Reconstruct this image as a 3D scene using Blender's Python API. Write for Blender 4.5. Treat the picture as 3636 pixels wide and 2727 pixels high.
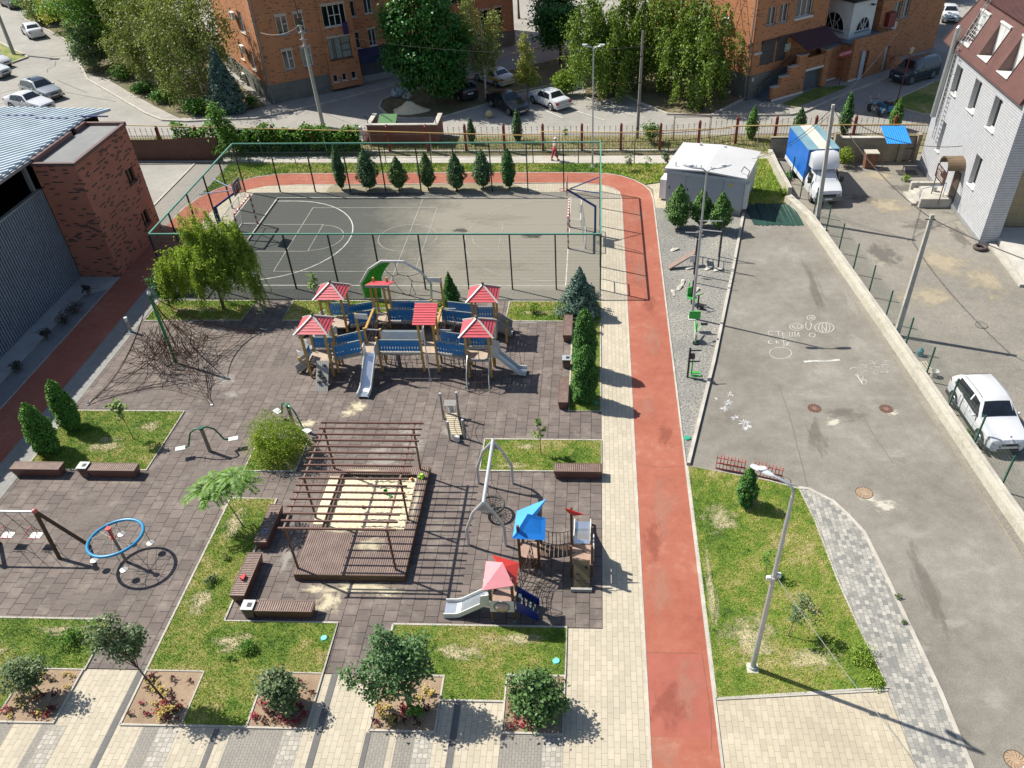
import bpy, math, random
import numpy as np
from mathutils import Vector, Matrix
for o in list(bpy.data.objects): bpy.data.objects.remove(o)
SC = bpy.context.scene
COL = SC.collection
R = math.radians
# ------------------------------------------------------------------ camera, world, sun
CAMH = 24.0
FPX, CX, CY = 2880.265, 1991.69, 1557.35          # focal length and principal point in photo pixels (3636 x 2727)
PIT, YAW, ROL = 0.704633589, -0.0496648959, 0.0227643374
def cam_axes():
 c, s = math.cos(YAW), math.sin(YAW)
 F = Vector((s*math.cos(PIT), c*math.cos(PIT), -math.sin(PIT)))
 R0 = Vector((c, -s, 0)); D0 = F.cross(R0)
 return (math.cos(ROL)*R0 + math.sin(ROL)*D0, -math.sin(ROL)*R0 + math.cos(ROL)*D0, F)
AR, AD, AF = cam_axes()
cam = bpy.data.cameras.new('camera'); camo = bpy.data.objects.new('camera', cam); COL.objects.link(camo)
cam.sensor_width = 36; cam.lens = FPX/3636*36
cam.shift_x = (1818-CX)/3636; cam.shift_y = (CY-1363.5)/3636
cam.clip_start = 0.1; cam.clip_end = 2000
m = Matrix((( AR[0], -AD[0], -AF[0], 0), (AR[1], -AD[1], -AF[1], 0), (AR[2], -AD[2], -AF[2], CAMH), (0, 0, 0, 1)))
camo.matrix_world = m
SC.camera = camo
SUN_AZ = Vector((-0.917, 0.399)); SUN_EL = R(49.0)
W = bpy.data.worlds.new('World'); SC.world = W; W.use_nodes = True
nt = W.node_tree; nt.nodes.clear()
sk = nt.nodes.new('ShaderNodeTexSky'); sk.sky_type = 'NISHITA'; sk.sun_disc = False
sk.sun_elevation = SUN_EL; sk.sun_rotation = math.atan2(SUN_AZ[0], SUN_AZ[1])
bg = nt.nodes.new('ShaderNodeBackground'); bg.inputs[1].default_value = 0.09
ow = nt.nodes.new('ShaderNodeOutputWorld'); nt.links.new(sk.outputs[0], bg.inputs[0]); nt.links.new(bg.outputs[0], ow.inputs[0])
sl = bpy.data.lights.new('sun', 'SUN'); sl.energy = 5.0; sl.angle = R(0.53); sl.color = (1.0, 0.95, 0.86)
so = bpy.data.objects.new('sun', sl); COL.objects.link(so); so.location = (-60, 30, 80)
sd = Vector((SUN_AZ[0]*math.cos(SUN_EL), SUN_AZ[1]*math.cos(SUN_EL), math.sin(SUN_EL)))
so.rotation_euler = sd.to_track_quat('Z', 'Y').to_euler()
SC.view_settings.view_transform = 'Standard'; SC.view_settings.look = 'None'
SC.view_settings.exposure = 0.6; SC.view_settings.gamma = 1.0
SC.render.engine = 'CYCLES'
SC.cycles.max_bounces = 6; SC.cycles.transparent_max_bounces = 8; SC.cycles.diffuse_bounces = 3

# ------------------------------------------------------------------ photo measurement helpers
def px(r, c, x, y): return (909*(c-1)+x*.41113, 682*(r-1)+y*.41113)
def d2(x, y): return (x*1.64376, y*1.64376)
def ray(p):
 a, b = (p[0]-CX)/FPX, (p[1]-CY)/FPX
 return AR*a + AD*b + AF
def at(p, z=0.0):
 d = ray(p); t = (z-CAMH)/d.z
 return Vector((d.x*t, d.y*t, z))
def at2(p, z=0.0): v = at(p, z); return (v.x, v.y)
def hgt(b, t):
 B = at(b); d = ray(t); s = math.hypot(B.x, B.y)/math.hypot(d.x, d.y); return CAMH+s*d.z
def on_plane(p, o, n):
 d = ray(p); C = Vector((0, 0, CAMH)); t = (Vector(o)-C).dot(n)/d.dot(n); return C+d*t

# ------------------------------------------------------------------ mesh builder
class MB:
 def __init__(s): s.v = []; s.f = []; s.mi = []; s.cur = 0
 def add(s, vs, fs):
  b = len(s.v); s.v += [tuple(x) for x in vs]
  for f in fs: s.f.append(tuple(b+i for i in f)); s.mi.append(s.cur)
  return s
 def mat(s, i): s.cur = i; return s
 def box(s, x0, x1, y0, y1, z0, z1):
  return s.add([(x0,y0,z0),(x1,y0,z0),(x1,y1,z0),(x0,y1,z0),(x0,y0,z1),(x1,y0,z1),(x1,y1,z1),(x0,y1,z1)],
                     [(3,2,1,0),(4,5,6,7),(0,1,5,4),(1,2,6,5),(2,3,7,6),(3,0,4,7)])
 def obox(s, c, sx, sy, sz, rz=0, z0=True):
  ca, sa = math.cos(rz), math.sin(rz); zz = (0, sz) if z0 else (-sz/2, sz/2); vs = []
  for z in zz:
   for x, y in ((-sx/2,-sy/2),(sx/2,-sy/2),(sx/2,sy/2),(-sx/2,sy/2)):
    vs.append((c[0]+x*ca-y*sa, c[1]+x*sa+y*ca, c[2]+z))
  return s.add(vs, [(3,2,1,0),(4,5,6,7),(0,1,5,4),(1,2,6,5),(2,3,7,6),(3,0,4,7)])
 def bar(s, a, b, w, h=None, up=(0,0,1)):
  h = h or w; a = Vector(a); b = Vector(b); d = (b-a).normalized(); u = Vector(up)
  if abs(d.dot(u)) > .98: u = Vector((0,1,0))
  sd = d.cross(u).normalized(); uu = sd.cross(d)
  vs = []
  for p in (a, b):
   for i, j in ((-1,-1),(1,-1),(1,1),(-1,1)): vs.append(p+sd*(i*w/2)+uu*(j*h/2))
  return s.add(vs, [(3,2,1,0),(4,5,6,7),(0,1,5,4),(1,2,6,5),(2,3,7,6),(3,0,4,7)])
 def tube(s, pts, r, n=8, cap=True, closed=False):
  pts = [Vector(p) for p in pts]; N = len(pts); rs = r if isinstance(r, (list, tuple)) else [r]*N
  vs = []; pu = None
  for i, p in enumerate(pts):
   if closed: d = (pts[(i+1)%N]-pts[i-1]).normalized()
   else: d = (pts[min(i+1,N-1)]-pts[max(i-1,0)]).normalized()
   if pu is None: pu = Vector((0,0,1)) if abs(d.z) < .9 else Vector((1,0,0))
   sd = d.cross(pu).normalized(); pu = sd.cross(d)
   for k in range(n):
    a = 2*math.pi*k/n; vs.append(p+(sd*math.cos(a)+pu*math.sin(a))*rs[i])
  fs = []
  for i in range(N if closed else N-1):
   j = (i+1)%N
   for k in range(n): fs.append((i*n+k, i*n+(k+1)%n, j*n+(k+1)%n, j*n+k))
  if cap and not closed: fs += [tuple(range(n))[::-1], tuple((N-1)*n+k for k in range(n))]
  return s.add(vs, fs)
 def prism(s, poly, z0, z1):
  n = len(poly); A = sum(poly[i-1][0]*poly[i][1]-poly[i][0]*poly[i-1][1] for i in range(n))
  if A < 0: poly = poly[::-1]
  return s.add([(x,y,z0) for x,y in poly]+[(x,y,z1) for x,y in poly],
                     [tuple(range(n))[::-1], tuple(range(n,2*n))]+[(i,(i+1)%n,n+(i+1)%n,n+i) for i in range(n)])
 def sheet(s, poly, z):
  n = len(poly); A = sum(poly[i-1][0]*poly[i][1]-poly[i][0]*poly[i-1][1] for i in range(n))
  if A < 0: poly = poly[::-1]
  return s.add([(x,y,z) for x,y in poly], [tuple(range(n))])
 def cyl(s, c, r, h, n=16, r2=None):
  r2 = r if r2 is None else r2
  vs = [(c[0]+r*math.cos(2*math.pi*k/n), c[1]+r*math.sin(2*math.pi*k/n), c[2]) for k in range(n)]
  vs += [(c[0]+r2*math.cos(2*math.pi*k/n), c[1]+r2*math.sin(2*math.pi*k/n), c[2]+h) for k in range(n)]
  return s.add(vs, [tuple(range(n))[::-1], tuple(range(n,2*n))]+[(k,(k+1)%n,n+(k+1)%n,n+k) for k in range(n)])
 def lathe(s, prof, c=(0,0,0), n=16, axis='z'):
  vs = []; 
  for r, z in prof:
   for k in range(n):
    a = 2*math.pi*k/n; x, y = r*math.cos(a), r*math.sin(a)
    q = (x, y, z) if axis == 'z' else ((z, x, y) if axis == 'x' else (y, z, x))
    vs.append((c[0]+q[0], c[1]+q[1], c[2]+q[2]))
  fs = [(i*n+k, i*n+(k+1)%n, (i+1)*n+(k+1)%n, (i+1)*n+k) for i in range(len(prof)-1) for k in range(n)]
  fs += [tuple(range(n))[::-1], tuple((len(prof)-1)*n+k for k in range(n))]
  return s.add(vs, fs)
 def ball(s, c, r, n=10, m=7):
  rx, ry, rz = r if isinstance(r, tuple) else (r, r, r)
  vs = [(c[0], c[1], c[2]-rz)]
  for i in range(1, m):
   t = math.pi*i/m
   for k in range(n): vs.append((c[0]+rx*math.sin(t)*math.cos(2*math.pi*k/n), c[1]+ry*math.sin(t)*math.sin(2*math.pi*k/n), c[2]-rz*math.cos(t)))
  vs.append((c[0], c[1], c[2]+rz)); L = len(vs)-1; fs = []
  for k in range(n):
   fs.append((0, 1+(k+1)%n, 1+k)); fs.append((L, L-n+k, L-n+(k+1)%n))
  for i in range(m-2):
   for k in range(n): fs.append((1+i*n+k, 1+i*n+(k+1)%n, 1+(i+1)*n+(k+1)%n, 1+(i+1)*n+k))
  return s.add(vs, fs)
 def quad(s, a, b, c, d): return s.add([a,b,c,d], [(0,1,2,3)])
 def slab(s, a, b, c, d, t):
  a, b, c, d = map(Vector, (a,b,c,d)); n = (b-a).cross(d-a).normalized()*t
  return s.add([a,b,c,d,a-n,b-n,c-n,d-n], [(0,1,2,3),(7,6,5,4),(0,4,5,1),(1,5,6,2),(2,6,7,3),(3,7,4,0)])
 def xf(s, M):
  s.v = [tuple(M @ Vector(p)) for p in s.v]; return s
 def build(s, name, mats, parent=None, smooth=False, bevel=0.0, **tg):
  me = bpy.data.meshes.new(name); me.from_pydata(s.v, [], s.f)
  for mm in (mats if isinstance(mats, (list, tuple)) else [mats]): me.materials.append(mm)
  me.polygons.foreach_set('material_index', s.mi)
  if smooth:
   me.polygons.foreach_set('use_smooth', [True]*len(s.f))
  me.update()
  if smooth and smooth is not True:
   me.set_sharp_from_angle(angle=R(smooth))
  o = bpy.data.objects.new(name, me); COL.objects.link(o)
  if bevel:
   md = o.modifiers.new('bevel', 'BEVEL'); md.width = bevel; md.segments = 2; md.limit_method = 'ANGLE'
  if parent: o.parent = parent
  tag(o, **tg); return o
def tag(o, label=None, cat=None, group=None, kind=None):
 if label: o['label'] = label
 if cat: o['category'] = cat
 if group: o['group'] = group
 if kind: o['kind'] = kind
 return o
def thing(name, label, cat, loc=(0,0,0), rz=0.0, group=None):
 o = bpy.data.objects.new(name, None); COL.objects.link(o); o.empty_display_size = .2
 o.location = (loc[0], loc[1], loc[2] if len(loc) > 2 else 0); o.rotation_euler = (0,0,rz)
 return tag(o, label, cat, group)
def dup(root, loc, rz=None, label=None, group=None, scale=None):
 def rec(o, par):
  c = o.copy(); COL.objects.link(c)
  if par: c.parent = par
  for ch in KIDS(o): rec(ch, c)
  return c
 r = rec(root, None); r.location = (loc[0], loc[1], loc[2] if len(loc) > 2 else 0)
 if rz is not None: r.rotation_euler = (0,0,rz)
 if scale: r.scale = scale if isinstance(scale, tuple) else (scale,)*3
 if label: r['label'] = label
 if group: r['group'] = group
 return r
def KIDS(o): return [c for c in bpy.data.objects if c.parent == o]
def loc2(root, p, ang, v):                         # world -> local of a rotated base
 x, y = v[0]-p[0], v[1]-p[1]; c, s = math.cos(ang), math.sin(ang); return (x*c+y*s, -x*s+y*c)

# ------------------------------------------------------------------ materials
def nodes(name):
 mm = bpy.data.materials.new(name); mm.use_nodes = True; t = mm.node_tree; t.nodes.clear()
 o = t.nodes.new('ShaderNodeOutputMaterial'); b = t.nodes.new('ShaderNodeBsdfPrincipled'); t.links.new(b.outputs[0], o.inputs[0])
 return mm, t, b
def coord(t, kind='Object'):
 return t.nodes.new('ShaderNodeTexCoord').outputs[kind]
def noise(t, vec, scale, detail=4, rough=.55):
 n = t.nodes.new('ShaderNodeTexNoise'); n.inputs['Scale'].default_value = scale; n.inputs['Detail'].default_value = detail; n.inputs['Roughness'].default_value = rough
 if vec is not None: t.links.new(vec, n.inputs['Vector'])
 return n.outputs[0]
def ramp(t, fac, stops):
 r = t.nodes.new('ShaderNodeValToRGB'); e = r.color_ramp.elements
 while len(e) < len(stops): e.new(.5)
 for i, (p, c) in enumerate(stops):
  e[i].position = p; e[i].color = (c[0],c[1],c[2],1) if isinstance(c, (tuple, list)) else (c,c,c,1)
 t.links.new(fac, r.inputs[0]); return r.outputs[0]
def mixc(t, fac, a, b, mode='MIX'):
 n = t.nodes.new('ShaderNodeMix'); n.data_type = 'RGBA'; n.blend_type = mode
 for k, v in ((0, fac), (6, a), (7, b)):
  if hasattr(v, 'links') or hasattr(v, 'is_linked'): t.links.new(v, n.inputs[k])
  elif isinstance(v, (tuple, list)): n.inputs[k].default_value = (v[0],v[1],v[2],1)
  else: n.inputs[k].default_value = v
 return n.outputs[2]
def mathn(t, op, a, b=None):
 n = t.nodes.new('ShaderNodeMath'); n.operation = op
 for k, v in ((0, a), (1, b)):
  if v is None: continue
  if isinstance(v, (int, float)): n.inputs[k].default_value = v
  else: t.links.new(v, n.inputs[k])
 return n.outputs[0]
def bumpn(t, b, h, strength=.3, dist=.02):
 n = t.nodes.new('ShaderNodeBump'); n.inputs['Strength'].default_value = strength; n.inputs['Distance'].default_value = dist
 t.links.new(h, n.inputs['Height']); t.links.new(n.outputs[0], b.inputs['Normal'])
_m = {}
def M(name, col, rough=.6, var=.12, scale=4.0, metal=0.0, col2=None, fine=0, bump=0.0, coat=0.0):
 """one plain material: base colour broken up by two octaves of noise"""
 if name in _m: return _m[name]
 mm, t, b = nodes(name); v = coord(t)
 a = tuple(c*(1-var) for c in col); c2 = tuple(min(1, c*(1+var)) for c in (col2 or col))
 f = noise(t, v, scale, 6, .6); out = ramp(t, f, [(.3, a), (.7, c2)])
 if fine:
  g = noise(t, v, fine, 2, .5); out = mixc(t, .5, out, ramp(t, g, [(.3, .55), (.7, 1.0)]), 'MULTIPLY')
  if bump: bumpn(t, b, g, bump, .01)
 elif bump: bumpn(t, b, f, bump, .01)
 t.links.new(out, b.inputs['Base Color']); b.inputs['Roughness'].default_value = rough; b.inputs['Metallic'].default_value = metal
 if coat: b.inputs['Coat Weight'].default_value = coat; b.inputs['Coat Roughness'].default_value = .08
 _m[name] = mm; return mm
def brickvec(t, swap, wall=False, off=(0,0)):
 v = coord(t); s = t.nodes.new('ShaderNodeSeparateXYZ'); t.links.new(v, s.inputs[0]); c = t.nodes.new('ShaderNodeCombineXYZ')
 if wall:
  t.links.new(mathn(t, 'ADD', s.outputs[0], s.outputs[1]), c.inputs[0]); t.links.new(s.outputs[2], c.inputs[1])
 elif swap:
  t.links.new(mathn(t, 'ADD', s.outputs[1], off[0]+200), c.inputs[0]); t.links.new(mathn(t, 'ADD', s.outputs[0], off[1]+200), c.inputs[1])
 else:
  t.links.new(mathn(t, 'ADD', s.outputs[0], off[0]+200), c.inputs[0]); t.links.new(mathn(t, 'ADD', s.outputs[1], off[1]+200), c.inputs[1])
 return c.outputs[0], v
def BRK(name, c1, c2, mortar, bw, bh, ms=.006, swap=True, wall=False, rough=.85, stain=.25, stain_s=.35, fine=60, bump=.35, off=(0,0), offset=.5, bias=0.0, dirt=None, dirt_amt=.5, spots=None):
 if name in _m: return _m[name]
 mm, t, b = nodes(name); bv, v = brickvec(t, swap, wall, off)
 k = t.nodes.new('ShaderNodeTexBrick'); t.links.new(bv, k.inputs['Vector'])
 k.inputs['Color1'].default_value = (*c1,1); k.inputs['Color2'].default_value = (*c2,1); k.inputs['Mortar'].default_value = (*mortar,1)
 k.inputs['Scale'].default_value = 1; k.inputs['Mortar Size'].default_value = ms; k.inputs['Mortar Smooth'].default_value = .1
 k.inputs['Bias'].default_value = bias; k.inputs['Brick Width'].default_value = bw; k.inputs['Row Height'].default_value = bh; k.offset = offset
 out = k.outputs[0]
 if spots:                                                     # sparse odd-coloured bricks
  k2 = t.nodes.new('ShaderNodeTexBrick'); t.links.new(bv, k2.inputs['Vector']); k2.offset = offset
  k2.inputs['Color1'].default_value = (0,0,0,1); k2.inputs['Color2'].default_value = (1,1,1,1); k2.inputs['Mortar'].default_value = (0,0,0,1)
  k2.inputs['Scale'].default_value = 1; k2.inputs['Mortar Size'].default_value = ms; k2.inputs['Brick Width'].default_value = bw; k2.inputs['Row Height'].default_value = bh
  out = mixc(t, ramp(t, k2.outputs[0], [(spots[1], 0.), (spots[1]+.02, 1.)]), out, spots[0])
 f = noise(t, v, stain_s, 7, .65); out = mixc(t, 1.0, out, ramp(t, f, [(.3, 1-stain), (.7, 1.0)]), 'MULTIPLY')
 if dirt:
  g = noise(t, v, stain_s*2.7, 8, .7); out = mixc(t, ramp(t, g, [(.5, 0.), (.75, dirt_amt)]), out, dirt)
 h = noise(t, v, fine, 3, .6); out = mixc(t, 1.0, out, ramp(t, h, [(.3, .82), (.7, 1.0)]), 'MULTIPLY')
 t.links.new(out, b.inputs['Base Color']); b.inputs['Roughness'].default_value = rough
 hh = mathn(t, 'ADD', mathn(t, 'MULTIPLY', k.outputs['Fac'], -1.0), mathn(t, 'MULTIPLY', h, .35)); bumpn(t, b, hh, bump, .006)
 _m[name] = mm; return mm
def GRND(name, stops, scales=(.25, 2.0, 30.0), rough=.9, bump=.4, bdist=.015, grain=(.72, 1.0), fade=None):
 """loose or worn ground: a ramp on broad noise, mottled by mid noise, grained by fine noise"""
 if name in _m: return _m[name]
 mm, t, b = nodes(name); v = coord(t)
 f = noise(t, v, scales[0], 8, .62); g = noise(t, v, scales[1], 6, .65); h = noise(t, v, scales[2], 3, .7)
 fac = mathn(t, 'ADD', mathn(t, 'MULTIPLY', f, .6), mathn(t, 'MULTIPLY', g, .4))
 out = ramp(t, fac, stops)
 out = mixc(t, 1.0, out, ramp(t, h, [(.3, grain[0]), (.7, grain[1])]), 'MULTIPLY')
 t.links.new(out, b.inputs['Base Color']); b.inputs['Roughness'].default_value = rough; bumpn(t, b, h, bump, bdist)
 _m[name] = mm; return mm
def LEAF(name, c1, c2, trans=.35, rough=.5):
 c1 = tuple(min(.8,c*1.55) for c in c1); c2 = tuple(min(.8,c*1.65) for c in c2)
 if name in _m: return _m[name]
 mm = bpy.data.materials.new(name); mm.use_nodes = True; t = mm.node_tree; t.nodes.clear()
 o = t.nodes.new('ShaderNodeOutputMaterial'); b = t.nodes.new('ShaderNodeBsdfPrincipled'); tr = t.nodes.new('ShaderNodeBsdfTranslucent'); mx = t.nodes.new('ShaderNodeMixShader')
 g = t.nodes.new('ShaderNodeNewGeometry'); n = noise(t, coord(t), .9, 3)
 fac = mathn(t, 'ADD', mathn(t, 'MULTIPLY', g.outputs['Random Per Island'], .6), mathn(t, 'MULTIPLY', n, .5))
 c = ramp(t, fac, [(.15, c1), (.85, c2)]); t.links.new(c, b.inputs['Base Color']); b.inputs['Roughness'].default_value = rough
 b.inputs['Specular IOR Level'].default_value = .3
 t.links.new(mixc(t, 1.0, c, (1.0, 1.0, .55), 'MULTIPLY'), tr.inputs[0]); mx.inputs[0].default_value = trans
 t.links.new(b.outputs[0], mx.inputs[1]); t.links.new(tr.outputs[0], mx.inputs[2]); t.links.new(mx.outputs[0], o.inputs[0])
 _m[name] = mm; return mm
def GLASS(name, col=(.02,.03,.035), rough=.05):
 if name in _m: return _m[name]
 mm, t, b = nodes(name); f = noise(t, coord(t), 1.3, 3)
 t.links.new(ramp(t, f, [(.3, tuple(c*.6 for c in col)), (.7, tuple(c*1.5 for c in col))]), b.inputs['Base Color'])
 b.inputs['Roughness'].default_value = rough; b.inputs['IOR'].default_value = 1.5; b.inputs['Specular IOR Level'].default_value = .8
 _m[name] = mm; return mm
# ------------------------------------------------------------------ ground sheets
random.seed(7); RNG = np.random.default_rng(11)
m_rub = BRK('rubber_tiles', (.200,.158,.136), (.150,.121,.107), (.042,.032,.028), .5, .5, .014, stain=.36, stain_s=.45, dirt=(.31,.27,.22), dirt_amt=.65, off=(.13,.02), bump=.5)
m_bei = BRK('beige_pavers', (.54,.48,.365), (.46,.41,.31), (.26,.21,.145), .4, .2, .006, stain=.15, stain_s=.6, dirt=(.40,.35,.27), dirt_amt=.45)
m_gry = BRK('grey_brick_pavers', (.30,.275,.235), (.265,.245,.215), (.15,.14,.12), .2, .1, .006, stain=.15, stain_s=.8)
m_shd = BRK('cool_grey_pavers', (.30,.30,.28), (.26,.26,.245), (.16,.16,.15), .3, .2, .006, stain=.15)
m_dkp = BRK('dark_grey_paver_stripe', (.155,.15,.142), (.135,.13,.125), (.09,.085,.08), .3, .2, .004, stain=.12)
m_cob = BRK('grey_cobble_mix', (.47,.445,.385), (.215,.215,.20), (.20,.19,.165), .2, .165, .007, stain=.18, stain_s=1.4, fine=9, offset=.37, bump=.45)
m_red = GRND('red_track', [(.30, (.255,.070,.042)), (.43, (.33,.098,.058)), (.54, (.365,.120,.074)), (.62, (.40,.165,.108)), (.74,(.44,.225,.155))], (.42, 2.6, 40.), grain=(.80, 1.0), bump=.25)
m_asp = GRND('worn_asphalt', [(.3, (.155,.138,.112)), (.46, (.222,.202,.168)), (.56, (.262,.243,.207)), (.72, (.36,.34,.295))], (.22, 1.6, 26.), grain=(.60, 1.06), bump=.35)
m_road = GRND('road_asphalt', [(.3, (.24,.23,.205)), (.5, (.315,.30,.265)), (.72, (.41,.39,.35))], (.14, 1.0, 14.), grain=(.66, 1.04), bump=.3)
m_yard = GRND('dusty_yard_asphalt', [(.3, (.17,.155,.128)), (.44, (.235,.215,.18)), (.58, (.29,.265,.22)), (.70, (.41,.35,.25))], (.16, 2.0, 20.), grain=(.5, 1.08), bump=.5)
def courtmat():
 mm, t, b = nodes('court_surface'); v = coord(t); s = t.nodes.new('ShaderNodeSeparateXYZ'); t.links.new(v, s.inputs[0]); f = noise(t, v, .22, 8, .65); g = noise(t, v, 2.2, 6, .7); h = noise(t, v, 30., 3, .7)
 w = mathn(t, 'MULTIPLY', mathn(t, 'ADD', s.outputs[0], 13.5), .085)               # the left half keeps its dark coating, the right half is worn to tan
 fac = mathn(t, 'ADD', mathn(t, 'ADD', w, mathn(t, 'MULTIPLY', f, .9)), mathn(t, 'MULTIPLY', g, .35))
 c = ramp(t, fac, [(.28, (.062,.066,.058)), (.52, (.078,.08,.068)), (.80, (.165,.155,.125)), (.98, (.245,.225,.18))]); c = mixc(t, 1.0, c, ramp(t, h, [(.3, .72), (.7, 1.05)]), 'MULTIPLY')
 t.links.new(c, b.inputs['Base Color']); b.inputs['Roughness'].default_value = .9; bumpn(t, b, h, .3, .01); return mm
m_court = courtmat()
m_soil = GRND('bed_soil', [(.3, (.24,.16,.10)), (.5, (.36,.255,.165)), (.7, (.45,.34,.23))], (.5, 5., 40.), grain=(.62, 1.0), bump=.7, bdist=.03)
m_dry = GRND('dry_ground', [(.3, (.20,.175,.10)), (.5, (.30,.26,.165)), (.7, (.42,.36,.24))], (.2, 2., 30.), grain=(.6, 1.0), bump=.6)
m_gravel = GRND('grey_gravel', [(.3, (.21,.205,.185)), (.5, (.31,.30,.27)), (.66, (.44,.41,.34))], (.3, 6., 9.5), grain=(.30, 1.12), bump=1.0, bdist=.05)
m_dgravel = GRND('dark_gravel', [(.3, (.20,.20,.20)), (.6, (.34,.34,.34))], (.3, 12., 26.), grain=(.45, 1.0), bump=.9, bdist=.04)
m_lawn = GRND('lawn_soil', [(.38, (.08,.15,.014)), (.47, (.16,.24,.028)), (.54, (.29,.29,.07)), (.63, (.47,.39,.20))], (.33, 2.4, 20.), grain=(.5, 1.0), bump=.8, bdist=.05)
m_sand = GRND('sand', [(.3, (.62,.52,.33)), (.5, (.72,.61,.40)), (.7, (.80,.70,.49))], (.6, 4., 14.), grain=(.88, 1.0), bump=.5, bdist=.04)
m_kerb = M('kerb_concrete', (.46,.43,.37), .9, .2, 1.3, fine=30)
m_conc = M('concrete', (.44,.415,.36), .9, .25, .9, fine=25, bump=.2)
m_white = M('white_paint', (.72,.70,.66), .7, .1, 3.)
def sheet(name, poly, z, mt, label=None):
 o = MB().sheet(poly, z).build(name, mt, kind='structure')
 return o
def rect(x0, x1, y0, y1): return [(x0,y0),(x1,y0),(x1,y1),(x0,y1)]
def arc(c, r, a0, a1, n=12, ry=None):
 ry = ry or r; return [(c[0]+r*math.cos(R(a0+(a1-a0)*i/n)), c[1]+ry*math.sin(R(a0+(a1-a0)*i/n))) for i in range(n+1)]
def offs(poly, d):
 out = []
 for i, p in enumerate(poly):
  a = Vector(poly[max(i-1,0)]); b = Vector(poly[min(i+1,len(poly)-1)]); t = (b-a).normalized(); out.append((p[0]-t.y*d, p[1]+t.x*d))
 return out
def strip(mb, line, w, z0, z1):                     # a kerb of width w along a polyline
 a = offs(line, w/2); b = offs(line, -w/2)
 for i in range(len(line)-1):
  p = [b[i], b[i+1], a[i+1], a[i]]
  mb.prism(p, z0, z1)
 return mb
def kerb(lines, w=.08, z1=.05, mt=None, z0=-.02):
 mb = MB()
 for l in lines: strip(mb, l, w, z0, z1)
 return mb.build('kerb', mt or m_kerb, kind='structure')
sheet('ground', rect(-420, 420, -60, 620), -.03, m_dry)
sheet('rubber_paving', [(-25.2,17.75),(-17.42,17.75),(-17.42,15.67),(-15.3,15.67),(-15.3,17.75),(-9.1,17.75),(-9.1,15.67),(-7.1,15.67),(-7.1,17.75),(.44,17.75),(.44,40.25),(-25.2,40.25)], .004, m_rub)
sheet('beige_paving', [(-30,6),(1.9,6),(1.9,54.2),(1.75,55.2),(1.3,55.9),(.6,56.4),(-1,56.75),(-19,56.5),(-19,55.25),(.46,55.25),(.46,17.72),(-7.1,17.72),(-7.1,15.64),(-9.1,15.64),(-9.1,17.6),(-15.3,17.6),(-15.3,15.64),(-17.42,15.64),(-17.42,17.6),(-30,17.6)], -.004, m_bei)
# striped band in the foreground
def band(name, x0, x1, y1, mt, y0=6): sheet(name, rect(x0, x1, y0, y1), .001, mt)
for x0, x1 in ((-19.6,-18.83),(-17.88,-17.60),(-14.49,-13.93),(-11.55,-9.82),(-6.98,-6.37),(-6.14,-5.56),(-2.82,-1.45)): band('grey_paving', x0, x1, 13.54, m_gry)
band('grey_paving', -24, -19.9, 13.54, m_gry)
m_hex = GRND('hexagon_pavers', [(.3, (.30,.275,.235)), (.5, (.40,.37,.31)), (.7, (.47,.44,.38))], (.5, 9., 50.), grain=(.8, 1.0))
def hexmat():
 mm, t, b = nodes('hexagon_cobbles'); v = coord(t)
 k = t.nodes.new('ShaderNodeTexVoronoi'); k.inputs['Scale'].default_value = 6.2; k.inputs['Randomness'].default_value = .28; t.links.new(v, k.inputs['Vector'])
 e = t.nodes.new('ShaderNodeTexVoronoi'); e.feature = 'DISTANCE_TO_EDGE'; e.inputs['Scale'].default_value = 6.2; e.inputs['Randomness'].default_value = .28; t.links.new(v, e.inputs['Vector'])
 s = t.nodes.new('ShaderNodeSeparateColor'); t.links.new(k.outputs['Color'], s.inputs[0])
 c = ramp(t, s.outputs[0], [(0., (.285,.265,.225)), (.5, (.36,.335,.285)), (1., (.43,.405,.35))])
 c = mixc(t, ramp(t, e.outputs['Distance'], [(.03, 1.), (.07, 0.)]), c, (.20,.185,.155))
 t.links.new(c, b.inputs['Base Color']); b.inputs['Roughness'].default_value = .9; bumpn(t, b, ramp(t, e.outputs['Distance'], [(.0, 0.), (.12, 1.)]), .5, .01); return mm
m_hexc = hexmat()
for x0, x1 in ((-17.60,-17.02),(-13.93,-13.3),(-9.82,-9.2),(-5.56,-4.95),(-1.45,-.82)): band('cobbled_paving', x0, x1, 13.52, m_hexc)
for x0, x1, y1 in ((-15.58,-15.36,15.66),(-12.13,-11.94,13.52),(-8.81,-8.59,15.66),(-7.16,-6.99,13.52),(-4.45,-4.23,14.7)): sheet('dark_paving_stripe', rect(x0, x1, 6, y1), .005, m_dkp)
# right-hand pavings
cobR = [at2(px(*q)) for q in ((3,4,265,895),(3,4,350,905),(3,4,560,1010),(3,4,690,1130),(3,4,830,1280),(4,4,1020,0),(4,4,1490,1000))] + [(11.73,12.8),(11.8,6)]
lawnE = [(4.20,26.4),(7.55,25.54),(8.78,25.04),(9.05,23.3),(9.28,20.15),(9.55,18.),(9.94,15.55),(4.2,15.0)]
sheet('cobbled_paving', cobR+[(10.35,6),(10.08,12.76),(9.9,15.4),(9.55,18.),(9.28,20.15),(9.05,23.3)], .004, m_cob)
m_bei2 = BRK('beige_pavers_right', (.52,.455,.33), (.44,.385,.285), (.27,.22,.15), .4, .2, .006, stain=.18, stain_s=.4, dirt=(.62,.55,.42), dirt_amt=.5)
sheet('beige_paving', [(4.2,6),(10.33,6),(10.06,12.76),(9.88,15.4),(4.2,14.93)], .004, m_bei2)
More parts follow.
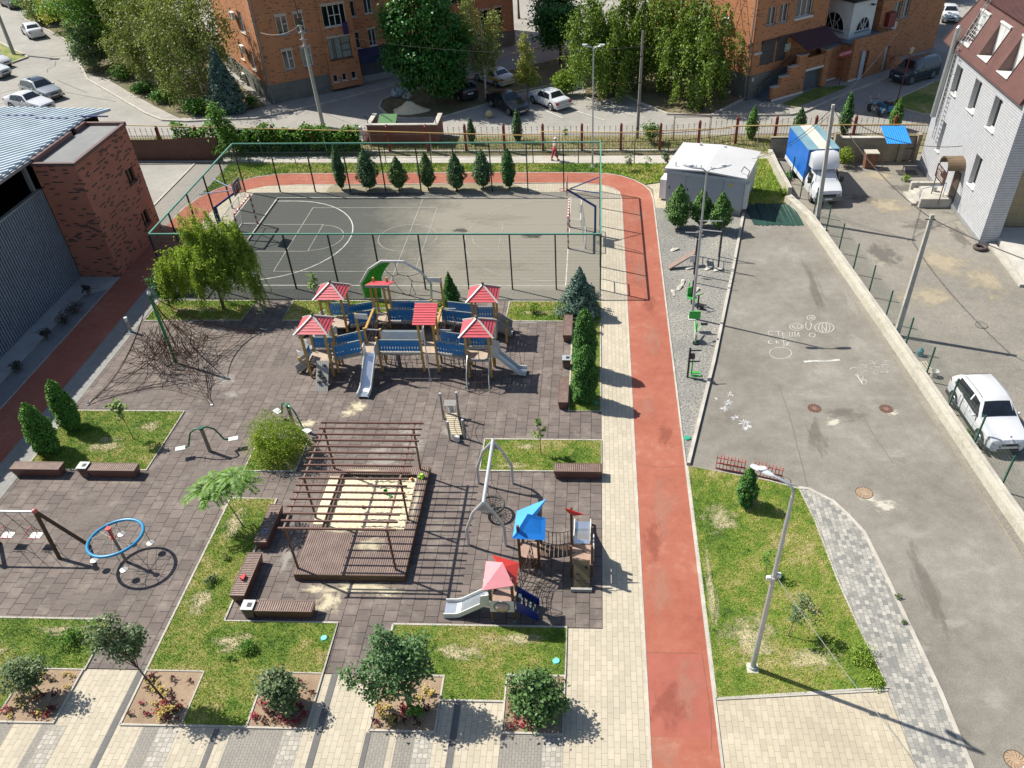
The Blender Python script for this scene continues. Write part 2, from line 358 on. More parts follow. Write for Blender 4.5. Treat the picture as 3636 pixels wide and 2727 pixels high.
# drive, yards, roads
sheet('drive_asphalt', [(3.9,6),(30,6),(30,16),(16.6,21.3),(13.5,53.2),(10.,52.6),(10.02,50.9),(4.3,26.4)], -.008, m_asp)
sheet('yard_ground', [(13.55,61.4),(13.5,53.2),(16.65,21.3),(24,6),(60,6),(60,61.6)], -.012, m_yard)
tar = m_road
sheet('road', [(-110,66.2),(40,66.2),(60,68),(60,130),(-110,180)], -.014, tar)
sheet('yard_asphalt', [(-60,43.),(-30.9,43.),(-30.9,60.6),(-60,60.4)], -.01, tar)
# red tracks
z1 = lambda x, y: at2((440+.4728*x, 440+.4728*y))
outer = [(4.13,6),(4.13,54.2),(3.98,55.4),(3.6,56.35),(2.95,57.3),(2.,58.05),(.9,58.5),(-1.8,58.7),(-9.,58.75),(-16.6,58.65),(-22.6,58.65),(-23.9,58.5),(-25.2,58.05),(-26.4,57.1),(-27.4,55.9),(-28.2,54.4),(-28.62,52.8),(-28.72,51),(-28.72,6)]
inner = [(-26.5,6),(-26.5,52.6),(-26.3,53.7),(-25.8,54.9),(-25.,55.8),(-23.9,56.45),(-22,56.6),(-16,56.65),(-6,56.8),(-1,56.78),(.6,56.42),(1.35,55.95),(1.8,55.2),(1.93,54.2),(1.93,6)]
MB().sheet(outer+inner, .0085).build('running_path', m_red, kind='structure')
kerb([outer[:18]], .09, .02); kerb([inner[6:]], .07, .02)
kerb([[(-28.76,44),(-28.76,20)]], .06, .02)
sheet('grey_paving', rect(-26.5, -25.22, 14, 41.2), .004, m_shd)
sheet('beige_paving', [(-26.5,41.2),(-24.5,41.2),(-24.5,55.2),(-19,55.2),(-19,56.6),(-22,56.6),(-23.9,56.45),(-25.,55.8),(-25.8,54.9),(-26.3,53.7),(-26.5,52.6)], .001, m_bei)
sheet('brick_walkway', [(-30.9,49.5),(-28.7,49.5),(-28.7,52),(-28.2,54.5),(-28.2,60.6),(-30.85,60.6)], .002, m_gry)
kerb([[(-30.95,50.),(-30.9,60.5)],[(-30.9,60.6),(-45,60.4)]], .12, .06)
# left wall margin with dark gravel
sheet('concrete_margin', [(-31.3,14),(-28.8,14),(-28.8,43),(-31.3,43)], .002, M('margin_concrete', (.33,.33,.32), .9, .15, 1.2))
sheet('gravel_bed', [(-30.0,14),(-28.8,14),(-28.8,41.5),(-29.96,40.8)], .010, m_dgravel)
kerb([[(-30.0,14),(-29.96,40.8),(-28.82,41.5)]], .05, .03)
# exercise gravel strip and its kerb
sheet('gravel_bed', [(4.2,26.6),(4.32,26.55),(6.2,34.2),(8.3,43.4),(10.,51.0),(9.9,52.0),(4.2,52.6)], .006, m_gravel)
kerb([[(4.24,26.5),(6.2,34.35),(8.25,43.4),(10.03,51.6)]], .16, .13)
sheet('beige_paving', [(4.2,52.6),(4.2,55.6),(3.75,56.4),(5.2,56.9),(5.2,52.4)], .012, m_bei2)
# flower beds
BEDS = [(-19.48,-17.5,13.58,15.6),(-15.27,-13.25,13.58,15.62),(-11.1,-9.12,13.58,15.64),(-7.08,-4.95,13.58,15.62),(-2.8,-.83,13.6,15.72)]
for b in BEDS: sheet('flower_bed_soil', rect(*b), .022, m_soil)
# lawns
LAWNS = [[(-25.15,29.92),(-19.6,29.92),(-19.66,25.74),(-25.15,25.74)],
 [(-15.28,24.06),(-13.3,24.06),(-13.3,17.75),(-9.12,17.75),(-9.12,15.64),(-11.1,15.64),(-11.1,13.6),(-13.25,13.6),(-13.25,15.62),(-15.28,15.62)],
 [(-26,17.72),(-17.45,17.72),(-17.45,15.6),(-19.48,15.6),(-19.48,13.58),(-26,13.58)],
 [(-7.1,17.74),(-.82,17.74),(-.82,15.74),(-2.8,15.74),(-2.8,14.72),(-4.93,14.72),(-4.93,15.64),(-7.1,15.64)],
 lawnE,
 [(-4.88,28.08),(.44,28.08),(.44,25.98),(-4.88,25.95)],
 [(-1.1,38.1),(.42,38.1),(.42,30.2),(-1.1,30.2)],
 [(-4.75,40.2),(.42,40.2),(.42,38.1),(-4.8,38.1)],
 [(-25.05,40.2),(-19.4,40.2),(-19.6,38.1),(-25.05,38.0)],
 [(-17.25,40.2),(-6.9,40.2),(-6.9,38.15),(-17.25,38.1)],
 [(-15.3,28.0),(-13.0,28.0),(-13.0,25.78),(-15.3,25.78)],
 [(-28.15,60.6),(-28.15,54.8),(-27.45,56.0),(-26.45,57.2),(-25.2,58.12),(-23.9,58.58),(-22.6,58.74),(-16.6,58.74),(-9.,58.82),(-1.8,58.78),(.9,58.58),(2.05,58.14),(3.0,57.37),(3.65,56.5),(5.2,57.0),(5.9,60.3),(-9,60.4)],
 [(10.6,52.7),(13.45,53.4),(13.5,61.2),(11.3,61.2)],
 [(-67,96),(-61,90.8),(-60.1,89.5),(-60.3,88.8),(-61,87),(-66,84.5),(-90,90),(-90,115)],
 [(25.2,73.3),(27.6,70.7),(40,69.8),(36,82),(31.1,79.2)],
 [(16.3,73.5),(20,77.9),(23.3,78.6),(22.6,77.6),(17.4,72.6)]]
for l in LAWNS: sheet('lawn', l, .03, m_lawn)
kerb([l+[l[0]] for i, l in enumerate(LAWNS[:11]) if i not in (4,)], .075, .05)
kerb([[lawnE[-1]]+lawnE+[]], .07, .045)
kerb([rect(*b)+[(b[0],b[2])] for b in BEDS], .07, .052)
kerb([cobR], .14, .03); kerb([[(4.2,14.97),(9.9,15.45)]], .07, .04)
sheet('soil_bed', [(-19.2,56.45),(-6,56.75),(-4.9,55.6),(-4.8,55.3),(-19.3,55.3)], .008, m_dry)
kerb([[(-4.75,55.3),(-4.9,55.65),(-6,56.8)]], .06, .03)
sheet('sports_court', rect(-24.5, .42, 40.28, 55.22), .002, m_court)
sheet('walkway', [(-29,60.9),(6.2,60.35),(13.5,61.3),(13.5,62.2),(6,61.95),(-6,61.95),(-29,62.0)], .002, M('pale_path', (.47,.44,.38), .9, .15, .6, fine=30))
# dry verge between the iron fence and the road
sheet('verge', [(-40,62.2),(60,62.2),(60,64),(40,66.3),(-40,66.3)], .002, GRND('dry_verge', [(.3, (.13,.14,.05)), (.45, (.24,.21,.10)), (.65, (.36,.31,.18))], (.25, 1.6, 22.), grain=(.5, 1.0), bump=.8, bdist=.05))
# far pavements, kerbs and islands
side = [at2(px(1,1,*q)) for q in ((640,390),(735,640),(760,690),(1000,830),(1260,980),(1400,1040),(1600,1050),(2211,1030))]
sheet('pavement', side+[(-27.0,72.3),(-23.4,75.3),(-19.1,79.2),(-14,84.5),(-6,92),(-14,96),(-31,79),(-36.2,70.7),(-39.3,73.7),(-43.4,77.6),(-48,82.3),(-50,86)], .02, M('grey_pavement', (.34,.32,.28), .9, .15, .8, fine=25))
kerb([[(-70.1,106.5),(-63,99.9),(-57.5,94.4),(-51.05,83.8),(-49.8,81.9),(-44.7,76.9),(-39.8,72.1),(-37.5,70.3),(-35.3,69.95),(-29.4,70.6),(-27.,72.2),(-23.4,75.2),(-19.1,79.1),(-14,84.4),(-5.8,92)]], .18, .12)
sheet('planted_bed', [(-51,84),(-48,82.2),(-43.4,77.5),(-39.3,73.6),(-36.2,70.9),(-33,71.2),(-29.4,73.8),(-34,80),(-45,97),(-66,112),(-70,106.5),(-57.4,94.5)], .035, GRND('shady_ground', [(.3, (.07,.085,.025)), (.5, (.17,.15,.07)), (.7, (.33,.27,.16))], (.3, 2., 22.), grain=(.5, 1.0), bump=.8, bdist=.05))
isl = [at2(px(1,2,*q)) for q in ((1065,930),(1090,870),(1190,825))]+[(-12,81),(-2,89),(4,91),(.7,80.6),(-1.4,80.5),(-7.6,76.9),(-9.5,74.0),(-13.2,70.5),(-16.1,70.25),(-17.8,70.9)]
sheet('island_ground', isl, .04, _m['shady_ground']); kerb([isl+[isl[0]]], .16, .12)
par = [(-1.3,80.5),(-.8,75.4),(.56,74.0),(2.2,75.7),(2.3,77),(4.1,73.9),(6.2,71.1),(9.9,70.7),(13.2,74.9),(11.5,77.5),(4,88),(-4,92)]
sheet('birch_bed', par, .03, GRND('birch_ground', [(.3, (.10,.10,.04)), (.5, (.24,.20,.11)), (.7, (.40,.33,.21))], (.3, 2., 22.), grain=(.5, 1.0), bump=.8, bdist=.05)); kerb([par[:9]], .18, .13)
rs = [(14.7,70.65),(16.6,70.75),(17.9,71.45),(22.8,76.5),(28,81.2),(33,87)]
sheet('pavement', rs+[(30,90),(13.4,74.6)], .02, M('grey_pavement', (.3,.3,.3))); kerb([[(10,70.7)]+rs], .18, .14)
kerb([[(25.2,73.3),(27.6,70.7),(40,69.8)],[(25.2,73.3),(31.1,79.2)]], .14, .1); kerb([[at2(px(1,1,*q)) for q in ((20,575),(70,560),(210,510),(240,500),(215,475),(130,440),(0,370))]], .18, .13)
# painted lines in the parking and on the court
mk = MB()
_zc = [0]
def line(mb, a, b, w, z=.012): _zc[0] = (_zc[0]+1)%97; z += _zc[0]*1.1e-5; a = Vector((a[0],a[1],z)); b = Vector((b[0],b[1],z)); t = (b-a).normalized(); n = Vector((-t.y,t.x,0))*w/2; mb.add([a-n,b-n,b+n,a+n], [(0,1,2,3)])
def pline(mb, pts, w, z=.012):
 for i in range(len(pts)-1): line(mb, pts[i], pts[i+1], w, z)
for a, b in (((250,940),(440,1020)),((560,960),(800,1040)),((920,960),(1075,1000))): line(mk, at2(px(1,3,*a)), at2(px(1,3,*b)), .12)
for a, b in (((0,800),(200,750)),((0,890),(240,850))): line(mk, at2(px(1,1,*a)), at2(px(1,1,*b)), .12)
mk.build('parking_lines', M('faded_line', (.5,.49,.45), .9, .3, 5.), kind='structure')
m_cl = M('court_line_paint', (.46,.45,.40), .9, .3, 2.)
c2 = lambda x, y: at2(px(2,2,x,y)); c3 = lambda x, y: at2(px(2,3,x,y))
mk = MB(); xl, xr, yn, yf = -22.5, -1.6, 42.0, 54.35
pline(mk, [(xl,yn),(xr,yn),(xr,yf),(xl,yf),(xl,yn)], .07)
ym = (yn+yf)/2
def semi(mb, cx, sx):
 pts = [(cx,ym+5.6),(cx+sx*1.5,ym+5.6)]+[(cx+sx*(1.5+5.2*math.sin(R(t))), ym+5.6*math.cos(R(t))) for t in range(8,173,8)]+[(cx+sx*1.5,ym-5.6),(cx,ym-5.6)]
 pline(mb, pts, .07)
semi(mk, xl, 1); 
mk.build('court_lines', m_cl, kind='structure')
mk = MB(); m_cl2 = M('faded_court_paint', (.30,.285,.245), .9, .3, 1.2)
semi(mk, xr, -1); line(mk, ((xl+xr)/2, yn), ((xl+xr)/2, yf), .05); cc = ((xl+xr)/2, ym)
pline(mk, [(cc[0]+1.9*math.cos(R(t)), cc[1]+1.9*math.sin(R(t))) for t in range(0,361,10)], .05)
for s, x in ((1, xl), (-1, xr)): pline(mk, [(x,ym+1.9),(x+s*4.4,ym+1.9),(x+s*4.4,ym-1.9),(x,ym-1.9)], .05); pline(mk, [(x+s*(4.4+1.8*math.sin(R(t))), ym+1.8*math.cos(R(t))) for t in range(0,181,12)], .05)
pline(mk, [(xl+3,ym-4.5),(xl+11.7,ym-4.5),(xl+11.7,ym+4.5),(xl+3,ym+4.5),(xl+3,ym-4.5)], .05)
mk.build('court_lines', m_cl2, kind='structure')
# chalk drawings and stains on the drive
def chalk(pts, w=.035): return pts
ck = MB(); D = lambda x, y: at2(px(2,4,x,y))
def ell(x, y, rx, ry, a0=0, a1=360, f=D, n=22): return [f(x+rx*math.cos(R(a0+(a1-a0)*i/n)), y+ry*math.sin(R(a0+(a1-a0)*i/n))) for i in range(n+1)]
S = [ell(246,1163,58,32),ell(250,1160,40,20),ell(372,1085,36,22),ell(486,1170,84,44),ell(486,1170,50,44),ell(486,1170,20,44),ell(108,1390,95,50,20,380),ell(382,1235,26,18),ell(350,1150,24,40,-60,240),
 [D(225,1150),D(225,1172)],[D(245,1150),D(262,1150),D(246,1160),D(262,1174)],[D(362,1078),D(362,1095)],ell(382,1086,8,9),[D(470,1160),D(500,1190),D(480,1195)],
 ell(25,1218,24,18,40,320),[D(55,1205),D(120,1203)],[D(88,1203),D(92,1240)],[D(125,1210),D(127,1245),D(160,1243)],[D(126,1226),D(150,1224)],[D(185,1210),D(186,1245),D(235,1243),D(232,1206)],[D(210,1210),D(210,1243)],[D(248,1250),D(262,1212),D(274,1250)],[D(252,1238),D(270,1238)],
 ell(24,1295,20,16,40,320),[D(70,1280),D(72,1305),D(98,1302)],[D(71,1293),D(92,1291)],[D(150,1250),D(110,1275)],[D(130,1250),D(140,1330)],[D(115,1285),D(160,1280)],[D(160,1330),D(165,1300),D(185,1305),D(165,1316),D(190,1328)],
 ell(800,1600,22,14),ell(830,1640,20,22),[D(755,1575),D(800,1625)],[D(770,1570),D(815,1660)],ell(750,1535,40,20,180,300)]
for s in S: pline(ck, s, .034, .001)
for k in range(26):
 x = 790+(k%3)*95+random.uniform(-10,10); y = 1460+(k//3)*14+random.uniform(-5,5); pline(ck, [D(x+i*9, y+random.uniform(-9,9)) for i in range(9)], .016, .001)
pline(ck, [D(310,1465),D(400,1458),D(500,1460),D(620,1448)], .14, .001)
ck.build('chalk_drawing', M('chalk', (.46,.45,.41), .95, .35, 3.), kind='structure')
ck = MB(); E3 = lambda x, y: at2(px(3,3,x,y))
for cx_, cy_, rr, n in ((1760,130,28,6),(1880,85,50,10),(1865,160,48,26),(1830,215,45,18),(1920,290,44,20),(2010,330,60,20),(2030,370,50,26)):
 for k in range(n):
  a = random.uniform(0, 6.28); r1 = random.uniform(0, rr*.4); r2 = random.uniform(rr*.5, rr); pline(ck, [E3(cx_+r1*math.cos(a), cy_+r1*math.sin(a)*.7), E3(cx_+r2*math.cos(a+.4), cy_+r2*math.sin(a+.3)*.7)], random.uniform(.012,.035), .001)
ck.build('chalk_scribbles', M('white_chalk', (.46,.47,.46), .95, .3, 5.), kind='structure')
def blob(c, rx, ry, rz=0, n=40, rough=.25, seed=1):
 rg = random.Random(seed); ph = [(rg.uniform(0,6.28), rg.uniform(.3,1)) for _ in range(5)]; out = []
 for i in range(n):
  a = 2*math.pi*i/n; k = 1+rough*sum(w*math.sin((j+2)*a+p) for j, (p, w) in enumerate(ph))/3+rg.uniform(-.05,.05)
  x, y = rx*k*math.cos(a), ry*k*math.sin(a); out.append((c[0]+x*math.cos(rz)-y*math.sin(rz), c[1]+x*math.sin(rz)+y*math.cos(rz)))
 return out
m_patch = GRND('pale_patch', [(.3, (.36,.34,.28)), (.5, (.46,.43,.36)), (.7, (.56,.53,.44))], (.8, 5., 50.), grain=(.75, 1.0))
_pm = {}
def patchmat(name, col, dens, sc):
 mm, t, b = nodes(name); v = coord(t); oi = t.nodes.new('ShaderNodeObjectInfo'); ad = t.nodes.new('ShaderNodeVectorMath'); ad.operation = 'ADD'; t.links.new(v, ad.inputs[0]); cx = t.nodes.new('ShaderNodeCombineXYZ'); t.links.new(mathn(t, 'MULTIPLY', oi.outputs['Random'], 40.), cx.inputs[0]); t.links.new(cx.outputs[0], ad.inputs[1])
 ln = t.nodes.new('ShaderNodeVectorMath'); ln.operation = 'LENGTH'; t.links.new(v, ln.inputs[0]); n = noise(t, ad.outputs[0], sc, 7, .68); n2 = noise(t, ad.outputs[0], sc*5, 3, .6)
 f = mathn(t, 'ADD', mathn(t, 'MULTIPLY', mathn(t, 'SUBTRACT', 1.0, ln.outputs['Value']), .55), mathn(t, 'MULTIPLY', mathn(t, 'SUBTRACT', n, .5), 1.5)); al = ramp(t, f, [(.12, 0.), (.42, dens)])
 t.links.new(ramp(t, n2, [(.3, tuple(c*.85 for c in col)), (.7, tuple(min(1,c*1.1) for c in col))]), b.inputs['Base Color']); b.inputs['Roughness'].default_value = .95; t.links.new(al, b.inputs['Alpha']); return mm
_pz = [0]
def patch(name, c, rx, ry, col, z=.01, dens=.8, rz=0.0, sc=1.6):
 k = (name, col)
 if k not in _pm: _pm[k] = patchmat(name, col, dens, sc)
 _pz[0] += 1; o = MB().sheet([(math.cos(i*math.pi/16), math.sin(i*math.pi/16)) for i in range(32)], 0).build(name, _pm[k], kind='structure'); o.location = (c[0],c[1],z+(_pz[0]%60)*2e-5); o.scale = (rx,ry,1); o.rotation_euler = (0,0,rz); return o
PALE = (.52,.49,.40); SAND = (.60,.53,.37); DUST = (.36,.33,.30)
for c, rx, ry in (((11.15,29.55),.62,.42),((12.05,24.15),.75,.5),((14.0,30.3),.5,.3),((11.6,24.6),.6,.5)): patch('concrete_patch', c, rx, ry, PALE, .0, .85)
for c, rx, ry in (((11.5,17.2),.7,.4),((12.9,18.2),.8,.35),((13.6,20.5),1.2,.5),((12.6,22.6),1.5,.6),((10.6,31.6),1.6,.7),((13.2,27.3),1.4,.8),((11.8,34),1.2,1.6),((14.6,40),.6,2.2),((13.9,36),.8,1.6),((12.2,46),1.,2.2),((13.2,15.2),1.1,.6)): patch('dust_stain', c, rx, ry, (.42,.395,.34), .0, .45)
for c, rx, ry in (((11.9,30.2),1.3,.7),((10.2,28.5),.6,1.6),((12.5,20),.6,2.6),((12.8,42),.5,4)): patch('dark_stain', c, rx, ry, (.15,.135,.11), .0, .4)
for c, rx, ry in (((21,45),2.5,2.),((19,41),2,1.5),((22.8,42.5),1.2,2.5),((24,36),2.2,1.6),((20,53),2,1.5),((20.5,58),2,1.2)): patch('dry_dust', c, rx, ry, (.46,.39,.27), -.004, .6)
for c, rx, ry in (((21.5,50),1.6,1.2),((23.2,48.5),.7,2.2),((17.8,46),1.2,2.),((22,55.8),1.6,.8),((18.5,54),1.4,1.)): patch('dark_grit', c, rx, ry, (.15,.14,.12), -.004, .7, 0, 2.2)
patch('court_stain', (-4.0,48.4), .85, .5, (.06,.057,.046), .03, .9); patch('court_stain', (-8.8,49.2), .7, .4, (.06,.057,.046), .03, .8); patch('court_stain', (-7,51), 3., 1.2, (.30,.275,.22), .03, .5); patch('court_stain', (-6,44.5), 3.4, 1.4, (.30,.275,.22), .03, .5)
# sand spilled at the slide foot and chalk on the tiles
for c, rx, ry in (((-11.3,30.4),.62,.62),((-11.6,29.9),.5,.4),((-8.6,19.35),1.9,.38),((-9.7,18.7),.6,.8),((-13.4,29.1),.7,.4),((-14.1,28.7),.6,.35),((-7.6,19.2),.8,.3),((-10.3,19.3),.7,.3),((-15.2,23.6),.4,.5)): patch('spilled_sand', c, rx, ry, SAND, .012, .8, 0, 2.)
for c, rx, ry in (((-3.6,38.05),1.8,.22),((-12.9,25.6),.9,.2),((-9.2,26.4),1.2,.6),((-8.4,28.6),1.1,.7),((-8.0,27.6),.8,.6),((-9.5,27.3),.7,.5),((-18.5,32.6),.7,.8),((-17.8,31.3),.6,.5),((-20.5,37.2),.8,.4),((-14,19.0),.7,.9),((-6.6,28.6),.6,.5),((-11.9,21),.4,1.2)): patch('chalk_dust', c, rx, ry, (.42,.39,.35), .013, .55, 0, 2.4)
for c, rx, ry in (((-21,23),2.2,1.6),((-17,25.5),1.8,1.2),((-22,31),2,1.4),((-4,31),2.2,1.6),((-5,36),2,1.2),((-2.5,19.5),1.8,1.2),((-14.5,21),1.2,2),((-19,18.6),2.4,.7),((-7,34.8),2.4,1.),((-16,33),1.6,2.)): patch('worn_tiles', c, rx, ry, (.235,.20,.175), .014, .5, 0, 1.9)
for c, rx, ry in (((3,24),.8,2.2),((2.6,19.5),.7,1.8),((3.3,15.4),.7,1.5),((2.6,30.5),.6,1.4),((3.2,36.5),.7,2.),((2.8,43.5),.7,2.2),((-6,57.7),3,.6),((-16,57.6),3,.6),((3.0,51.5),.7,1.5),((2.4,12.9),.6,1.)): patch('track_wear', c, rx, ry, (.44,.235,.165), .0112, .35, 0, 2.)
for c, rx, ry in (((2.5,22),.6,1.3),((3.4,28.5),.5,1.2),((2.6,14.7),.8,1.1),((3.2,40),.5,1.6)): patch('track_stain', c, rx, ry, (.24,.07,.045), .0112, .3, 0, 2.)
for c, rx, ry in (((5.2,23.2),.9,1.),((5.6,17.4),1.2,1.3),((7.6,16.6),1.3,.6),((4.5,19.5),.25,2.6),((-22.3,27.4),1.2,.7),((-20.8,28.8),.7,.5),((-14.6,22.6),.5,1.1),((-14.5,18.6),.6,.8),((-12.6,16.8),1.,.5),((-2.6,17.2),1.3,.35),((-4.5,16.6),1.1,.5),((-3.5,26.3),1.,.25),((-2.9,27.6),.7,.3),((-19,17.2),1.2,.3),((-21.4,16.4),1.,.6),((-3,39.0),1.4,.3),((-22.6,39.2),1.8,.4)): patch('bare_soil', c, rx, ry, (.50,.42,.27), .032, .85, 0, 2.)
# cracks and repair seams, worn bare spots of the red track
cr = MB()
for pts in ([(2.,26.6),(2.6,26.35),(3.2,26.3),(4.1,26.42)],[(1.95,16.75),(3.9,16.75)],[(3.9,16.75),(3.96,14.4),(3.85,13.2)]): pline(cr, pts, .02, .0105)
cr.build('track_seam', M('dark_seam', (.17,.075,.055), .9), kind='structure')
sheet('track_patch', [(1.98,16.72),(3.88,16.74),(3.92,13.6),(1.98,13.6)], .0098, GRND('red_track_patch', [(.3, (.31,.085,.058)), (.6, (.37,.115,.078)), (.78, (.44,.18,.13))], (.5, 2., 90.), grain=(.82, 1.0), bump=.25))
cr = MB(); A4 = lambda x, y: at2(px(3,4,x,y))
for pts in ([A4(90,0),A4(180,250),A4(270,600),A4(340,880)],[A4(800,230),A4(900,420),A4(1080,680)]): pline(cr, pts, .03, .0)
for pts in ([(-56.5,88.5),(-55.6,86.6),(-55.9,85.6),(-55.2,84.4)],[(-53,82),(-48,78)],[(-54,80),(-44,75.4)],[(-58,90),(-52,92)]): pline(cr, pts, .09, -.006)
cr.build('asphalt_crack', M('asphalt_crack', (.13,.12,.105), .9), kind='structure')
# sand heap on the island
def heap(name, c, rx, ry, h, mt, seed=3, n=14, k=28):
 rg = random.Random(seed); vs = [(c[0], c[1], h)]; fs = []
 for i in range(1, n+1):
  for j in range(k):
   a = 2*math.pi*j/k; q = i/n; vs.append((c[0]+rx*q*math.cos(a)*(1+.12*math.sin(3*a+1)), c[1]+ry*q*math.sin(a)*(1+.1*math.sin(2*a)), h*(1-q)**1.25*(1+rg.uniform(-.12,.12)) + .05*(1-q)))
 for j in range(k): fs.append((0, 1+j, 1+(j+1)%k))
 for i in range(n-1):
  for j in range(k): fs.append((1+i*k+j, 1+(i+1)*k+j, 1+(i+1)*k+(j+1)%k, 1+i*k+(j+1)%k))
 return MB().add(vs, fs).build(name, mt, smooth=True)
tag(heap('sand_heap', at2(px(1,2,1330,960)), 1.75, 1.15, .85, m_sand), 'heap of building sand on the kerbed island under the huge dark green tree', 'sand heap')
# ------------------------------------------------------------------ buildings
m_bk_dark = BRK('hall_brick', (.56,.175,.105), (.47,.145,.088), (.44,.22,.16), .34, .10, .012, wall=True, swap=False, stain=.22, stain_s=.8, bump=.5, spots=((.075,.040,.030), .83))
m_bk_org = BRK('orange_brick', (.62,.24,.095), (.52,.19,.072), (.44,.26,.15), .26, .088, .012, wall=True, swap=False, stain=.22, stain_s=.5, bump=.45, bias=-.2, spots=((.21,.075,.042), .90))
m_bk_yel = BRK('cream_block', (.42,.36,.26), (.34,.285,.20), (.22,.19,.14), .4, .14, .014, wall=True, swap=False, stain=.35, stain_s=.8, bump=.5)
m_bk_red = BRK('red_brick_low', (.31,.115,.08), (.245,.09,.065), (.24,.14,.11), .26, .085, .012, wall=True, swap=False, stain=.3, stain_s=.8, bump=.5)
m_plinth = BRK('plinth_stone', (.215,.215,.185), (.19,.19,.165), (.14,.14,.12), 1.1, .5, .012, wall=True, swap=False, stain=.35, stain_s=.7)
m_felt = GRND('roof_felt', [(.3, (.17,.175,.17)), (.55, (.225,.23,.22)), (.75, (.29,.29,.27))], (.4, 2., 60.), grain=(.8, 1.0), bump=.2)
m_cope = M('brown_coping', (.135,.072,.062), .45, .12, 2.)
m_alu = M('grey_steel', (.42,.43,.43), .4, .1, 3., metal=.6)
m_galv = M('galvanised_roof', (.44,.50,.52), .45, .14, .8, metal=.35)
m_louv = M('slate_cladding', (.27,.30,.36), .45, .12, 1.5, metal=.15)
m_wfr = M('white_plastic', (.62,.62,.60), .4, .05, 3.)
m_brf = M('brown_frame', (.07,.045,.035), .5, .1, 3.)
m_blk = M('black_paint', (.018,.019,.02), .45, .2, 5.)
m_glass = GLASS('window_glass', (.035,.048,.052)); m_gdark = GLASS('dark_glass', (.008,.010,.012))
m_curt = M('curtain_behind_glass', (.23,.26,.24), .25, .25, 6.)
m_dark = M('unlit_dark_interior', (.02,.02,.02), .9)  # near-black colour paints in the lack of light inside hollows
def wallgrid(mb, o, ud, nd, u0, u1, z0, z1, holes=(), depth=.22, rv=None):
 o = Vector(o); ud = Vector(ud); nd = Vector(nd)
 us = sorted({u0, u1, *[h[0] for h in holes], *[h[1] for h in holes]}); zs = sorted({z0, z1, *[h[2] for h in holes], *[h[3] for h in holes]})
 P = lambda u, z, d=0.0: o+ud*u+Vector((0,0,z))-nd*d
 fl = ud.cross(Vector((0,0,1))).dot(nd) < 0
 def q(a, b, c, d, mb=mb): mb.add([a,b,c,d], [(3,2,1,0) if fl else (0,1,2,3)])
 for i in range(len(us)-1):
  for j in range(len(zs)-1):
   ua, ub, za, zb = us[i], us[i+1], zs[j], zs[j+1]; cu, cz = (ua+ub)/2, (za+zb)/2
   if cu < u0 or cu > u1 or cz < z0 or cz > z1: continue
   if any(h[0] < cu < h[1] and h[2] < cz < h[3] for h in holes): continue
   q(P(ua,za), P(ub,za), P(ub,zb), P(ua,zb))
 for a, b, c, d in [h[:4] for h in holes]:
  r = rv or mb; q(P(a,c), P(a,c,depth), P(b,c,depth), P(b,c), r); q(P(a,d,depth), P(a,d), P(b,d), P(b,d,depth), r)
  q(P(a,c,depth), P(a,c), P(a,d), P(a,d,depth), r); q(P(b,c), P(b,c,depth), P(b,d,depth), P(b,d), r)
 return mb
def fbox(mb, o, ud, nd, u0, u1, z0, z1, d0, d1):      # box on a wall face, d outward
 o = Vector(o); ud = Vector(ud); nd = Vector(nd); vs = []
 for z in (z0, z1):
  for u, d in ((u0,d0),(u1,d0),(u1,d1),(u0,d1)): vs.append(o+ud*u+nd*d+Vector((0,0,z)))
 return mb.add(vs, [(3,2,1,0),(4,5,6,7),(0,1,5,4),(1,2,6,5),(2,3,7,6),(3,0,4,7)])
def window(par, o, ud, nd, h, cols=(0.5,), bars=(), fm=None, gm=None, d=-.12, fw=.07, sill=.1, sm=None, name='window'):
 fm = fm or m_wfr; mb = MB(); a, b, c, e = h[:4]
 fbox(mb, o, ud, nd, a+.002, a+fw, c+.002, e-.002, d-.05, d+.03); fbox(mb, o, ud, nd, b-fw, b-.002, c+.002, e-.002, d-.05, d+.03)
 fbox(mb, o, ud, nd, a+fw, b-fw, c+.002, c+fw, d-.05, d+.03); fbox(mb, o, ud, nd, a+fw, b-fw, e-fw, e-.002, d-.05, d+.03)
 xs = [a+(b-a)*t for t in cols]
 for x in xs: fbox(mb, o, ud, nd, x-fw*.6, x+fw*.6, c+fw, e-fw, d-.045, d+.028)
 for i, t in bars:
  xa = (a+fw) if i == 0 else xs[i-1]+fw*.6; xb = (b-fw) if i == len(xs) else xs[i]-fw*.6
  fbox(mb, o, ud, nd, xa, xb, c+(e-c)*t-.025, c+(e-c)*t+.025, d-.04, d+.024)
 f = mb.build(name, fm, par)
 g = fbox(MB(), o, ud, nd, a+fw*.5, b-fw*.5, c+fw*.5, e-fw*.5, d-.035, d-.02).build('pane', gm or m_glass, f)
 if sill: fbox(MB(), o, ud, nd, a-.06, b+.06, c-.05, c-.004, d, sill).build('sill', sm or fm, f)
 return f
def wleft(n): return None
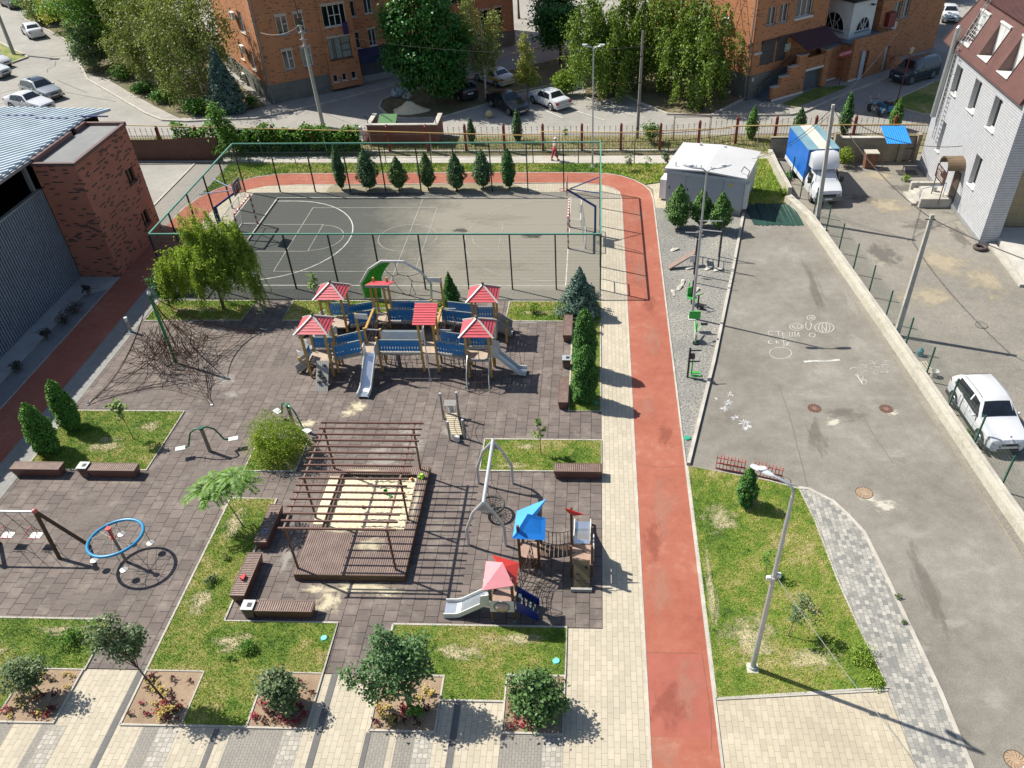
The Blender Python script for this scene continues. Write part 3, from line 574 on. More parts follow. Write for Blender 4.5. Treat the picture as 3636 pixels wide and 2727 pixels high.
# --- sports hall on the left: patterned brick block and ribbed metal wall
hall = thing('sports_hall', 'sports hall with patterned red brick block, ribbed blue grey wall and corrugated metal roof', 'building')
X0, X1, Y0, Y1, HT = -31.15, -28.72, 43.0, 49.3, 6.95
wE = [(4.42,5.42,3.82,4.72),(4.38,5.3,1.05,2.0)]
mb = MB(); wallgrid(mb, (X0,Y0,0), (1,0,0), (0,-1,0), 0, X1-X0, 0, HT-.08); wallgrid(mb, (X1,Y0,0), (0,1,0), (1,0,0), 0, Y1-Y0, 0, HT-.08, wE, .25)
wallgrid(mb, (X1,Y1,0), (-1,0,0), (0,1,0), 0, X1-X0, 0, HT-.08); wallgrid(mb, (X0,Y1,0), (0,-1,0), (-1,0,0), 0, Y1-Y0, 0, HT-.08)
mb.build('brick_wall', m_bk_dark, hall)
for h in wE: window(hall, (X1,Y0,0), (0,1,0), (1,0,0), h, (.5,), fm=m_brf, gm=m_gdark, d=-.14, sill=.05)
MB().box(X0+.12,X1-.12,Y0+.12,Y1-.12,6.8,6.93).build('roof', m_felt, hall)
mb = MB(); 
for x0,x1,y0,y1,z1_ in ((X0-.06,X1+.06,Y0-.06,Y0+.14,7.06),(X1-.14,X1+.06,Y0+.14,Y1-.14,7.06),(X0-.06,X1+.06,Y1-.14,Y1+.06,7.12),(X0-.06,X0+.16,Y1-1.4,Y1-.14,7.2),(X0-.06,X0+.16,Y0+.14,Y0+4.4,7.22)): mb.box(x0,x1,y0,y1,6.88,z1_)
mb.build('coping', m_cope, hall, bevel=.01)
mb = MB(); y = 13.9
while y < Y0-.1: mb.box(X0-.17,X0-.03,y,y+.085,.05,5.5); y += .21
mb.build('metal_wall', m_louv, hall)
MB().box(X0-.175,X0-.165,13.9,Y0-.02,.05,5.49).build('wall_backing', M('dark_backing', (.035,.04,.05), .7), hall)
MB().box(X0-.3,X0-.06,13.9,Y0-.02,5.5,5.58).build('wall_capping', m_alu, hall)
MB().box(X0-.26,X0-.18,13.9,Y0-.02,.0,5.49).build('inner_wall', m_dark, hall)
MB().box(-50,-49.8,14,52,0,7.19).box(-49.8,-31.3,50.9,51.0,0,7.19).box(-49.8,-31.7,13.5,13.7,0,7.19).build('light_block_wall', m_dark, hall)  # unseen walls, added to keep sunlight out of the open hall
for yy in (15,22,29,36,42.6): MB().box(X0-.45,X0-.25,yy,yy+.2,5.58,7.2).build('roof_post', m_alu, hall)
ROOF = [(-31.75,13.5),(-31.55,30),(-31.3,41.6),(-31.22,44.6),(-31.2,49.5),(-30.3,51.0),(-50,52.4),(-50,13.5)]
mb = MB().prism(ROOF, 7.20, 7.26)
rd = (Vector((-33.6,48.6))-Vector((-35.05,46.8))).normalized(); rn = Vector((-rd.y, rd.x))
def clip(poly, o, d):
 ts = []; n = len(poly)
 for i in range(n):
  a = Vector(poly[i]); b = Vector(poly[(i+1)%n]); e = b-a; den = d.x*e.y-d.y*e.x
  if abs(den) < 1e-9: continue
  t = ((a.x-o.x)*e.y-(a.y-o.y)*e.x)/den; s = ((a.x-o.x)*d.y-(a.y-o.y)*d.x)/den
  if 0 <= s < 1: ts.append(t)
 ts.sort(); return ts
for k in range(-75, 95):
 o = Vector((-35,47))+rn*k*.38; ts = clip(ROOF, o, rd)
 for i in range(0, len(ts)-1, 2):
  a = o+rd*ts[i]; b = o+rd*ts[i+1]
  if (b-a).length < .2: continue
  w0, w1 = rn*.11, rn*.07; A, B = Vector((a.x,a.y,7.262)), Vector((b.x,b.y,7.262)); up = Vector((0,0,.11)); w0 = Vector((w0.x,w0.y,0)); w1 = Vector((w1.x,w1.y,0))
  mb.add([A-w0,B-w0,B-w1+up,A-w1+up,A+w1+up,B+w1+up,B+w0,A+w0], [(0,1,2,3),(3,2,5,4),(4,5,6,7),(0,3,4,7),(1,6,5,2)])
mb.build('corrugated_roof', m_galv, hall)
mb = MB()
for i in range(7): a = Vector(ROOF[i]) if i else Vector(ROOF[0])
for i in range(1,3): mb.bar((ROOF[i][0]+.06,ROOF[i][1],7.12),(ROOF[i+1][0]+.06,ROOF[i+1][1],7.12),.1,.16)
mb.build('eave_gutter', m_alu, hall)
m_navy = M('navy_trim', (.03,.035,.13), .5)
mb = MB()
for a, b in (((35,997),(310,997)),((310,1020),(585,1022)),((650,1003),(930,1005))): mb.bar(at(px(1,1,*a),7.36), at(px(1,1,*b),7.36), .12, .06)
mb.build('roof_flashing', m_navy, hall)

# --- apartment house on the left
PA = (-29.1, 74.37); TA = R(35.4)
apt = thing('apartment_building', 'orange brick apartment house with a navy canopy, behind the huge dark green tree', 'building', PA, TA)
F = (1,0,0); N = (0,-1,0); HB = 17.0
W1 = [(1.95,2.95,5.4,6.92),(3.55,4.4,5.42,6.95),(1.86,2.83,2.6,4.15),(3.57,4.49,2.6,4.15),(1.95,2.95,8.4,9.9),(3.55,4.4,8.4,9.9)]
BY = [(6.05,8.2,5.5,7.2),(6.05,8.2,2.75,4.55),(6.05,8.2,8.4,10.1),(5.98,6.45,.85,1.5),(6.85,7.3,.85,1.5),(7.75,8.25,.85,1.5)]
RC = [(9.1,9.6,3.02,4.4),(10.45,11.2,3.02,4.45),(9.1,9.6,5.7,7.0),(10.45,11.25,5.77,7.0),(9.2,10.1,1.0,1.7),(10.5,11.4,1.1,1.9),(10.45,11.25,8.6,10.)]
WG = [(23.5,24.4,2.3,3.85),(25.1,25.98,2.3,3.9),(17.3,18.3,2.3,3.9),(23.5,24.4,5.2,6.8),(25.1,25.98,5.2,6.8),(19.6,21.9,5.0,6.7)]
LF = [(3.2,4.6,5.2,6.9),(2.6,3.9,2.2,3.8),(6.,7.,2.4,3.9)]
mb = MB(); wallgrid(mb, (0,0,0), F, N, 0, 5.75, 0, HB, W1); wallgrid(mb, (0,-.22,0), F, N, 5.75, 8.75, 0.25, HB, BY, .2); mb.box(5.75,5.76,-.22,0,0.25,HB); mb.box(8.74,8.75,-.22,1.0,0.25,HB)
wallgrid(mb, (0,1.0,0), F, N, 8.75, 14, 0, HB, RC); mb.box(13.99,14,1.0,3.1,0,HB); wallgrid(mb, (0,3.1,0), F, N, 14, 27.4, 0, HB, WG)
wallgrid(mb, (0,0,0), (0,1,0), (-1,0,0), 0, 14, 0, HB, [(a,b,c,d) for a,b,c,d in LF]); wallgrid(mb, (27.4,0,0), (0,1,0), (1,0,0), 3.1, 14, 0, HB); wallgrid(mb, (0,14,0), F, (0,1,0), 0, 27.4, 0, HB)
mb.build('brick_wall', m_bk_org, apt)
MB().box(-.3,27.7,-.4,14.3,HB+.004,HB+.3).build('roof', m_felt, apt)
MB().box(-.05,5.75,-.05,-.001,0,1.62).box(-.05,-.001,-.001,14,0,1.62).build('plinth', m_plinth, apt); MB().box(14.02,27.45,3.05,3.098,0,1.5).build('plinth', m_plinth, apt)
for h in W1: window(apt, (0,0,0), F, N, h, (.5,), [(1,.55)], gm=m_curt if h[0] > 3 and h[2] < 3 else m_glass, sm=M('blue_sill', (.20,.27,.30), .5))
window(apt, (0,-.22,0), F, N, BY[0], (.27,.52,.77), [(1,.5),(2,.5)], fw=.06, gm=m_gdark); window(apt, (0,-.22,0), F, N, BY[2], (.25,.5,.75), fw=.06)
window(apt, (0,-.22,0), F, N, BY[1], (.22,.3,.58), [(3,.35),(3,.68)], fm=m_brf, fw=.05, gm=m_curt)
for h in BY[3:]: window(apt, (0,-.22,0), F, N, h, (), fw=.06, gm=m_gdark, sill=.08)
for h in RC[:4]+RC[6:]: window(apt, (0,1.0,0), F, N, h, (.5,) if h[1]-h[0] > .6 else (), fw=.06)
for h in RC[4:6]: window(apt, (0,1.0,0), F, N, h, (.5,), fm=m_brf, fw=.04, gm=m_gdark, sill=0)
for h in WG: window(apt, (0,3.1,0), F, N, h, (.5,), fm=m_brf, gm=m_gdark)
for h in LF: window(apt, (0,0,0), (0,1,0), (-1,0,0), h, (.5,), gm=m_gdark)
mb = MB()
for h in W1+BY[:3]: o = -.22 if h in BY else 0; fbox(mb, (0,o,0), F, N, h[0]-.05, h[1]+.05, h[3]+.002, h[3]+.2, 0.0, .05)
for h in RC[:4]: fbox(mb, (0,1,0), F, N, h[0]-.05, h[1]+.05, h[3]+.002, h[3]+.18, 0, .05)
for h in WG: fbox(mb, (0,3.1,0), F, N, h[0]-.05, h[1]+.05, h[3]+.002, h[3]+.18, 0, .05)
mb.build('lintel', M('pale_lintel', (.46,.38,.30), .8, .15, 3.), apt)
cn = MB(); cn.slab((8.78,-.5,2.55),(13.9,-.5,2.55),(13.9,.98,2.95),(8.78,.98,2.95),.08); cn.box(8.78,13.9,-.52,-.46,2.0,2.55)
cn.build('canopy', M('navy_sheet', (.018,.028,.075), .5), apt)
MB().box(8.77,13.98,.90,.985,0.6,2.0).build('wall_panel', M('blue_grey_render', (.10,.12,.15), .8), apt)
MB().box(8.77,13.98,.82,.985,0,.6).build('base_panel', M('pale_blue_render', (.30,.35,.38), .8), apt)
tw = MB(); tw.box(7.62,8.12,-.5,-.46,4.75,5.75); two = tw.build('towel', M('purple_towel', (.05,.022,.10), .9), None)
two.location = (PA[0],PA[1],0); two.rotation_euler = (0,0,TA); tag(two, 'purple towel hung out below the white balcony window of the left apartment house', 'towel')
def drain(par, u, v, z1, r=.06):
 MB().tube([(u,v,.35),(u,v,z1)], r, 8).tube([(u,v,.35),(u,v-.18,.12)], r, 8).build('drainpipe', M('grey_drainpipe', (.24,.25,.26), .45, .1, 3., metal=.4), par, smooth=40)
drain(apt, .12, -.12, HB)
def ac_unit(lab, base, th, u, v, z, out, ud):
 t = thing('air_conditioner', lab, 'air conditioner', (base[0]+u*math.cos(th)-v*math.sin(th), base[1]+u*math.sin(th)+v*math.cos(th), z), th+out)
 b = MB().box(-.4,.4,-.36,-.06,0,.56).build('case', m_wfr, t, bevel=.02); MB().lathe([(.21,-.005),(.21,.01),(.17,.012),(.17,.0)], (-.1,-.365,.28), 16, 'y').build('fan_grille', m_blk, t)
 MB().box(-.3,-.26,-.4,0,-.06,0).box(.26,.3,-.4,0,-.06,0).build('bracket', m_alu, t); return t
for lb, q, zz in (('white air conditioner high on the sunlit side wall beside the upper window', (240,130), 0), ('white air conditioner beside the lower window of the sunlit side wall', (330,430), 0), ('white air conditioner on the grey plinth behind the blue spruce', (335,680), 0)):
 nA = Vector((math.cos(TA), math.sin(TA), 0)); P = on_plane((740+q[0]*.394, q[1]*.394), (PA[0],PA[1],0), nA); vv = (P.x-PA[0])*-math.sin(TA)+(P.y-PA[1])*math.cos(TA)
 ac_unit(lb, PA, TA, -.05, vv, P.z-.3, -math.pi/2, 0)

# --- apartment house on the right
PB = (13.46, 74.62); TB = R(36.9)
apr = thing('apartment_building', 'orange brick apartment house with a white box of arched windows and stepped entrance stair', 'building', PB, TB)
W2 = [(1.2,2.25,5.85,7.25),(2.62,3.68,5.85,7.3),(4.6,6.7,5.95,7.5),(.95,2.7,2.7,4.5),(2.45+.4,4.2,2.7,4.55),(18.3,19.5,3.75,5.3),(19.6,20.8,3.75,5.35),(1.2,2.25,8.7,10.2),(2.62,3.68,8.7,10.2)]
L2 = [(6,7.2,5.4,6.9),(9,10.2,5.4,6.9),(6,7.2,2.4,3.9)]
mb = MB(); wallgrid(mb, (0,0,0), F, N, 0, 8.9, 0, 18, W2[:5]+W2[7:9], .25); wallgrid(mb, (0,4.6,0), F, N, 8.9, 16.6, 0, 18, [], .25); wallgrid(mb, (0,0,0), F, N, 16.6, 26.4, 0, 18, W2[5:7], .25); wallgrid(mb, (8.9,0,0), (0,1,0), (1,0,0), 0, 4.6, 0, 18); wallgrid(mb, (16.6,0,0), (0,1,0), (-1,0,0), 0, 4.6, 0, 18); wallgrid(mb, (0,0,0), (0,1,0), (-1,0,0), 0, 14, 0, 18, L2); wallgrid(mb, (26.4,0,0), (0,1,0), (1,0,0), 0, 14, 0, 18); wallgrid(mb, (0,14,0), F, (0,1,0), 0, 26.4, 0, 18)
mb.build('brick_wall', m_bk_org, apr); MB().box(-.3,26.7,-.3,14.3,18.004,18.3).build('roof', m_felt, apr)
MB().box(-.05,5.2,-.05,-.001,0,2.05).box(-.05,-.001,-.001,14,0,2.05).build('plinth', m_plinth, apr)
sil = _m['blue_sill']
for i, h in enumerate(W2):
 if i in (3,4): continue
 window(apr, (0,0,0), F, N, h, (.36,.68) if i == 2 else (.5,), gm=m_gdark if i < 2 else m_glass, d=-.16, fw=.06, sm=sil if i != 2 else m_wfr)
for h in L2: window(apr, (0,0,0), (0,1,0), (-1,0,0), h, (.5,), gm=m_gdark)
m_shut = M('grey_shutter', (.075,.07,.072), .6, .1, 3.)
for h in W2[3:5]:
 s = MB()
 z = h[2]
 while z < h[3]-.03: fbox(s, (0,0,0), F, N, h[0]+.02, h[1]-.02, z, z+.055, -.1, -.06); z += .06
 so_ = s.build('roller_shutter', m_shut, apr); fbox(MB(), (0,0,0), F, N, h[0]-.03, h[1]+.03, h[3]-.02, h[3]+.2, .001, .2).build('shutter_box', M('brown_box', (.055,.03,.028), .5), so_)
drain(apr, -.12, .25, 18)
# bay with its floor slab
mb = MB(); fbox(mb, (0,0,0), F, N, 4.5, 6.8, 5.78, 5.9, .01, .16); mb.build('balcony_sill', m_wfr, apr)
m_pur = M('purple_sheet', (.06,.028,.04), .5, .15, 1.)
MB().slab((4.2,-2.3,3.95),(8.6,-2.3,3.95),(8.9,-.02,4.75),(4.1,-.02,4.75),.07).build('porch_canopy', m_pur, apr)
# stair: stepped brick parapet and treads
st = MB()
for i in range(12): st.box(.75+i*.36, .75+(i+1)*.36+.0, -1.25, -.055, 0, .17*(i+1)-.01)
st.box(5.07,8.3,-1.25,-.055,0,2.03)
st.build('stair', M('blue_grey_steps', (.10,.115,.135), .8, .15, 2.), apr)
pw = MB()
for u0, u1, zt in ((1.35,2.25,1.15),(2.25,3.2,1.85),(3.2,4.25,2.5),(4.25,5.3,3.25)): pw.box(u0,u1,-1.58,-1.26,0.16,zt)
pw.box(5.3,7.6,-1.55,-1.28,2.0,2.95).box(7.6,8.3,-1.62,-1.0,0.1,3.2)
pw.build('parapet_wall', m_bk_org, apr)
cp = MB()
for u0, u1, zt in ((1.3,2.24,1.15),(2.2,3.19,1.85),(3.15,4.24,2.5),(4.2,5.4,3.25)): cp.box(u0,u1,-1.63,-1.21,zt+.002,zt+.08)
cp.box(7.55,8.36,-1.68,-.95,3.202,3.28); cp.build('parapet_cap', m_conc, apr)
MB().box(1.33,5.32,-1.62,-1.585,0,.17).box(5.3,7.6,-1.6,-1.25,1.82,1.99).build('white_base', m_white, apr)
MB().tube([(.8,-.35,1.05),(4.6,-.35,3.1)], .03, 6).tube([(.8,-.35,1.05),(.8,-.35,.2)], .03, 6).build('handrail', M('dark_rail', (.03,.015,.015), .5), apr)
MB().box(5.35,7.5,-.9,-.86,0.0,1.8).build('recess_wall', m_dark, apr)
# single-storey brick block with parapet, and the white box on it
bl = MB(); DR = [(12.35,13.25,0.05,2.35),(15.6,16.2,0.05,2.3)]
wallgrid(bl, (0,-2.0,0), F, N, 10.9, 16.6, 0, 3.15, DR, .3); wallgrid(bl, (10.9,-2,0), (0,1,0), (-1,0,0), 0, 6.5, 0, 3.15); wallgrid(bl, (16.6,-2,0), (0,1,0), (1,0,0), 0, 2.0, 0, 3.15); wallgrid(bl, (8.3,-.6,0), F, N, 0, 2.6, 0, 2.9)
bl.box(10.9,16.6,-2.0,-1.75,3.152,3.6).box(16.35,16.6,-1.75,0,3.152,3.6)
bl.build('entrance_block', m_bk_org, apr)
MB().box(10.9,16.58,-1.75,4.55,3.02,3.149).box(8.3,10.88,-.6,-.01,2.9,3.0).build('block_roof', M('grey_green_roof', (.14,.18,.19), .7, .15, 1.), apr)
mb = MB(); fbox(mb, (0,-2,0), F, N, 12.37, 12.9, .06, 2.3, -.25, -.2); db = mb.build('door', m_wfr, apr)
mb = MB(); fbox(mb, (0,-2,0), F, N, 15.62, 16.18, .06, 2.28, -.25, -.2); mb.build('door', m_wfr, apr)
MB().tube([(12.2,-2.12,.02),(12.2,-2.12,2.5)], .13, 12).tube([(12.45,-2.12,.02),(12.45,-2.12,2.4)], .12, 12).build('white_pipe', M('white_pipe', (.45,.50,.55), .4), apr, smooth=40)
MB().box(8.3,10.85,-.66,-.602,0,.14).box(10.88,12.1,-2.06,-2.002,0,.14).build('white_base', m_white, apr)
wb = MB(); wb.box(11.85,15.0,-.42,4.5,3.15,6.25); wbo = wb.build('white_box', M('white_render', (.66,.66,.63), .85, .1, 1.), apr)
MB().box(11.6,15.2,-.65,4.55,6.252,6.4).build('box_roof', M('black_felt', (.03,.032,.036), .7), wbo)
def archwin(o, ud, nd, uc, z0, r):
 mb = MB(); P = lambda u, z, d: Vector(o)+Vector(ud)*u+Vector(nd)*d+Vector((0,0,z))
 arcp = [(uc+r*math.cos(R(a)), z0+1.15*r*math.sin(R(a))) for a in range(0,181,15)]
 mb.tube([P(u,z,.02) for u, z in arcp]+[P(uc-r,z0,.02),P(uc+r,z0,.02)], .05, 5)
 for a in (55,90,125): mb.bar(P(uc,z0,.03), P(uc+r*math.cos(R(a)), z0+1.15*r*math.sin(R(a)), .03), .05)
 mb.tube([P(uc+.5*r*math.cos(R(a)), z0+.55*r*math.sin(R(a)), .03) for a in range(0,181,20)], .025, 5)
 f = mb.build('arched_window', m_wfr, apr)
 pts = [P(u,z,.008) for u, z in arcp]; b = MB(); b.add(pts, [tuple(range(len(pts)))] if Vector(ud).cross(Vector((0,0,1))).dot(Vector(nd)) > 0 else [tuple(range(len(pts)))[::-1]]); b.build('pane', m_gdark, f)
 fbox(MB(), o, ud, nd, uc-r-.1, uc+r+.1, z0-.16, z0-.06, .002, .12).build('sill', sil, f)
archwin((0,-.42,0), F, N, 13.6, 3.75, .95); archwin((11.85,0,0), (0,-1,0), (-1,0,0), -1.5, 3.75, 1.25)
MB().box(14.15,14.45,-.75,-.425,5.75,5.85).build('floodlight', m_blk, apr)
# round planter and shop corner further along
tag(heap('brick_planter', (PB[0]+18.4*math.cos(TB)+1.3*math.sin(TB), PB[1]+18.4*math.sin(TB)-1.3*math.cos(TB)), 1.6, 1.3, .9, m_bk_org, 5, 5, 20), 'rounded brick planter with clipped greenery beside the white doors of the brick block', 'planter')
MB().box(17.3,18.3,-.5,-.002,3.3,4.6).build('red_shop_board', M('dark_red_board', (.20,.03,.03), .5), apr)
MB().box(17.4,18.6,-.9,-.45,2.55,2.75).build('yellow_awning', M('ochre_awning', (.40,.24,.07), .6), apr)
MB().box(18.6,19.3,-.06,-.002,2.75,3.55).build('poster', M('white_poster', (.55,.55,.58), .6, .25, 7.), apr)
MB().box(3.92,4.6,-.03,-.002,3.38,4.0).build('notice_board', M('mint_board', (.42,.55,.50), .6, .3, 6.), apr)
MB().box(.22,1.08,-.03,-.002,3.68,3.88).build('address_plate', m_wfr, apr)
MB().box(.32,1.0,-.034,-.031,3.76,3.80).build('address_line', m_navy, apr)
fk = MB(); fbox(fk, (0,0,0), F, N, .25, .42, 1.55, 1.85, .055, .1); fk.build('meter_box', m_wfr, apr)
mb = MB()
for v in (1.55,2.3): mb.tube([(-.95,v,5.2),(-.02,v+.0,7.9)], .025, 5); mb.tube([(-.05,v,5.2),(-.95,v,5.2)], .025, 5)
mb.build('wall_bracket', M('dark_red_rail', (.17,.02,.02), .5), apr)
ac_unit('white air conditioner on the sunlit side wall above the birch trees', PB, TB, -.05, 3.3, 5.6, -math.pi/2, 0)

# --- white sided house on the right
wh = thing('mansard_house', 'white sided house with a brown tiled mansard roof, a ladder and a silver flue', 'building', (24.0,0,0))
ridge = BRK('white_siding', (.52,.525,.535), (.51,.515,.525), (.34,.35,.37), 3000., .15, .028, wall=True, swap=False, stain=.05, bump=.6, rough=.45, fine=3)
WY = [(56.78,57.9,5.9,7.62),(53.42,54.52,5.9,7.75),(50.02,51.2,5.92,7.75),(56.9,57.5,2.1,4.05),(50.2,51.25,2.3,4.2)]
mb = MB(); rvm = MB(); wallgrid(mb, (0,0,0), (0,1,0), (-1,0,0), 47.3, 59.75, 0, 8.45, WY, .35, rvm); rvm.build('window_reveal', M('pale_reveal', (.50,.50,.49), .5, .05, 2.), wh); wallgrid(mb, (0,59.75,0), (1,0,0), (0,1,0), 0, 14, 0, 8.45)
wallgrid(mb, (0,47.3,0), (1,0,0), (0,-1,0), 0, 1.15, 0, 8.45); mb.box(1.14,1.15,47.3,48.9,0,8.45); mb.build('siding_wall', ridge, wh)
m_tan = BRK('tan_panel', (.42,.33,.185), (.40,.315,.175), (.26,.20,.12), .62, .62, .012, wall=True, swap=False, stain=.1, offset=0.0, rough=.5)
mb = MB(); wallgrid(mb, (1.15,48.9,0), (1,0,0), (0,-1,0), 0, 16, 0, 8.45); mb.build('tan_wall', m_tan, wh)
for i, h in enumerate(WY): window(wh, (0,0,0), (0,1,0), (-1,0,0), h, (.5,) if i != 3 else (), d=-.28, fw=.07, sill=.1, gm=m_gdark)
MB().box(-.05,-.002,47.28,59.7,0.02,.3).build('base_flashing', m_alu, wh)
m_tile = None
def tilemat():
 mm, t, b = nodes('brown_tile_sheet'); v = coord(t); s = t.nodes.new('ShaderNodeSeparateXYZ'); t.links.new(v, s.inputs[0])
 wv = mathn(t, 'SINE', mathn(t, 'MULTIPLY', s.outputs[1], 2*math.pi/.19)); st = mathn(t, 'FRACT', mathn(t, 'MULTIPLY', s.outputs[2], 1/.34))
 h = mathn(t, 'ADD', mathn(t, 'MULTIPLY', wv, .5), mathn(t, 'MULTIPLY', st, -1.2))
 f = noise(t, v, 1.2, 5); c = ramp(t, f, [(.3, (.088,.032,.025)), (.7, (.125,.048,.037))]); t.links.new(c, b.inputs['Base Color']); b.inputs['Roughness'].default_value = .5
 bumpn(t, b, h, 1.0, .06); return mm
m_tile = tilemat()
E0, E1, RX, RZ = 47.6, 60.7, 1.05, 11.3
MH = [(56.9,58.4,8.95,10.75),(53.6,55.1,8.95,10.8),(50.4,51.9,8.95,10.85)]
# sloped mansard face made in slope coordinates so the windows are real openings
sx = lambda z: -.22+(z-8.4)*(RX+.22)/(RZ-8.4)
mb = MB(); us = sorted({E0, E1, *[h[i] for h in MH for i in (0,1)]}); zs = sorted({8.4, RZ, *[h[i] for h in MH for i in (2,3)]})
for i in range(len(us)-1):
 for j in range(len(zs)-1):
  cu, cz = (us[i]+us[i+1])/2, (zs[j]+zs[j+1])/2
  if any(h[0] < cu < h[1] and h[2] < cz < h[3] for h in MH): continue
  a, b, c, d = us[i], us[i+1], zs[j], zs[j+1]; kk = lambda y, z: (sx(z), (y if y != E1 else E1-(z-8.4)*.42), z)
  mb.quad(kk(b,c), kk(a,c), kk(a,d), kk(b,d))
mb.quad((14,E1,8.4),(sx(8.4),E1,8.4),(sx(RZ),E1-(RZ-8.4)*.42,RZ),(14,E1-(RZ-8.4)*.42,RZ))
mb.quad((sx(8.4),E0,8.4),(14,E0,8.4),(14,E0,RZ),(sx(RZ),E0,RZ))
mb.build('mansard_roof', m_tile, wh)
MB().box(-.22,14,E0,E1,8.3,8.395).build('eave', m_cope, wh)
mb = MB(); mb.quad((RX-.15,E1-.9,RZ+.03),(RX-.15,E0-.2,RZ+.03),(9,E0-.2,12.6),(9,E1-.9,12.6)); y = E0-.2
while y < E1-1: mb.bar((RX-.2,y,RZ+.05),(9,y,12.62),.09,.05); y += .22
mb.build('upper_roof', M('brown_ribbed_sheet', (.16,.075,.062), .5, .15, 1.), wh)
MB().bar((-.22,E1+.02,8.42),(RX,E1-(RZ-8.4)*.42+.02,RZ),.14,.1).build('verge_trim', m_cope, wh)
for k, h in enumerate(MH):
 xa, xb = sx(h[3])-.06, sx(h[2]); mb = MB()
 xi = xa
 mb.box(xi,xi+.05,h[0],h[0]+.08,h[2],h[3]).box(xi,xi+.05,h[1]-.08,h[1],h[2],h[3]).box(xi,xi+.05,h[0]+.08,h[1]-.08,h[2],h[2]+.08).box(xi,xi+.05,h[0]+.08,h[1]-.08,h[3]-.08,h[3]).box(xi,xi+.05,(h[0]+h[1])/2-.04,(h[0]+h[1])/2+.04,h[2]+.08,h[3]-.08)
 f = mb.build('dormer_window', m_wfr, wh)
 gl = MB(); gl.box(xi+.02,xi+.03,h[0]+.05,h[1]-.05,h[2]+.05,h[3]-.05); gl.build('pane', M('white_blind', (.55,.56,.55), .3, .12, 3.), f)
 MB().box(sx(h[2])-.12,xi,h[0]-.05,h[1]+.05,h[2]-.06,h[2]-.004).build('sill', m_wfr, f)
 MB().box(sx(h[3])-.12,sx(h[3])+.4,h[0]-.05,h[1]+.05,h[3]+.004,h[3]+.1).build('hood', m_wfr, f)
 ck_ = MB()
 for y in (h[0]-.03, h[1]+.005): ck_.add([(sx(h[2])-.06,y,h[2]),(xi+.05,y,h[2]),(xi+.05,y,h[3]),(sx(h[3])-.06,y,h[3])]+[(sx(h[2])-.06,y+.025,h[2]),(xi+.05,y+.025,h[2]),(xi+.05,y+.025,h[3]),(sx(h[3])-.06,y+.025,h[3])], [(0,1,2,3),(7,6,5,4),(0,3,7,4),(0,4,5,1),(2,6,7,3)])
 ck_.build('cheek', m_cope, f)
 if k == 0:
  gr = MB()
  for i in range(9): z = h[2]+.1+i*(h[3]-h[2]-.2)/8; gr.bar((sx(z)+.2,h[0]+.05,z),(sx(z)+.2,h[1]-.05,z),.02)
  for i in range(5): y = h[0]+.1+i*(h[1]-h[0]-.2)/4; gr.bar((sx(h[2])+.2,y,h[2]),(sx(h[3])+.2,y,h[3]),.02)
  gr.build('grille', m_wfr, f)
MB().tube([(-.3,58.85,3.9),(-.3,58.55,9.7)], .19, 14).lathe([(.19,0),(.1,.12),(.02,.16)], (-.3,58.54,9.7), 14).build('flue', m_alu, wh, smooth=40)
ld = MB()
for dy in (-.2,.2): ld.bar((-.28,57.85+dy,2.7),(-.32,57.8+dy,8.6),.04); ld.bar((-.32,57.8+dy,8.6),(RX-.2,57.75+dy,11.6),.04)
for i in range(20): z = 2.85+i*.3; ld.bar((-.28,57.65,z),(-.28,58.05,z),.03)
for i in range(9): t_ = i/8; ld.bar((-.32+t_*1.15,57.6,8.7+t_*2.8),(-.32+t_*1.15,58.,8.7+t_*2.8),.035)
for z in (4,5.5,7): ld.bar((-.28,57.85,z),(-.01,57.85,z),.03)
ld.build('ladder', m_alu, wh)
# arched brown porch with its sign board
aw = MB(); n = 12
for i in range(n):
 a0, a1 = R(180*i/n), R(180*(i+1)/n)
 f_ = lambda a, x: (x, 52.85+.75*math.cos(a), 2.72+.62*math.sin(a))
 aw.slab(f_(a0,-1.15), f_(a0,-.02), f_(a1,-.02), f_(a1,-1.15), .03)
aw.build('arched_porch', M('smoked_brown_sheet', (.15,.10,.055), .3, .15, 2.), wh, smooth=30)
MB().box(-1.16,-1.12,51.95,53.75,1.75,2.62).build('porch_sign', M('dark_maroon_board', (.045,.018,.018), .5), wh)
MB().box(-.06,-.004,52.4,53.4,.45,2.35).build('porch_door', m_brf, wh)
mb = MB()
for y in (52.1,53.6): mb.bar((-1.1,y,.45),(-1.1,y,2.7),.05)
mb.build('porch_post', M('brown_steel', (.08,.05,.035), .5), wh)
def text(body, size, loc, rot, mt, par, name='lettering', ext=.004, align='CENTER'):
 c = bpy.data.curves.new(name, 'FONT'); c.body = body; c.size = size; c.extrude = ext; c.align_x = align; c.align_y = 'CENTER'
 tmp = bpy.data.objects.new('tmp', c); COL.objects.link(tmp); dg = bpy.context.evaluated_depsgraph_get(); me = bpy.data.meshes.new_from_object(tmp.evaluated_get(dg))
 bpy.data.objects.remove(tmp); me.materials.clear(); me.materials.append(mt); o = bpy.data.objects.new(name, me); COL.objects.link(o); o.location = loc; o.rotation_euler = rot; o.parent = par; return o
m_let = M('cream_lettering', (.62,.57,.50), .6)
text('BEAUTY', .26, (-1.165,53.05,2.47), (R(90),0,R(-90)), m_let, wh); text('ZONE', .24, (-1.165,53.2,2.22), (R(90),0,R(-90)), m_let, wh)
mb = MB()
for z in (2.08,1.98,1.88): mb.box(-1.166,-1.162,52.3,53.4,z-.015,z+.015)
mb.build('small_print', m_let, wh)
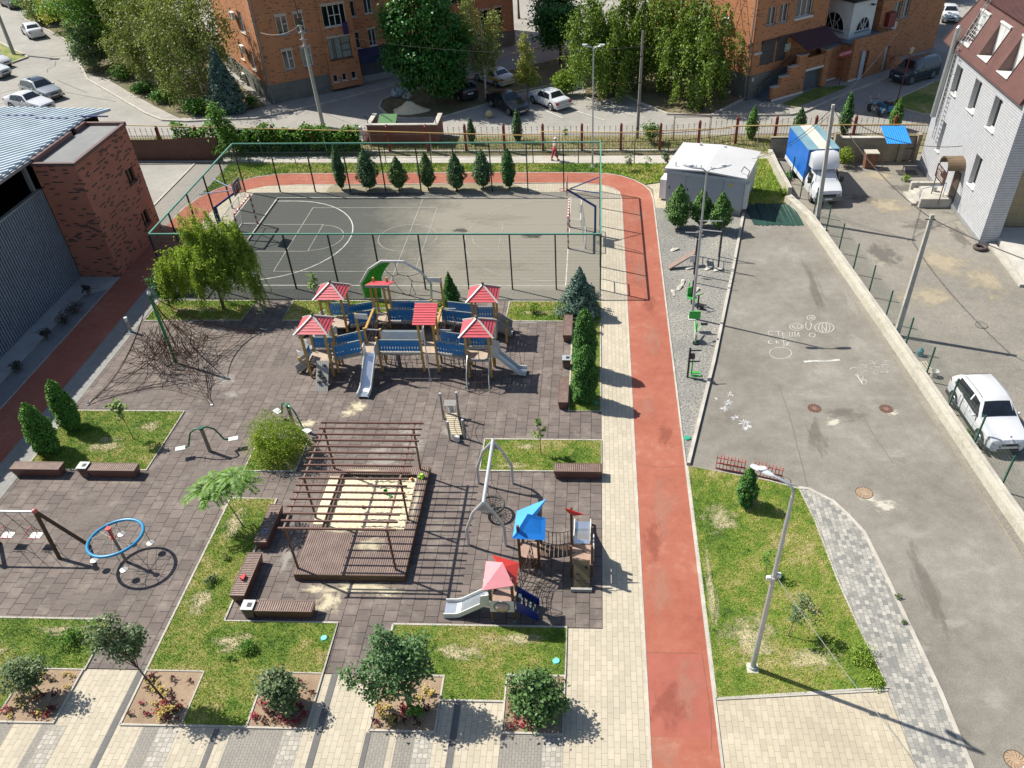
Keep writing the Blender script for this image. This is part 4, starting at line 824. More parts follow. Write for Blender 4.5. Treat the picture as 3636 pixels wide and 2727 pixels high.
# entrance steps of the white house
es = thing('entrance_steps', 'low concrete entrance steps with side walls and a thin rail before the brown arched porch', 'steps', (21.9,0,0))
MB().box(.55,2.05,52.9,54.9,0,.55).build('landing', m_conc, es); b_ = MB()
for i in range(3): b_.box(.55-.32*(i+1)+.0,.55-.32*i,52.95,54.85,0,.42-.14*i)
b_.build('stair', m_conc, es)
MB().box(0,2.05,52.55,52.88,0,.62).box(.05,2.05,54.92,55.2,0,.75).build('side_wall', m_conc, es, bevel=.02)
MB().tube([(.1,53.1,.4),(.1,53.1,1.1),(1.6,53.1,1.5),(1.6,53.1,.55)], .025, 6).build('handrail', M('blue_rail', (.12,.22,.33), .5), es)
# white ramp slab against the tan wall
rp = [(25.12,48.7),(25.0,44.5),(24.75,42.),(30,42.),(40,48.7)]
tag(MB().prism(rp, 0, .45).build('concrete_ramp', M('pale_ramp', (.52,.50,.45), .9, .2, .8, fine=20)), 'pale concrete platform in front of the tan wall at the right edge', 'platform')
tag(MB().prism([(24.55,47.2),(24.45,42),(24.72,42),(24.95,47.2)], 0, .16).build('platform_edge', m_conc), 'worn wooden edged concrete strip along the pale platform', 'kerb strip')
# ------------------------------------------------------------------ playground equipment
m_post = M('honey_timber', (.50,.30,.085), .55, .14, 2.5, fine=18)
m_redp = M('red_roof_board', (.52,.075,.09), .42, .1, 3.)
m_bluep = M('blue_board', (.014,.19,.46), .42, .12, 2.5)
m_greyw = M('grey_timber', (.34,.33,.30), .7, .15, 3., fine=20)
m_deck = M('play_deck', (.42,.33,.25), .75, .15, 2., fine=20)
m_steel = M('slide_steel', (.62,.66,.70), .26, .08, 2., metal=.85)
m_hpl = M('light_grey_panel', (.56,.57,.55), .4, .08, 3.)
m_rope = M('brown_rope', (.085,.045,.028), .9, .2, 8.)
m_rope2 = M('dark_rope', (.055,.035,.03), .9, .2, 8.)
m_dbr = M('dark_brown_timber', (.10,.055,.030), .6, .2, 3., fine=20)
m_bench = M('brown_slat_timber', (.165,.10,.075), .6, .22, 3., fine=14)
m_brn = M('brown_metal', (.115,.048,.034), .5, .1, 3.)
m_silver = M('silver_paint', (.55,.56,.56), .35, .08, 3., metal=.4)
def sag(a, b, d, n=8):
 a = Vector(a); b = Vector(b); return [a.lerp(b, i/n)-Vector((0,0,d*4*(i/n)*(1-i/n))) for i in range(n+1)]
castle = thing('play_castle', 'large timber climbing castle with red roofs, blue bridge railings and steel slides', 'play castle')
def cpost(x, y, z1, z0=0.0, w=.115, mt=None):
 o = MB().box(x-w/2,x+w/2,y-w/2,y+w/2,z0+.12,z1).build('post', mt or m_post, castle, bevel=.012)
 if z0 == 0: MB().box(x-.035,x+.035,y-.035,y+.035,0,.119).build('post_foot', m_brn, o)
 return o
def hiproof(cx, cy, hw, hd, ze, za, par, mt=None):
 """hipped roof of lapped boards with pale hip trims and a ball finial"""
 mb = MB(); tr = MB(); n = 6; cs = [(-hw,-hd),(hw,-hd),(hw,hd),(-hw,hd)]
 for s in range(4):
  a, b = cs[s], cs[(s+1)%4]
  for i in range(n):
   t0, t1 = i/n*.93, (i+1)/n*.93; L = lambda p, t: (cx+p[0]*(1-t), cy+p[1]*(1-t), ze+(za-ze)*t)
   up = .028; p0, p1 = L(a,t0), L(b,t0); p2, p3 = L(b,t1), L(a,t1)
   p0 = (p0[0],p0[1],p0[2]+up); p1 = (p1[0],p1[1],p1[2]+up); mb.slab(p0,p1,p2,p3,.03)
 o = mb.build('roof', mt or m_redp, par)
 for p in cs: tr.bar((cx+p[0]*1.04,cy+p[1]*1.04,ze-.01),(cx,cy,za+.03),.085,.06)
 tr.build('hip_trim', M('pale_trim', (.50,.47,.43), .5, .1, 3.), o)
 MB().cyl((cx,cy,za-.04),.07,.1,10).ball((cx,cy,za+.1),.075,10,6).build('finial', M('bronze_cap', (.12,.10,.06), .4), o)
def railing(a, b, z0a, z0b, h=.62, n=None, th=.03):
 """blue slatted railing between two points; z0 is its lower edge"""
 a = Vector((a[0],a[1],z0a)); b = Vector((b[0],b[1],z0b)); L = (b-a).length; n = n or max(3, int(L/.135)); d = (b-a)/n; mb = MB(); nn = Vector((-(b-a).y,(b-a).x,0)).normalized()*th/2
 for i in range(n):
  p0 = a+d*(i+.10); p1 = a+d*(i+.90); z = Vector((0,0,1))
  mb.add([p0-nn,p1-nn,p1+nn,p0+nn,p0-nn+z*h,p1-nn+z*h,p1+nn+z*h,p0+nn+z*h], [(3,2,1,0),(4,5,6,7),(0,1,5,4),(1,2,6,5),(2,3,7,6),(3,0,4,7)])
 for zz, w in ((.08,.10),(.40,.30)): mb.bar(a+Vector((0,0,zz))+nn*.4, b+Vector((0,0,zz))+nn*.4, th*.7, w*.9)
 o = mb.build('railing', m_bluep, castle)
 MB().bar(a+Vector((0,0,h+.025)), b+Vector((0,0,h+.025)), .055, .045).build('top_rail', M('grey_rail', (.20,.24,.25), .5), o)
def deck(poly, z, th=.07): MB().prism(poly, z-th, z).build('deck', m_deck, castle)
def bridge(a, b, za, zb, w, rails=True):
 a3 = Vector((a[0],a[1],za)); b3 = Vector((b[0],b[1],zb)); d = (b3-a3); n = int(d.length/.15); sd = Vector((-d.y,d.x,0)).normalized(); mb = MB()
 for i in range(n):
  c0 = a3+d*((i+.06)/n); c1 = a3+d*((i+.94)/n); mb.slab(c0-sd*w/2, c1-sd*w/2, c1+sd*w/2, c0+sd*w/2, .04)
 mb.bar(a3-sd*w/2-Vector((0,0,.09)), b3-sd*w/2-Vector((0,0,.09)), .06, .12).bar(a3+sd*w/2-Vector((0,0,.09)), b3+sd*w/2-Vector((0,0,.09)), .06, .12)
 mb.build('bridge_deck', m_greyw, castle)
 for s in (-1, 1): p = a3+sd*s*(w/2+.03); q = b3+sd*s*(w/2+.03); railing(p, q, za+.08, zb+.08)
def slide(par, top, bot, zt, zb, w, side=.22, runout=.55, mat_s=None, start=.25):
 t = Vector((top[0],top[1],zt)); b = Vector((bot[0],bot[1],zb)); d = Vector((b.x-t.x,b.y-t.y,0)); L = d.length; d.normalize(); sd = Vector((-d.y,d.x,0))
 pr = [(0,zt),(start,zt-.04)]; N = 8; x1 = L-runout
 for i in range(1, N+1): u = i/N; pr.append((start+(x1-start)*u, zt-.04-(zt-.04-zb-.06)*u))
 pr += [(x1+runout*.3, zb+.0),(L, zb-.02)]
 P = lambda x, z, s: Vector((t.x,t.y,0))+d*x+sd*s+Vector((0,0,z)); mb = MB(); ms = {-1: MB(), 1: MB()}
 for (xa, za), (xb, zc) in zip(pr[:-1], pr[1:]):
  mb.slab(P(xa,za,-w/2),P(xb,zc,-w/2),P(xb,zc,w/2),P(xa,za,w/2),.02)
  for s in (-1, 1):
   y0, y1 = s*(w/2+.003), s*(w/2+.043); h0, h1 = side, side; lo, hi = min(y0,y1), max(y0,y1)
   ms[s].add([P(xa,za-.08,lo),P(xb,zc-.08,lo),P(xb,zc-.08,hi),P(xa,za-.08,hi),P(xa,za+h0,lo),P(xb,zc+h1,lo),P(xb,zc+h1,hi),P(xa,za+h0,hi)], [(3,2,1,0),(4,5,6,7),(0,1,5,4),(1,2,6,5),(2,3,7,6),(3,0,4,7)])
 o = mb.build('slide', m_steel, par); [ms[s].build('slide_side', mat_s or m_hpl, o) for s in (-1, 1)]
 for s in (-1, 1): MB().slab(P(-.05,zt+.02,s*(w/2+.05)),P(start+.12,zt+.0,s*(w/2+.05)),P(start+.05,zt+.52,s*(w/2+.05)),P(-.05,zt+.62,s*(w/2+.05)),.035).build('slide_cheek', mat_s or m_hpl, o)
 return o
def net(par, corners, nu, nv, r=.012, sagv=0.0, name='rope_net', mt=None, wob=0.0, seed=1):
 rg = random.Random(seed); a, b, c, d = map(Vector, corners); mb = MB()
 G_ = [[None]*(nv+1) for _ in range(nu+1)]
 for i in range(nu+1):
  for j in range(nv+1):
   u, v = i/nu, j/nv; p = a.lerp(b,u).lerp(d.lerp(c,u), v); p.z -= sagv*4*u*(1-u)
   if 0 < i < nu or 0 < j < nv: p += Vector((rg.uniform(-wob,wob),rg.uniform(-wob,wob),rg.uniform(-wob,wob)))
   G_[i][j] = p
 for i in range(nu+1): mb.tube(G_[i], r, 4)
 for j in range(nv+1): mb.tube([G_[i][j] for i in range(nu+1)], r, 4)
 return mb.build(name, mt or m_rope2, par)
# towers: south-west, north-west, south-east, north-east
TW = {'sw': (-14.14,-12.99,32.75,33.88,.95), 'nw': (-14.42,-13.27,36.82,37.95,.42), 'se': (-6.14,-5.02,32.72,33.85,1.15), 'ne': (-6.25,-5.12,36.21,37.35,.62)}
for k, (x0,x1,y0,y1,zd) in TW.items():
 ze = {'sw':2.72,'nw':2.22,'se':2.62,'ne':2.46}[k]
 for x in (x0,x1):
  for y in (y0,y1): cpost(x, y, ze+.12)
 deck(rect(x0-.02,x1+.02,y0-.02,y1+.02), zd); hiproof((x0+x1)/2,(y0+y1)/2,.80,.80,ze,ze+.58,castle)
 mb = MB()
 for yy in (y0+.085,y1-.085): mb.box(x0+.06,x1-.06,yy-.02,yy+.02,ze-.16,ze-.03)
 mb.build('tie_beam', m_greyw, castle)
# middle posts and platforms (the south row is 1.28 m high, the north row .58 m)
for x, y, z in ((-10.62,33.2,2.15),(-10.62,34.05,2.1),(-11.42,33.2,3.52),(-11.42,34.05,2.15),(-8.47,33.19,3.0),(-7.74,33.19,3.0),(-8.47,34.1,3.46),(-7.74,34.1,3.46),(-11.73,37.3,2.72),(-11.0,37.2,2.72),(-11.73,38.1,2.72),(-11.0,38.1,2.72),(-8.75,37.2,1.5),(-8.02,37.25,1.45),(-8.75,38.05,1.4),(-8.02,37.65,3.0),
    (-12.83,33.05,1.95),(-12.85,33.95,1.8),(-6.27,34.0,1.75)): cpost(x, y, z, w=.105)
cpost(-14.72,33.2,.95); cpost(-14.7,34.0,1.0); cpost(-4.95,33.75,1.9); cpost(-4.52,35.85,.98); cpost(-4.55,36.6,1.0)
deck([(-11.45,33.15),(-10.58,33.15),(-10.58,34.1),(-11.45,34.1)], 1.28); deck([(-8.5,33.15),(-7.7,33.15),(-7.7,34.12),(-8.5,34.12)], 1.28)
deck([(-11.78,37.15),(-10.95,37.15),(-10.95,38.12),(-11.78,38.12)], .58); deck([(-8.8,37.15),(-7.98,37.15),(-7.98,38.1),(-8.8,38.1)], .58)
# bridges and railings
bridge((-12.86,33.45), (-11.42,33.62), 1.0, 1.27, .78); bridge((-10.58,33.62), (-8.5,33.62), 1.27, 1.27, .78); bridge((-7.7,33.62), (-6.2,33.4), 1.27, 1.17, .78)
bridge((-13.2,37.35), (-11.78,37.62), .44, .57, .8); bridge((-10.95,37.62), (-8.8,37.62), .57, .57, .8); bridge((-7.98,37.62), (-6.28,37.2), .57, .62, .8)
railing((-6.2,37.38),(-5.2,37.38),.72,.72); railing((-14.36,37.95),(-13.33,37.95),.5,.5,.7); railing((-14.1,33.9),(-13.05,33.9),1.05,1.05,.6); railing((-14.16,32.82),(-14.16,33.4),1.02,1.02,.55,4)
railing((-6.08,33.88),(-5.1,33.88),1.25,1.25,.6); railing((-12.98,32.84),(-12.98,33.05),1.02,1.02,.55,2); railing((-5.08,36.3),(-5.08,36.5),.7,.7,.6,2); railing((-10.62,37.18),(-10.4,37.18),.66,.66,.6,2)
# centre roofs: two slabs of boards, sloping south and north
def monoroof(x0, x1, ya, za, yb, zb):
 mb = MB(); n = 9
 for i in range(n):
  u, w = i/n, (i+1)/n; ym, yM = ya+(yb-ya)*u, ya+(yb-ya)*w; z0, z1 = za+(zb-za)*u, za+(zb-za)*w; mb.slab((x0,ym,z0+.028),(x1,ym,z0+.028),(x1,yM,z1),(x0,yM,z1),.035) if yb > ya else mb.slab((x0,yM,z1),(x1,yM,z1),(x1,ym,z0+.028),(x0,ym,z0+.028),.035)
 o = mb.build('roof', m_redp, castle); MB().bar((x0-.03,max(ya,yb)-.02 if za < zb and yb > ya else min(ya,yb),max(za,zb)-.07),(x1+.03,max(ya,yb)-.02 if za < zb and yb > ya else min(ya,yb),max(za,zb)-.07),.03,.15).build('ridge_board', m_greyw, o)
monoroof(-8.68,-7.56,32.95,3.02,34.2,3.52); monoroof(-11.9,-10.68,38.4,2.3,37.08,2.83)
for x, y, z in ((-11.42,33.2,3.52),(-8.02,37.65,3.0)):
 MB().slab((x-.62 if y > 35 else x-.02,y-.1,z-.22),(x+.02 if y > 35 else x+.62,y-.1,z-.30),(x+.02 if y > 35 else x+.60,y-.06,z-.02),(x-.62 if y > 35 else x,y-.06,z),.04).build('flag_board', M('pale_flag', (.62,.60,.56), .5), castle)
# beams with nets between the rows
for x0, x1 in ((-11.76,-11.35),(-8.12,-7.82)):
 MB().bar((x0,37.25,1.25),(x1,34.05,2.05),.11,.13).build('inclined_beam', m_post, castle)
 net(castle, ((x0+.15,37.1,1.15),(x1+.1,34.1,1.6),(x1+.1,34.1,.15),(x0+.15,37.1,.1)), 7, 4, .014, .05, wob=.05, seed=int(-x0*7))
 net(castle, ((x0+.75,37.1,1.1),(x1+.6,34.1,1.6),(x1+.6,34.1,.15),(x0+.75,37.1,.1)), 7, 4, .014, .05, wob=.05, seed=int(-x0*9))
 MB().tube([(x0,37.2,1.36),(x0+.8,37.2,1.36)], .03, 6).build('cross_bar', m_silver, castle); MB().tube([(x1,34.1,2.03),(x1+.75,34.1,2.0)], .03, 6).build('cross_bar', m_silver, castle)
net(castle, ((-10.5,33.25,1.15),(-8.55,33.25,1.15),(-8.55,33.35,.05),(-10.5,33.35,.05)), 7, 4, .013, .08, wob=.05, seed=4); net(castle, ((-7.6,33.3,1.1),(-6.25,33.3,1.05),(-6.25,33.4,.05),(-7.6,33.4,.05)), 6, 4, .013, .05, wob=.06, seed=5)
net(castle, ((-10.4,37.3,.5),(-9.,37.3,.5),(-9.,37.5,.05),(-10.4,37.5,.05)), 5, 2, .013, .05, wob=.05, seed=6)
MB().box(-10.6,-8.5,33.98,34.02,1.45,1.98).build('grey_panel', m_hpl, castle)
# slides, pole, climbing wall, scramble net, stair
slide(castle, (-10.98,33.1), (-11.16,31.05), 1.32, .16, .50, .17); slide(castle, (-4.95,33.28), (-3.3,33.2), 1.2, .18, .46, .16, .45); slide(castle, (-14.45,37.3), (-16.,36.6), .44, .12, .46, .16, .4)
slide(castle, (-14.2,34.05), (-15.3,35.0), .95, .12, .46, .18, .4)
MB().tube([(-8.1,32.6,0),(-8.1,32.6,2.75),(-8.12,32.75,2.98),(-8.12,33.2,3.02)], .026, 8).cyl((-8.1,32.6,0),.09,.02,12).build('fire_pole', m_silver, castle, smooth=40)
cw = MB()
for i in range(6): x = -13.68+i*.105; cw.slab((x,31.62,0.01),(x+.098,31.62,0.01),(x+.098,32.72,1.08),(x,32.72,1.08),.04)
cwo = cw.build('climbing_board', m_greyw, castle); hd = MB()
for x, t in ((-13.28,.82),(-13.5,.62),(-13.3,.44),(-13.5,.28),(-13.26,.3),(-13.5,.5)): y, z = 31.62+1.1*t, .01+1.07*t; hd.box(x-.07,x+.07,y-.07,y+.05,z+.01,z+.09)
hd.build('climbing_hold', m_blk, cwo)
MB().slab((-14.02,33.92,1.1),(-13.4,33.92,1.1),(-13.5,34.1,1.98),(-13.98,34.1,1.98),.04).slab((-13.3,33.95,1.12),(-12.95,34.3,1.12),(-12.95,34.5,2.0),(-13.25,34.1,2.0),.04).build('white_panel', m_hpl, castle)
for x in (-6.11,-5.02): MB().tube([(x,31.68,0),(x,31.72,.75),(x,32.3,1.35),(x,32.72,1.5)], .026, 8).build('net_tube', m_silver, castle, smooth=40)
net(castle, ((-6.1,31.72,.1),(-5.03,31.72,.1),(-5.03,32.7,1.25),(-6.1,32.7,1.25)), 3, 4, .014, .04, wob=.02)
MB().box(-6.08,-5.08,32.68,32.75,1.1,1.24).box(-6.08,-5.08,32.68,32.75,1.85,1.98).tube([(-5.56,32.7,1.2),(-5.56,32.7,1.85)], .02, 6).build('front_beam', m_greyw, castle)
net(castle, ((-5.02,33.85,1.2),(-4.98,36.1,.7),(-4.98,36.1,1.35),(-5.02,33.85,1.95)), 12, 1, .014, 0, name='rung_wall', mt=m_greyw)
sg = MB()
for s in (0,1): y = 36.5+s*.72; sg.slab((-5.1,y,.46),(-4.38,y,.02),(-4.3,y,.62),(-5.1,y,1.15),.05)
for i in range(3): sg.box(-5.02+i*.24,-4.76+i*.24,36.46,37.2,.48-.15*i-.05,.48-.15*i)
sg.build('play_stair', m_greyw, castle)
pd = MB()
for s in (0,1): y = 33.1+s*.7; pd.slab((-15.0,y,.02),(-14.2,y,.5),(-14.2,y,1.05),(-15.,y,.5),.05)
for i in range(4): pd.box(-15.+i*.2,-14.8+i*.2,33.06,33.8,.2+.18*i,.25+.18*i)
pd.build('play_stair', m_greyw, castle)

# --- green and grey climbing arch
AX = [(-13.15,0),(-13.2,1.06),(-12.58,1.94),(-11.81,2.44),(-10.55,2.41),(-9.69,1.8),(-9.19,1.03),(-9.28,0)]
ca = thing('climbing_arch', 'grey arch climbing frame with a green climbing panel and a rope ring net', 'climbing frame', (-11.2,40.44,0))
P3 = lambda x, z, y=0: (x+11.2, y, z)
MB().tube([P3(x,z) for x,z in AX], .07, 8).build('frame', m_silver, ca, smooth=30)
gp = MB(); poly = [(-13.08,.1),(-13.12,1.03),(-12.54,1.86),(-11.8,2.34),(-11.33,2.34),(-11.7,1.9),(-12.05,1.25),(-12.12,.6),(-12.15,.1)]
n = len(poly); gp.add([P3(x,z,-.02) for x,z in poly]+[P3(x,z,.02) for x,z in poly], [tuple(range(n)), tuple(range(n,2*n))[::-1]]+[(i,i+n,(i+1)%n+n,(i+1)%n) for i in range(n)])
gpo = gp.build('green_panel', M('green_panel', (.018,.30,.012), .45, .1, 3.), ca); hm = MB(); rg = random.Random(5)
for x, z in ((-12.9,.4),(-12.5,.5),(-12.85,.85),(-12.4,.95),(-12.7,1.25),(-12.3,1.4),(-12.45,1.65),(-12.1,1.75),(-11.95,2.05),(-11.7,2.15),(-12.6,.75),(-12.3,.35)): hm.ball(P3(x,z,-.03), (.05,.04,.045), 6, 4)
hm.build('climbing_hold', M('brown_hold', (.16,.08,.03), .6), gpo)
rn_ = MB(); K = {'a':(-11.0,1.62),'b':(-11.3,1.5),'c':(-10.45,1.5),'d':(-11.32,1.2),'e':(-10.25,1.2),'f':(-10.3,.95),'t':(-11.05,2.38),'r':(-9.65,1.75),'s':(-9.4,1.1),'p':(-11.75,1.95),'q':(-12.0,1.1),'g':(-10.85,.4),'h':(-10.5,.3),'i':(-10.15,.3),'j':(-9.3,.25)}
for a, b, s in (('t','a',0),('a','b',.02),('a','c',.02),('b','d',0),('c','e',0),('e','f',0),('b','p',.03),('c','r',.04),('d','q',.05),('d','g',.02),('f','h',.02),('f','i',-.04),('e','s',.03),('g','h',.03),('h','i',.03),('i','j',.03)): rn_.tube([P3(q.x,q.y) if False else (q[0]+11.2,0,q[2]) for q in [Vector(v) for v in sag((K[a][0],0,K[a][1]),(K[b][0],0,K[b][1]),s,6)]], .016, 5)
for k in 'abcdefgh': rn_.ball((K[k][0]+11.2,0,K[k][1]), .045, 6, 4)
rn_.build('rope_net', m_rope2, ca)

# --- rope pyramid with a green mast
sn = thing('rope_pyramid', 'rope climbing pyramid of slack dark ropes around a leaning green mast', 'climbing net', (-21.65,33.99,0))
MB().tube([(0,0,0),(0,0,4.05)], .075, 10).build('mast', M('green_paint', (.012,.20,.075), .4, .1, 3.), sn, smooth=40)
MB().cyl((0,0,4.05),.085,.1,10).ball((0,0,4.2),.05).build('mast_cap', m_silver, sn)
AN = [Vector((-2.95,-3.6,0)),Vector((3.2,-3.55,0)),Vector((3.75,3.2,0)),Vector((-2.0,4.5,0))]; top = Vector((0,0,4.05)); rp_ = MB(); rg = random.Random(21)
for a in AN:
 for s in (-.05,.05): rp_.tube(sag(top, a+Vector((s,s,.05)), .75, 12), .017, 5)
for k in range(4):
 a, b = AN[k], AN[(k+1)%4]; A_ = sag(top,a,.75,10); B_ = sag(top,b,.75,10)
 for i in (3,4,5,6,7,8,9):
  p, q = A_[i], B_[i]; w = sag(p, q, .22+.05*i, 10); w = [v*(1-.35*math.sin(math.pi*j/10)*(1 if i > 3 else .5)) if False else Vector((v.x*(1-.30*math.sin(math.pi*j/10)), v.y*(1-.30*math.sin(math.pi*j/10)), max(v.z,.1))) for j, v in enumerate(w)]; rp_.tube(w, .014, 4)
 for j in range(1,4):
  u = j/4; pts = []
  for i in (3,4,5,6,7,8,9): v = A_[i].lerp(B_[i],u); sh = 1-.30*math.sin(math.pi*u); pts.append(Vector((v.x*sh+rg.uniform(-.1,.1), v.y*sh+rg.uniform(-.1,.1), max(.12, v.z-(.22+.05*i)*4*u*(1-u)))))
  rp_.tube(pts, .014, 4)
for k in range(110):                                            # slack inner loops
 a = rg.uniform(0,6.28); r1 = rg.uniform(.1,1.9); z1 = rg.uniform(.35,2.1); b = a+rg.uniform(-1.1,1.1); r2 = rg.uniform(.1,2.2); z2 = rg.uniform(.3,1.7); f = lambda r,t,z: Vector((r*math.cos(t),r*math.sin(t),max(.1,min(z,2.9-r*.9))))
 rp_.tube([Vector((v.x,v.y,max(v.z,.06))) for v in sag(f(r1,a,z1),f(r2,b,z2),rg.uniform(.15,.9),9)], .015, 4)
rp_.build('rope_net', m_rope, sn)
fx = MB()
for a in AN: fx.tube([a+Vector((0,0,.0)), a*.94+Vector((0,0,.18))], .03, 6); fx.cyl((a.x,a.y,0),.08,.05,8)
fx.build('ground_anchor', m_silver, sn)

# --- small play castle
sc = thing('play_castle', 'small dark timber climbing castle with one blue roof and one pink roof', 'play castle')
def sp(x, y, z1, z0=0): 
 o = MB().box(x-.05,x+.05,y-.05,y+.05,z0+.08,z1).build('post', m_dbr, sc, bevel=.008); MB().box(x-.06,x+.06,y-.06,y+.06,0,.079).build('post_foot', m_alu, o)
for x, y, z in ((-2.67,20.38,2.45),(-1.95,20.4,2.1),(-2.6,21.15,2.05),(-1.9,21.1,2.0),(-.72,20.0,1.85),(.06,20.05,1.8),(-.72,20.95,2.85),(.05,20.9,1.9),(-3.5,17.98,2.15),(-2.72,18.,2.35),(-3.45,18.75,1.85),(-2.68,18.75,2.05)): sp(x,y,z)
for r_, z in ((rect(-2.7,-1.9,20.35,21.15),.75),(rect(-.75,.1,19.98,20.98),.85),(rect(-3.52,-2.66,17.95,18.78),.8)): MB().prism(r_, z-.06, z).build('deck', M('rust_deck', (.30,.20,.15), .7, .15, 3.), sc)
def foldroof(c, hw, hd, z0, z1, ca_, cb_):
 """two bent sheets, one overlapping the other like folded paper"""
 x, y = c; a = MB(); b = MB()
 a.slab((x-hw,y-hd,z0),(x+hw,y-hd,z0-.06),(x+hw,y+hd*.1,z1-.28),(x-.06,y+hd*.12,z1-.08),.03)
 b.slab((x+hw,y+hd,z1+.16),(x-hw*.86,y+hd,z0+.22),(x-hw,y-hd*.94,z0+.03),(x+.10,y-hd*.05,z1-.36),.03)
 a.build('roof', ca_, sc); b.build('roof', cb_, sc)
foldroof((-2.26,20.75),.60,.60,2.02,2.72,M('bright_blue_sheet', (.012,.17,.55), .4, .08, 2.),M('azure_sheet', (.02,.28,.66), .4, .08, 2.))
scar = M('scarlet_sheet', (.56,.045,.03), .4, .08, 2.); pnk = M('pink_sheet', (.68,.27,.29), .4, .06, 2.)
MB().slab((-3.72,17.78,1.96),(-2.62,17.80,2.22),(-3.02,18.42,2.70),(-3.70,18.98,2.10),.03).build('roof', pnk, sc); MB().slab((-2.52,18.98,2.05),(-3.45,19.0,2.42),(-3.12,18.36,2.48),(-2.54,17.86,2.14),.03).build('roof', scar, sc)
MB().slab((-.95,20.85,2.95),(-.25,20.8,2.68),(-.62,20.8,2.62),(-.85,20.9,2.7),.03).build('flag_board', scar, sc)
slide(sc, (-3.55,18.38), (-5.3,18.4), .85, .12, .62, .16, .6)
slide(sc, (-.33,20.98), (-.33,22.9), .9, .12, .6, .16, .6)
bp = MB().box(-3.55,-2.68,17.9,17.93,.62,1.22).build('bubble_panel', m_hpl, sc, bevel=.02); MB().ball((-3.12,17.9,.92),(.27,.14,.22),14,8).build('bubble_window', M('clear_bubble', (.52,.36,.30), .08, .1, 3.), bp)
rgm = MB(); rgm.lathe([(.26,-.02),(.29,-.02),(.29,.0),(.26,.0)], (-3.12,17.897,.92), 20, 'y').build('bubble_ring', M('dark_ring', (.20,.18,.16), .5), bp)
# blue ladder stair on the right of the pink tower
m_dbl = M('deep_blue_board', (.012,.025,.20), .4, .1, 3.); 
for y in (17.98,18.66): lso = MB().slab((-2.62,y,.62),(-1.85,y,.02),(-1.85,y,.42),(-2.62,y,1.12),.04).build('ladder_side', m_dbl, sc)
ls = MB()
for i in range(5): ls.box(-2.58+i*.15,-2.47+i*.15,18.0,18.64,.74-.14*i,.77-.14*i)
ls.build('ladder_tread', M('teal_tread', (.03,.07,.09), .5), lso)
MB().tube([(-2.6,17.96,1.3),(-2.2,17.96,1.1),(-1.85,17.96,.75),(-1.9,17.96,.3)], .014, 5).tube([(-2.6,18.7,1.5),(-1.9,18.75,1.15),(-1.75,18.75,.85),(-1.85,18.75,.5)], .014, 5).build('handrail', m_blk, lso)
net(sc, ((-2.62,18.75,1.55),(-2.2,20.35,1.55),(-2.15,20.35,.72),(-2.62,18.75,.75)), 7, 4, .014, .25, wob=.03); net(sc, ((-2.62,18.75,.72),(-2.2,20.35,.7),(-1.4,20.3,.66),(-1.95,18.85,.7)), 7, 4, .014, .3, wob=.03)
# rope bridge between blue and right towers
for y in (20.45,21.05):
 mb = MB(); t_ = sag((-1.9,y,1.6),(-.72,y,1.55),.18,8); b_ = sag((-1.9,y,.78),(-.72,y,.85),.14,8); mb.tube(t_, .016, 5); mb.tube(b_, .016, 5)
 for i in range(1,8): mb.tube([t_[i],b_[i]], .013, 4)
 mb.build('rope_rail', m_rope2, sc)
mb = MB(); b_ = sag((-1.9,20.75,.76),(-.72,20.75,.83),.13,7)
for i in range(7): c_ = (b_[i]+b_[i+1])/2; mb.box(c_.x-.07,c_.x+.07,20.46,21.04,c_.z-.03,c_.z)
mb.build('bridge_slat', m_dbr, sc)
mb = MB()
for y in (20.4,): mb.tube([(-2.62,y,1.45),(-2.45,y,1.5),(-2.3,y,1.62),(-2.15,y,1.48),(-1.98,y,1.46)], .02, 6)
mb.tube([(-.7,20.0,1.45),(-.5,20.0,1.47),(-.33,20.0,1.6),(-.15,20.0,1.47),(.04,20.0,1.45)], .02, 6).build('grip_bar', m_rope2, sc)
clb = MB().slab((-.62,19.42,.02),(-.02,19.42,.02),(-.02,19.95,1.12),(-.62,19.95,1.12),.035).build('climbing_board', M('olive_board', (.15,.115,.06), .6, .2, 3.), sc); hd = MB()
for x, t in ((-.48,.55),(-.15,.75),(-.15,.25),(-.48,.35)): hd.box(x-.05,x+.05,19.42+.53*t-.05,19.42+.53*t+.02,.02+1.1*t,.1+1.1*t)
hd.build('climbing_hold', m_blk, clb)
MB().box(-.72,.06,19.35,19.45,0,.16).build('board_base', m_greyw, sc)
MB().slab((-2.66,20.36,.1),(-1.98,20.36,.1),(-1.98,20.3,.74),(-2.66,20.3,.74),.03).build('low_panel', m_dbr, sc)
MB().box(.09,.13,20.1,20.9,.9,1.6).build('side_panel', m_hpl, sc)

# --- nest swing
ns = thing('nest_swing', 'grey bent-leg swing frame with a round rope nest seat', 'swing', (-4.05,23.4,0))
for y in (1.78,-1.78):
 pts = [(-.78,y,0),(-.78,y,.9),(-.45,y,1.85),(0,y*.985,2.42),(.35,y,1.85),(.69,y,1.05),(.69,y,0)]
 l = MB(); l.tube(pts[:4], .062, 8); l.build('leg', m_silver, ns, smooth=30); l = MB(); l.tube(pts[3:], .062, 8); l.build('leg', m_silver, ns, smooth=30)
 MB().slab((-.38,y,1.95),(.32,y,1.95),(.1,y,2.35),(-.1,y,2.35),.02).build('gusset', m_alu, ns)
MB().tube([(0,-1.85,2.42),(0,1.85,2.42)], .075, 10).build('beam', m_silver, ns, smooth=40)
b = MB(); pts = [(.5*math.cos(t*math.pi/12),.5*math.sin(t*math.pi/12),.48) for t in range(24)]; b.tube(pts, .055, 8, closed=True); rim = b.build('nest_rim', M('nest_rim', (.05,.048,.042), .7), ns, smooth=40)
b = MB()
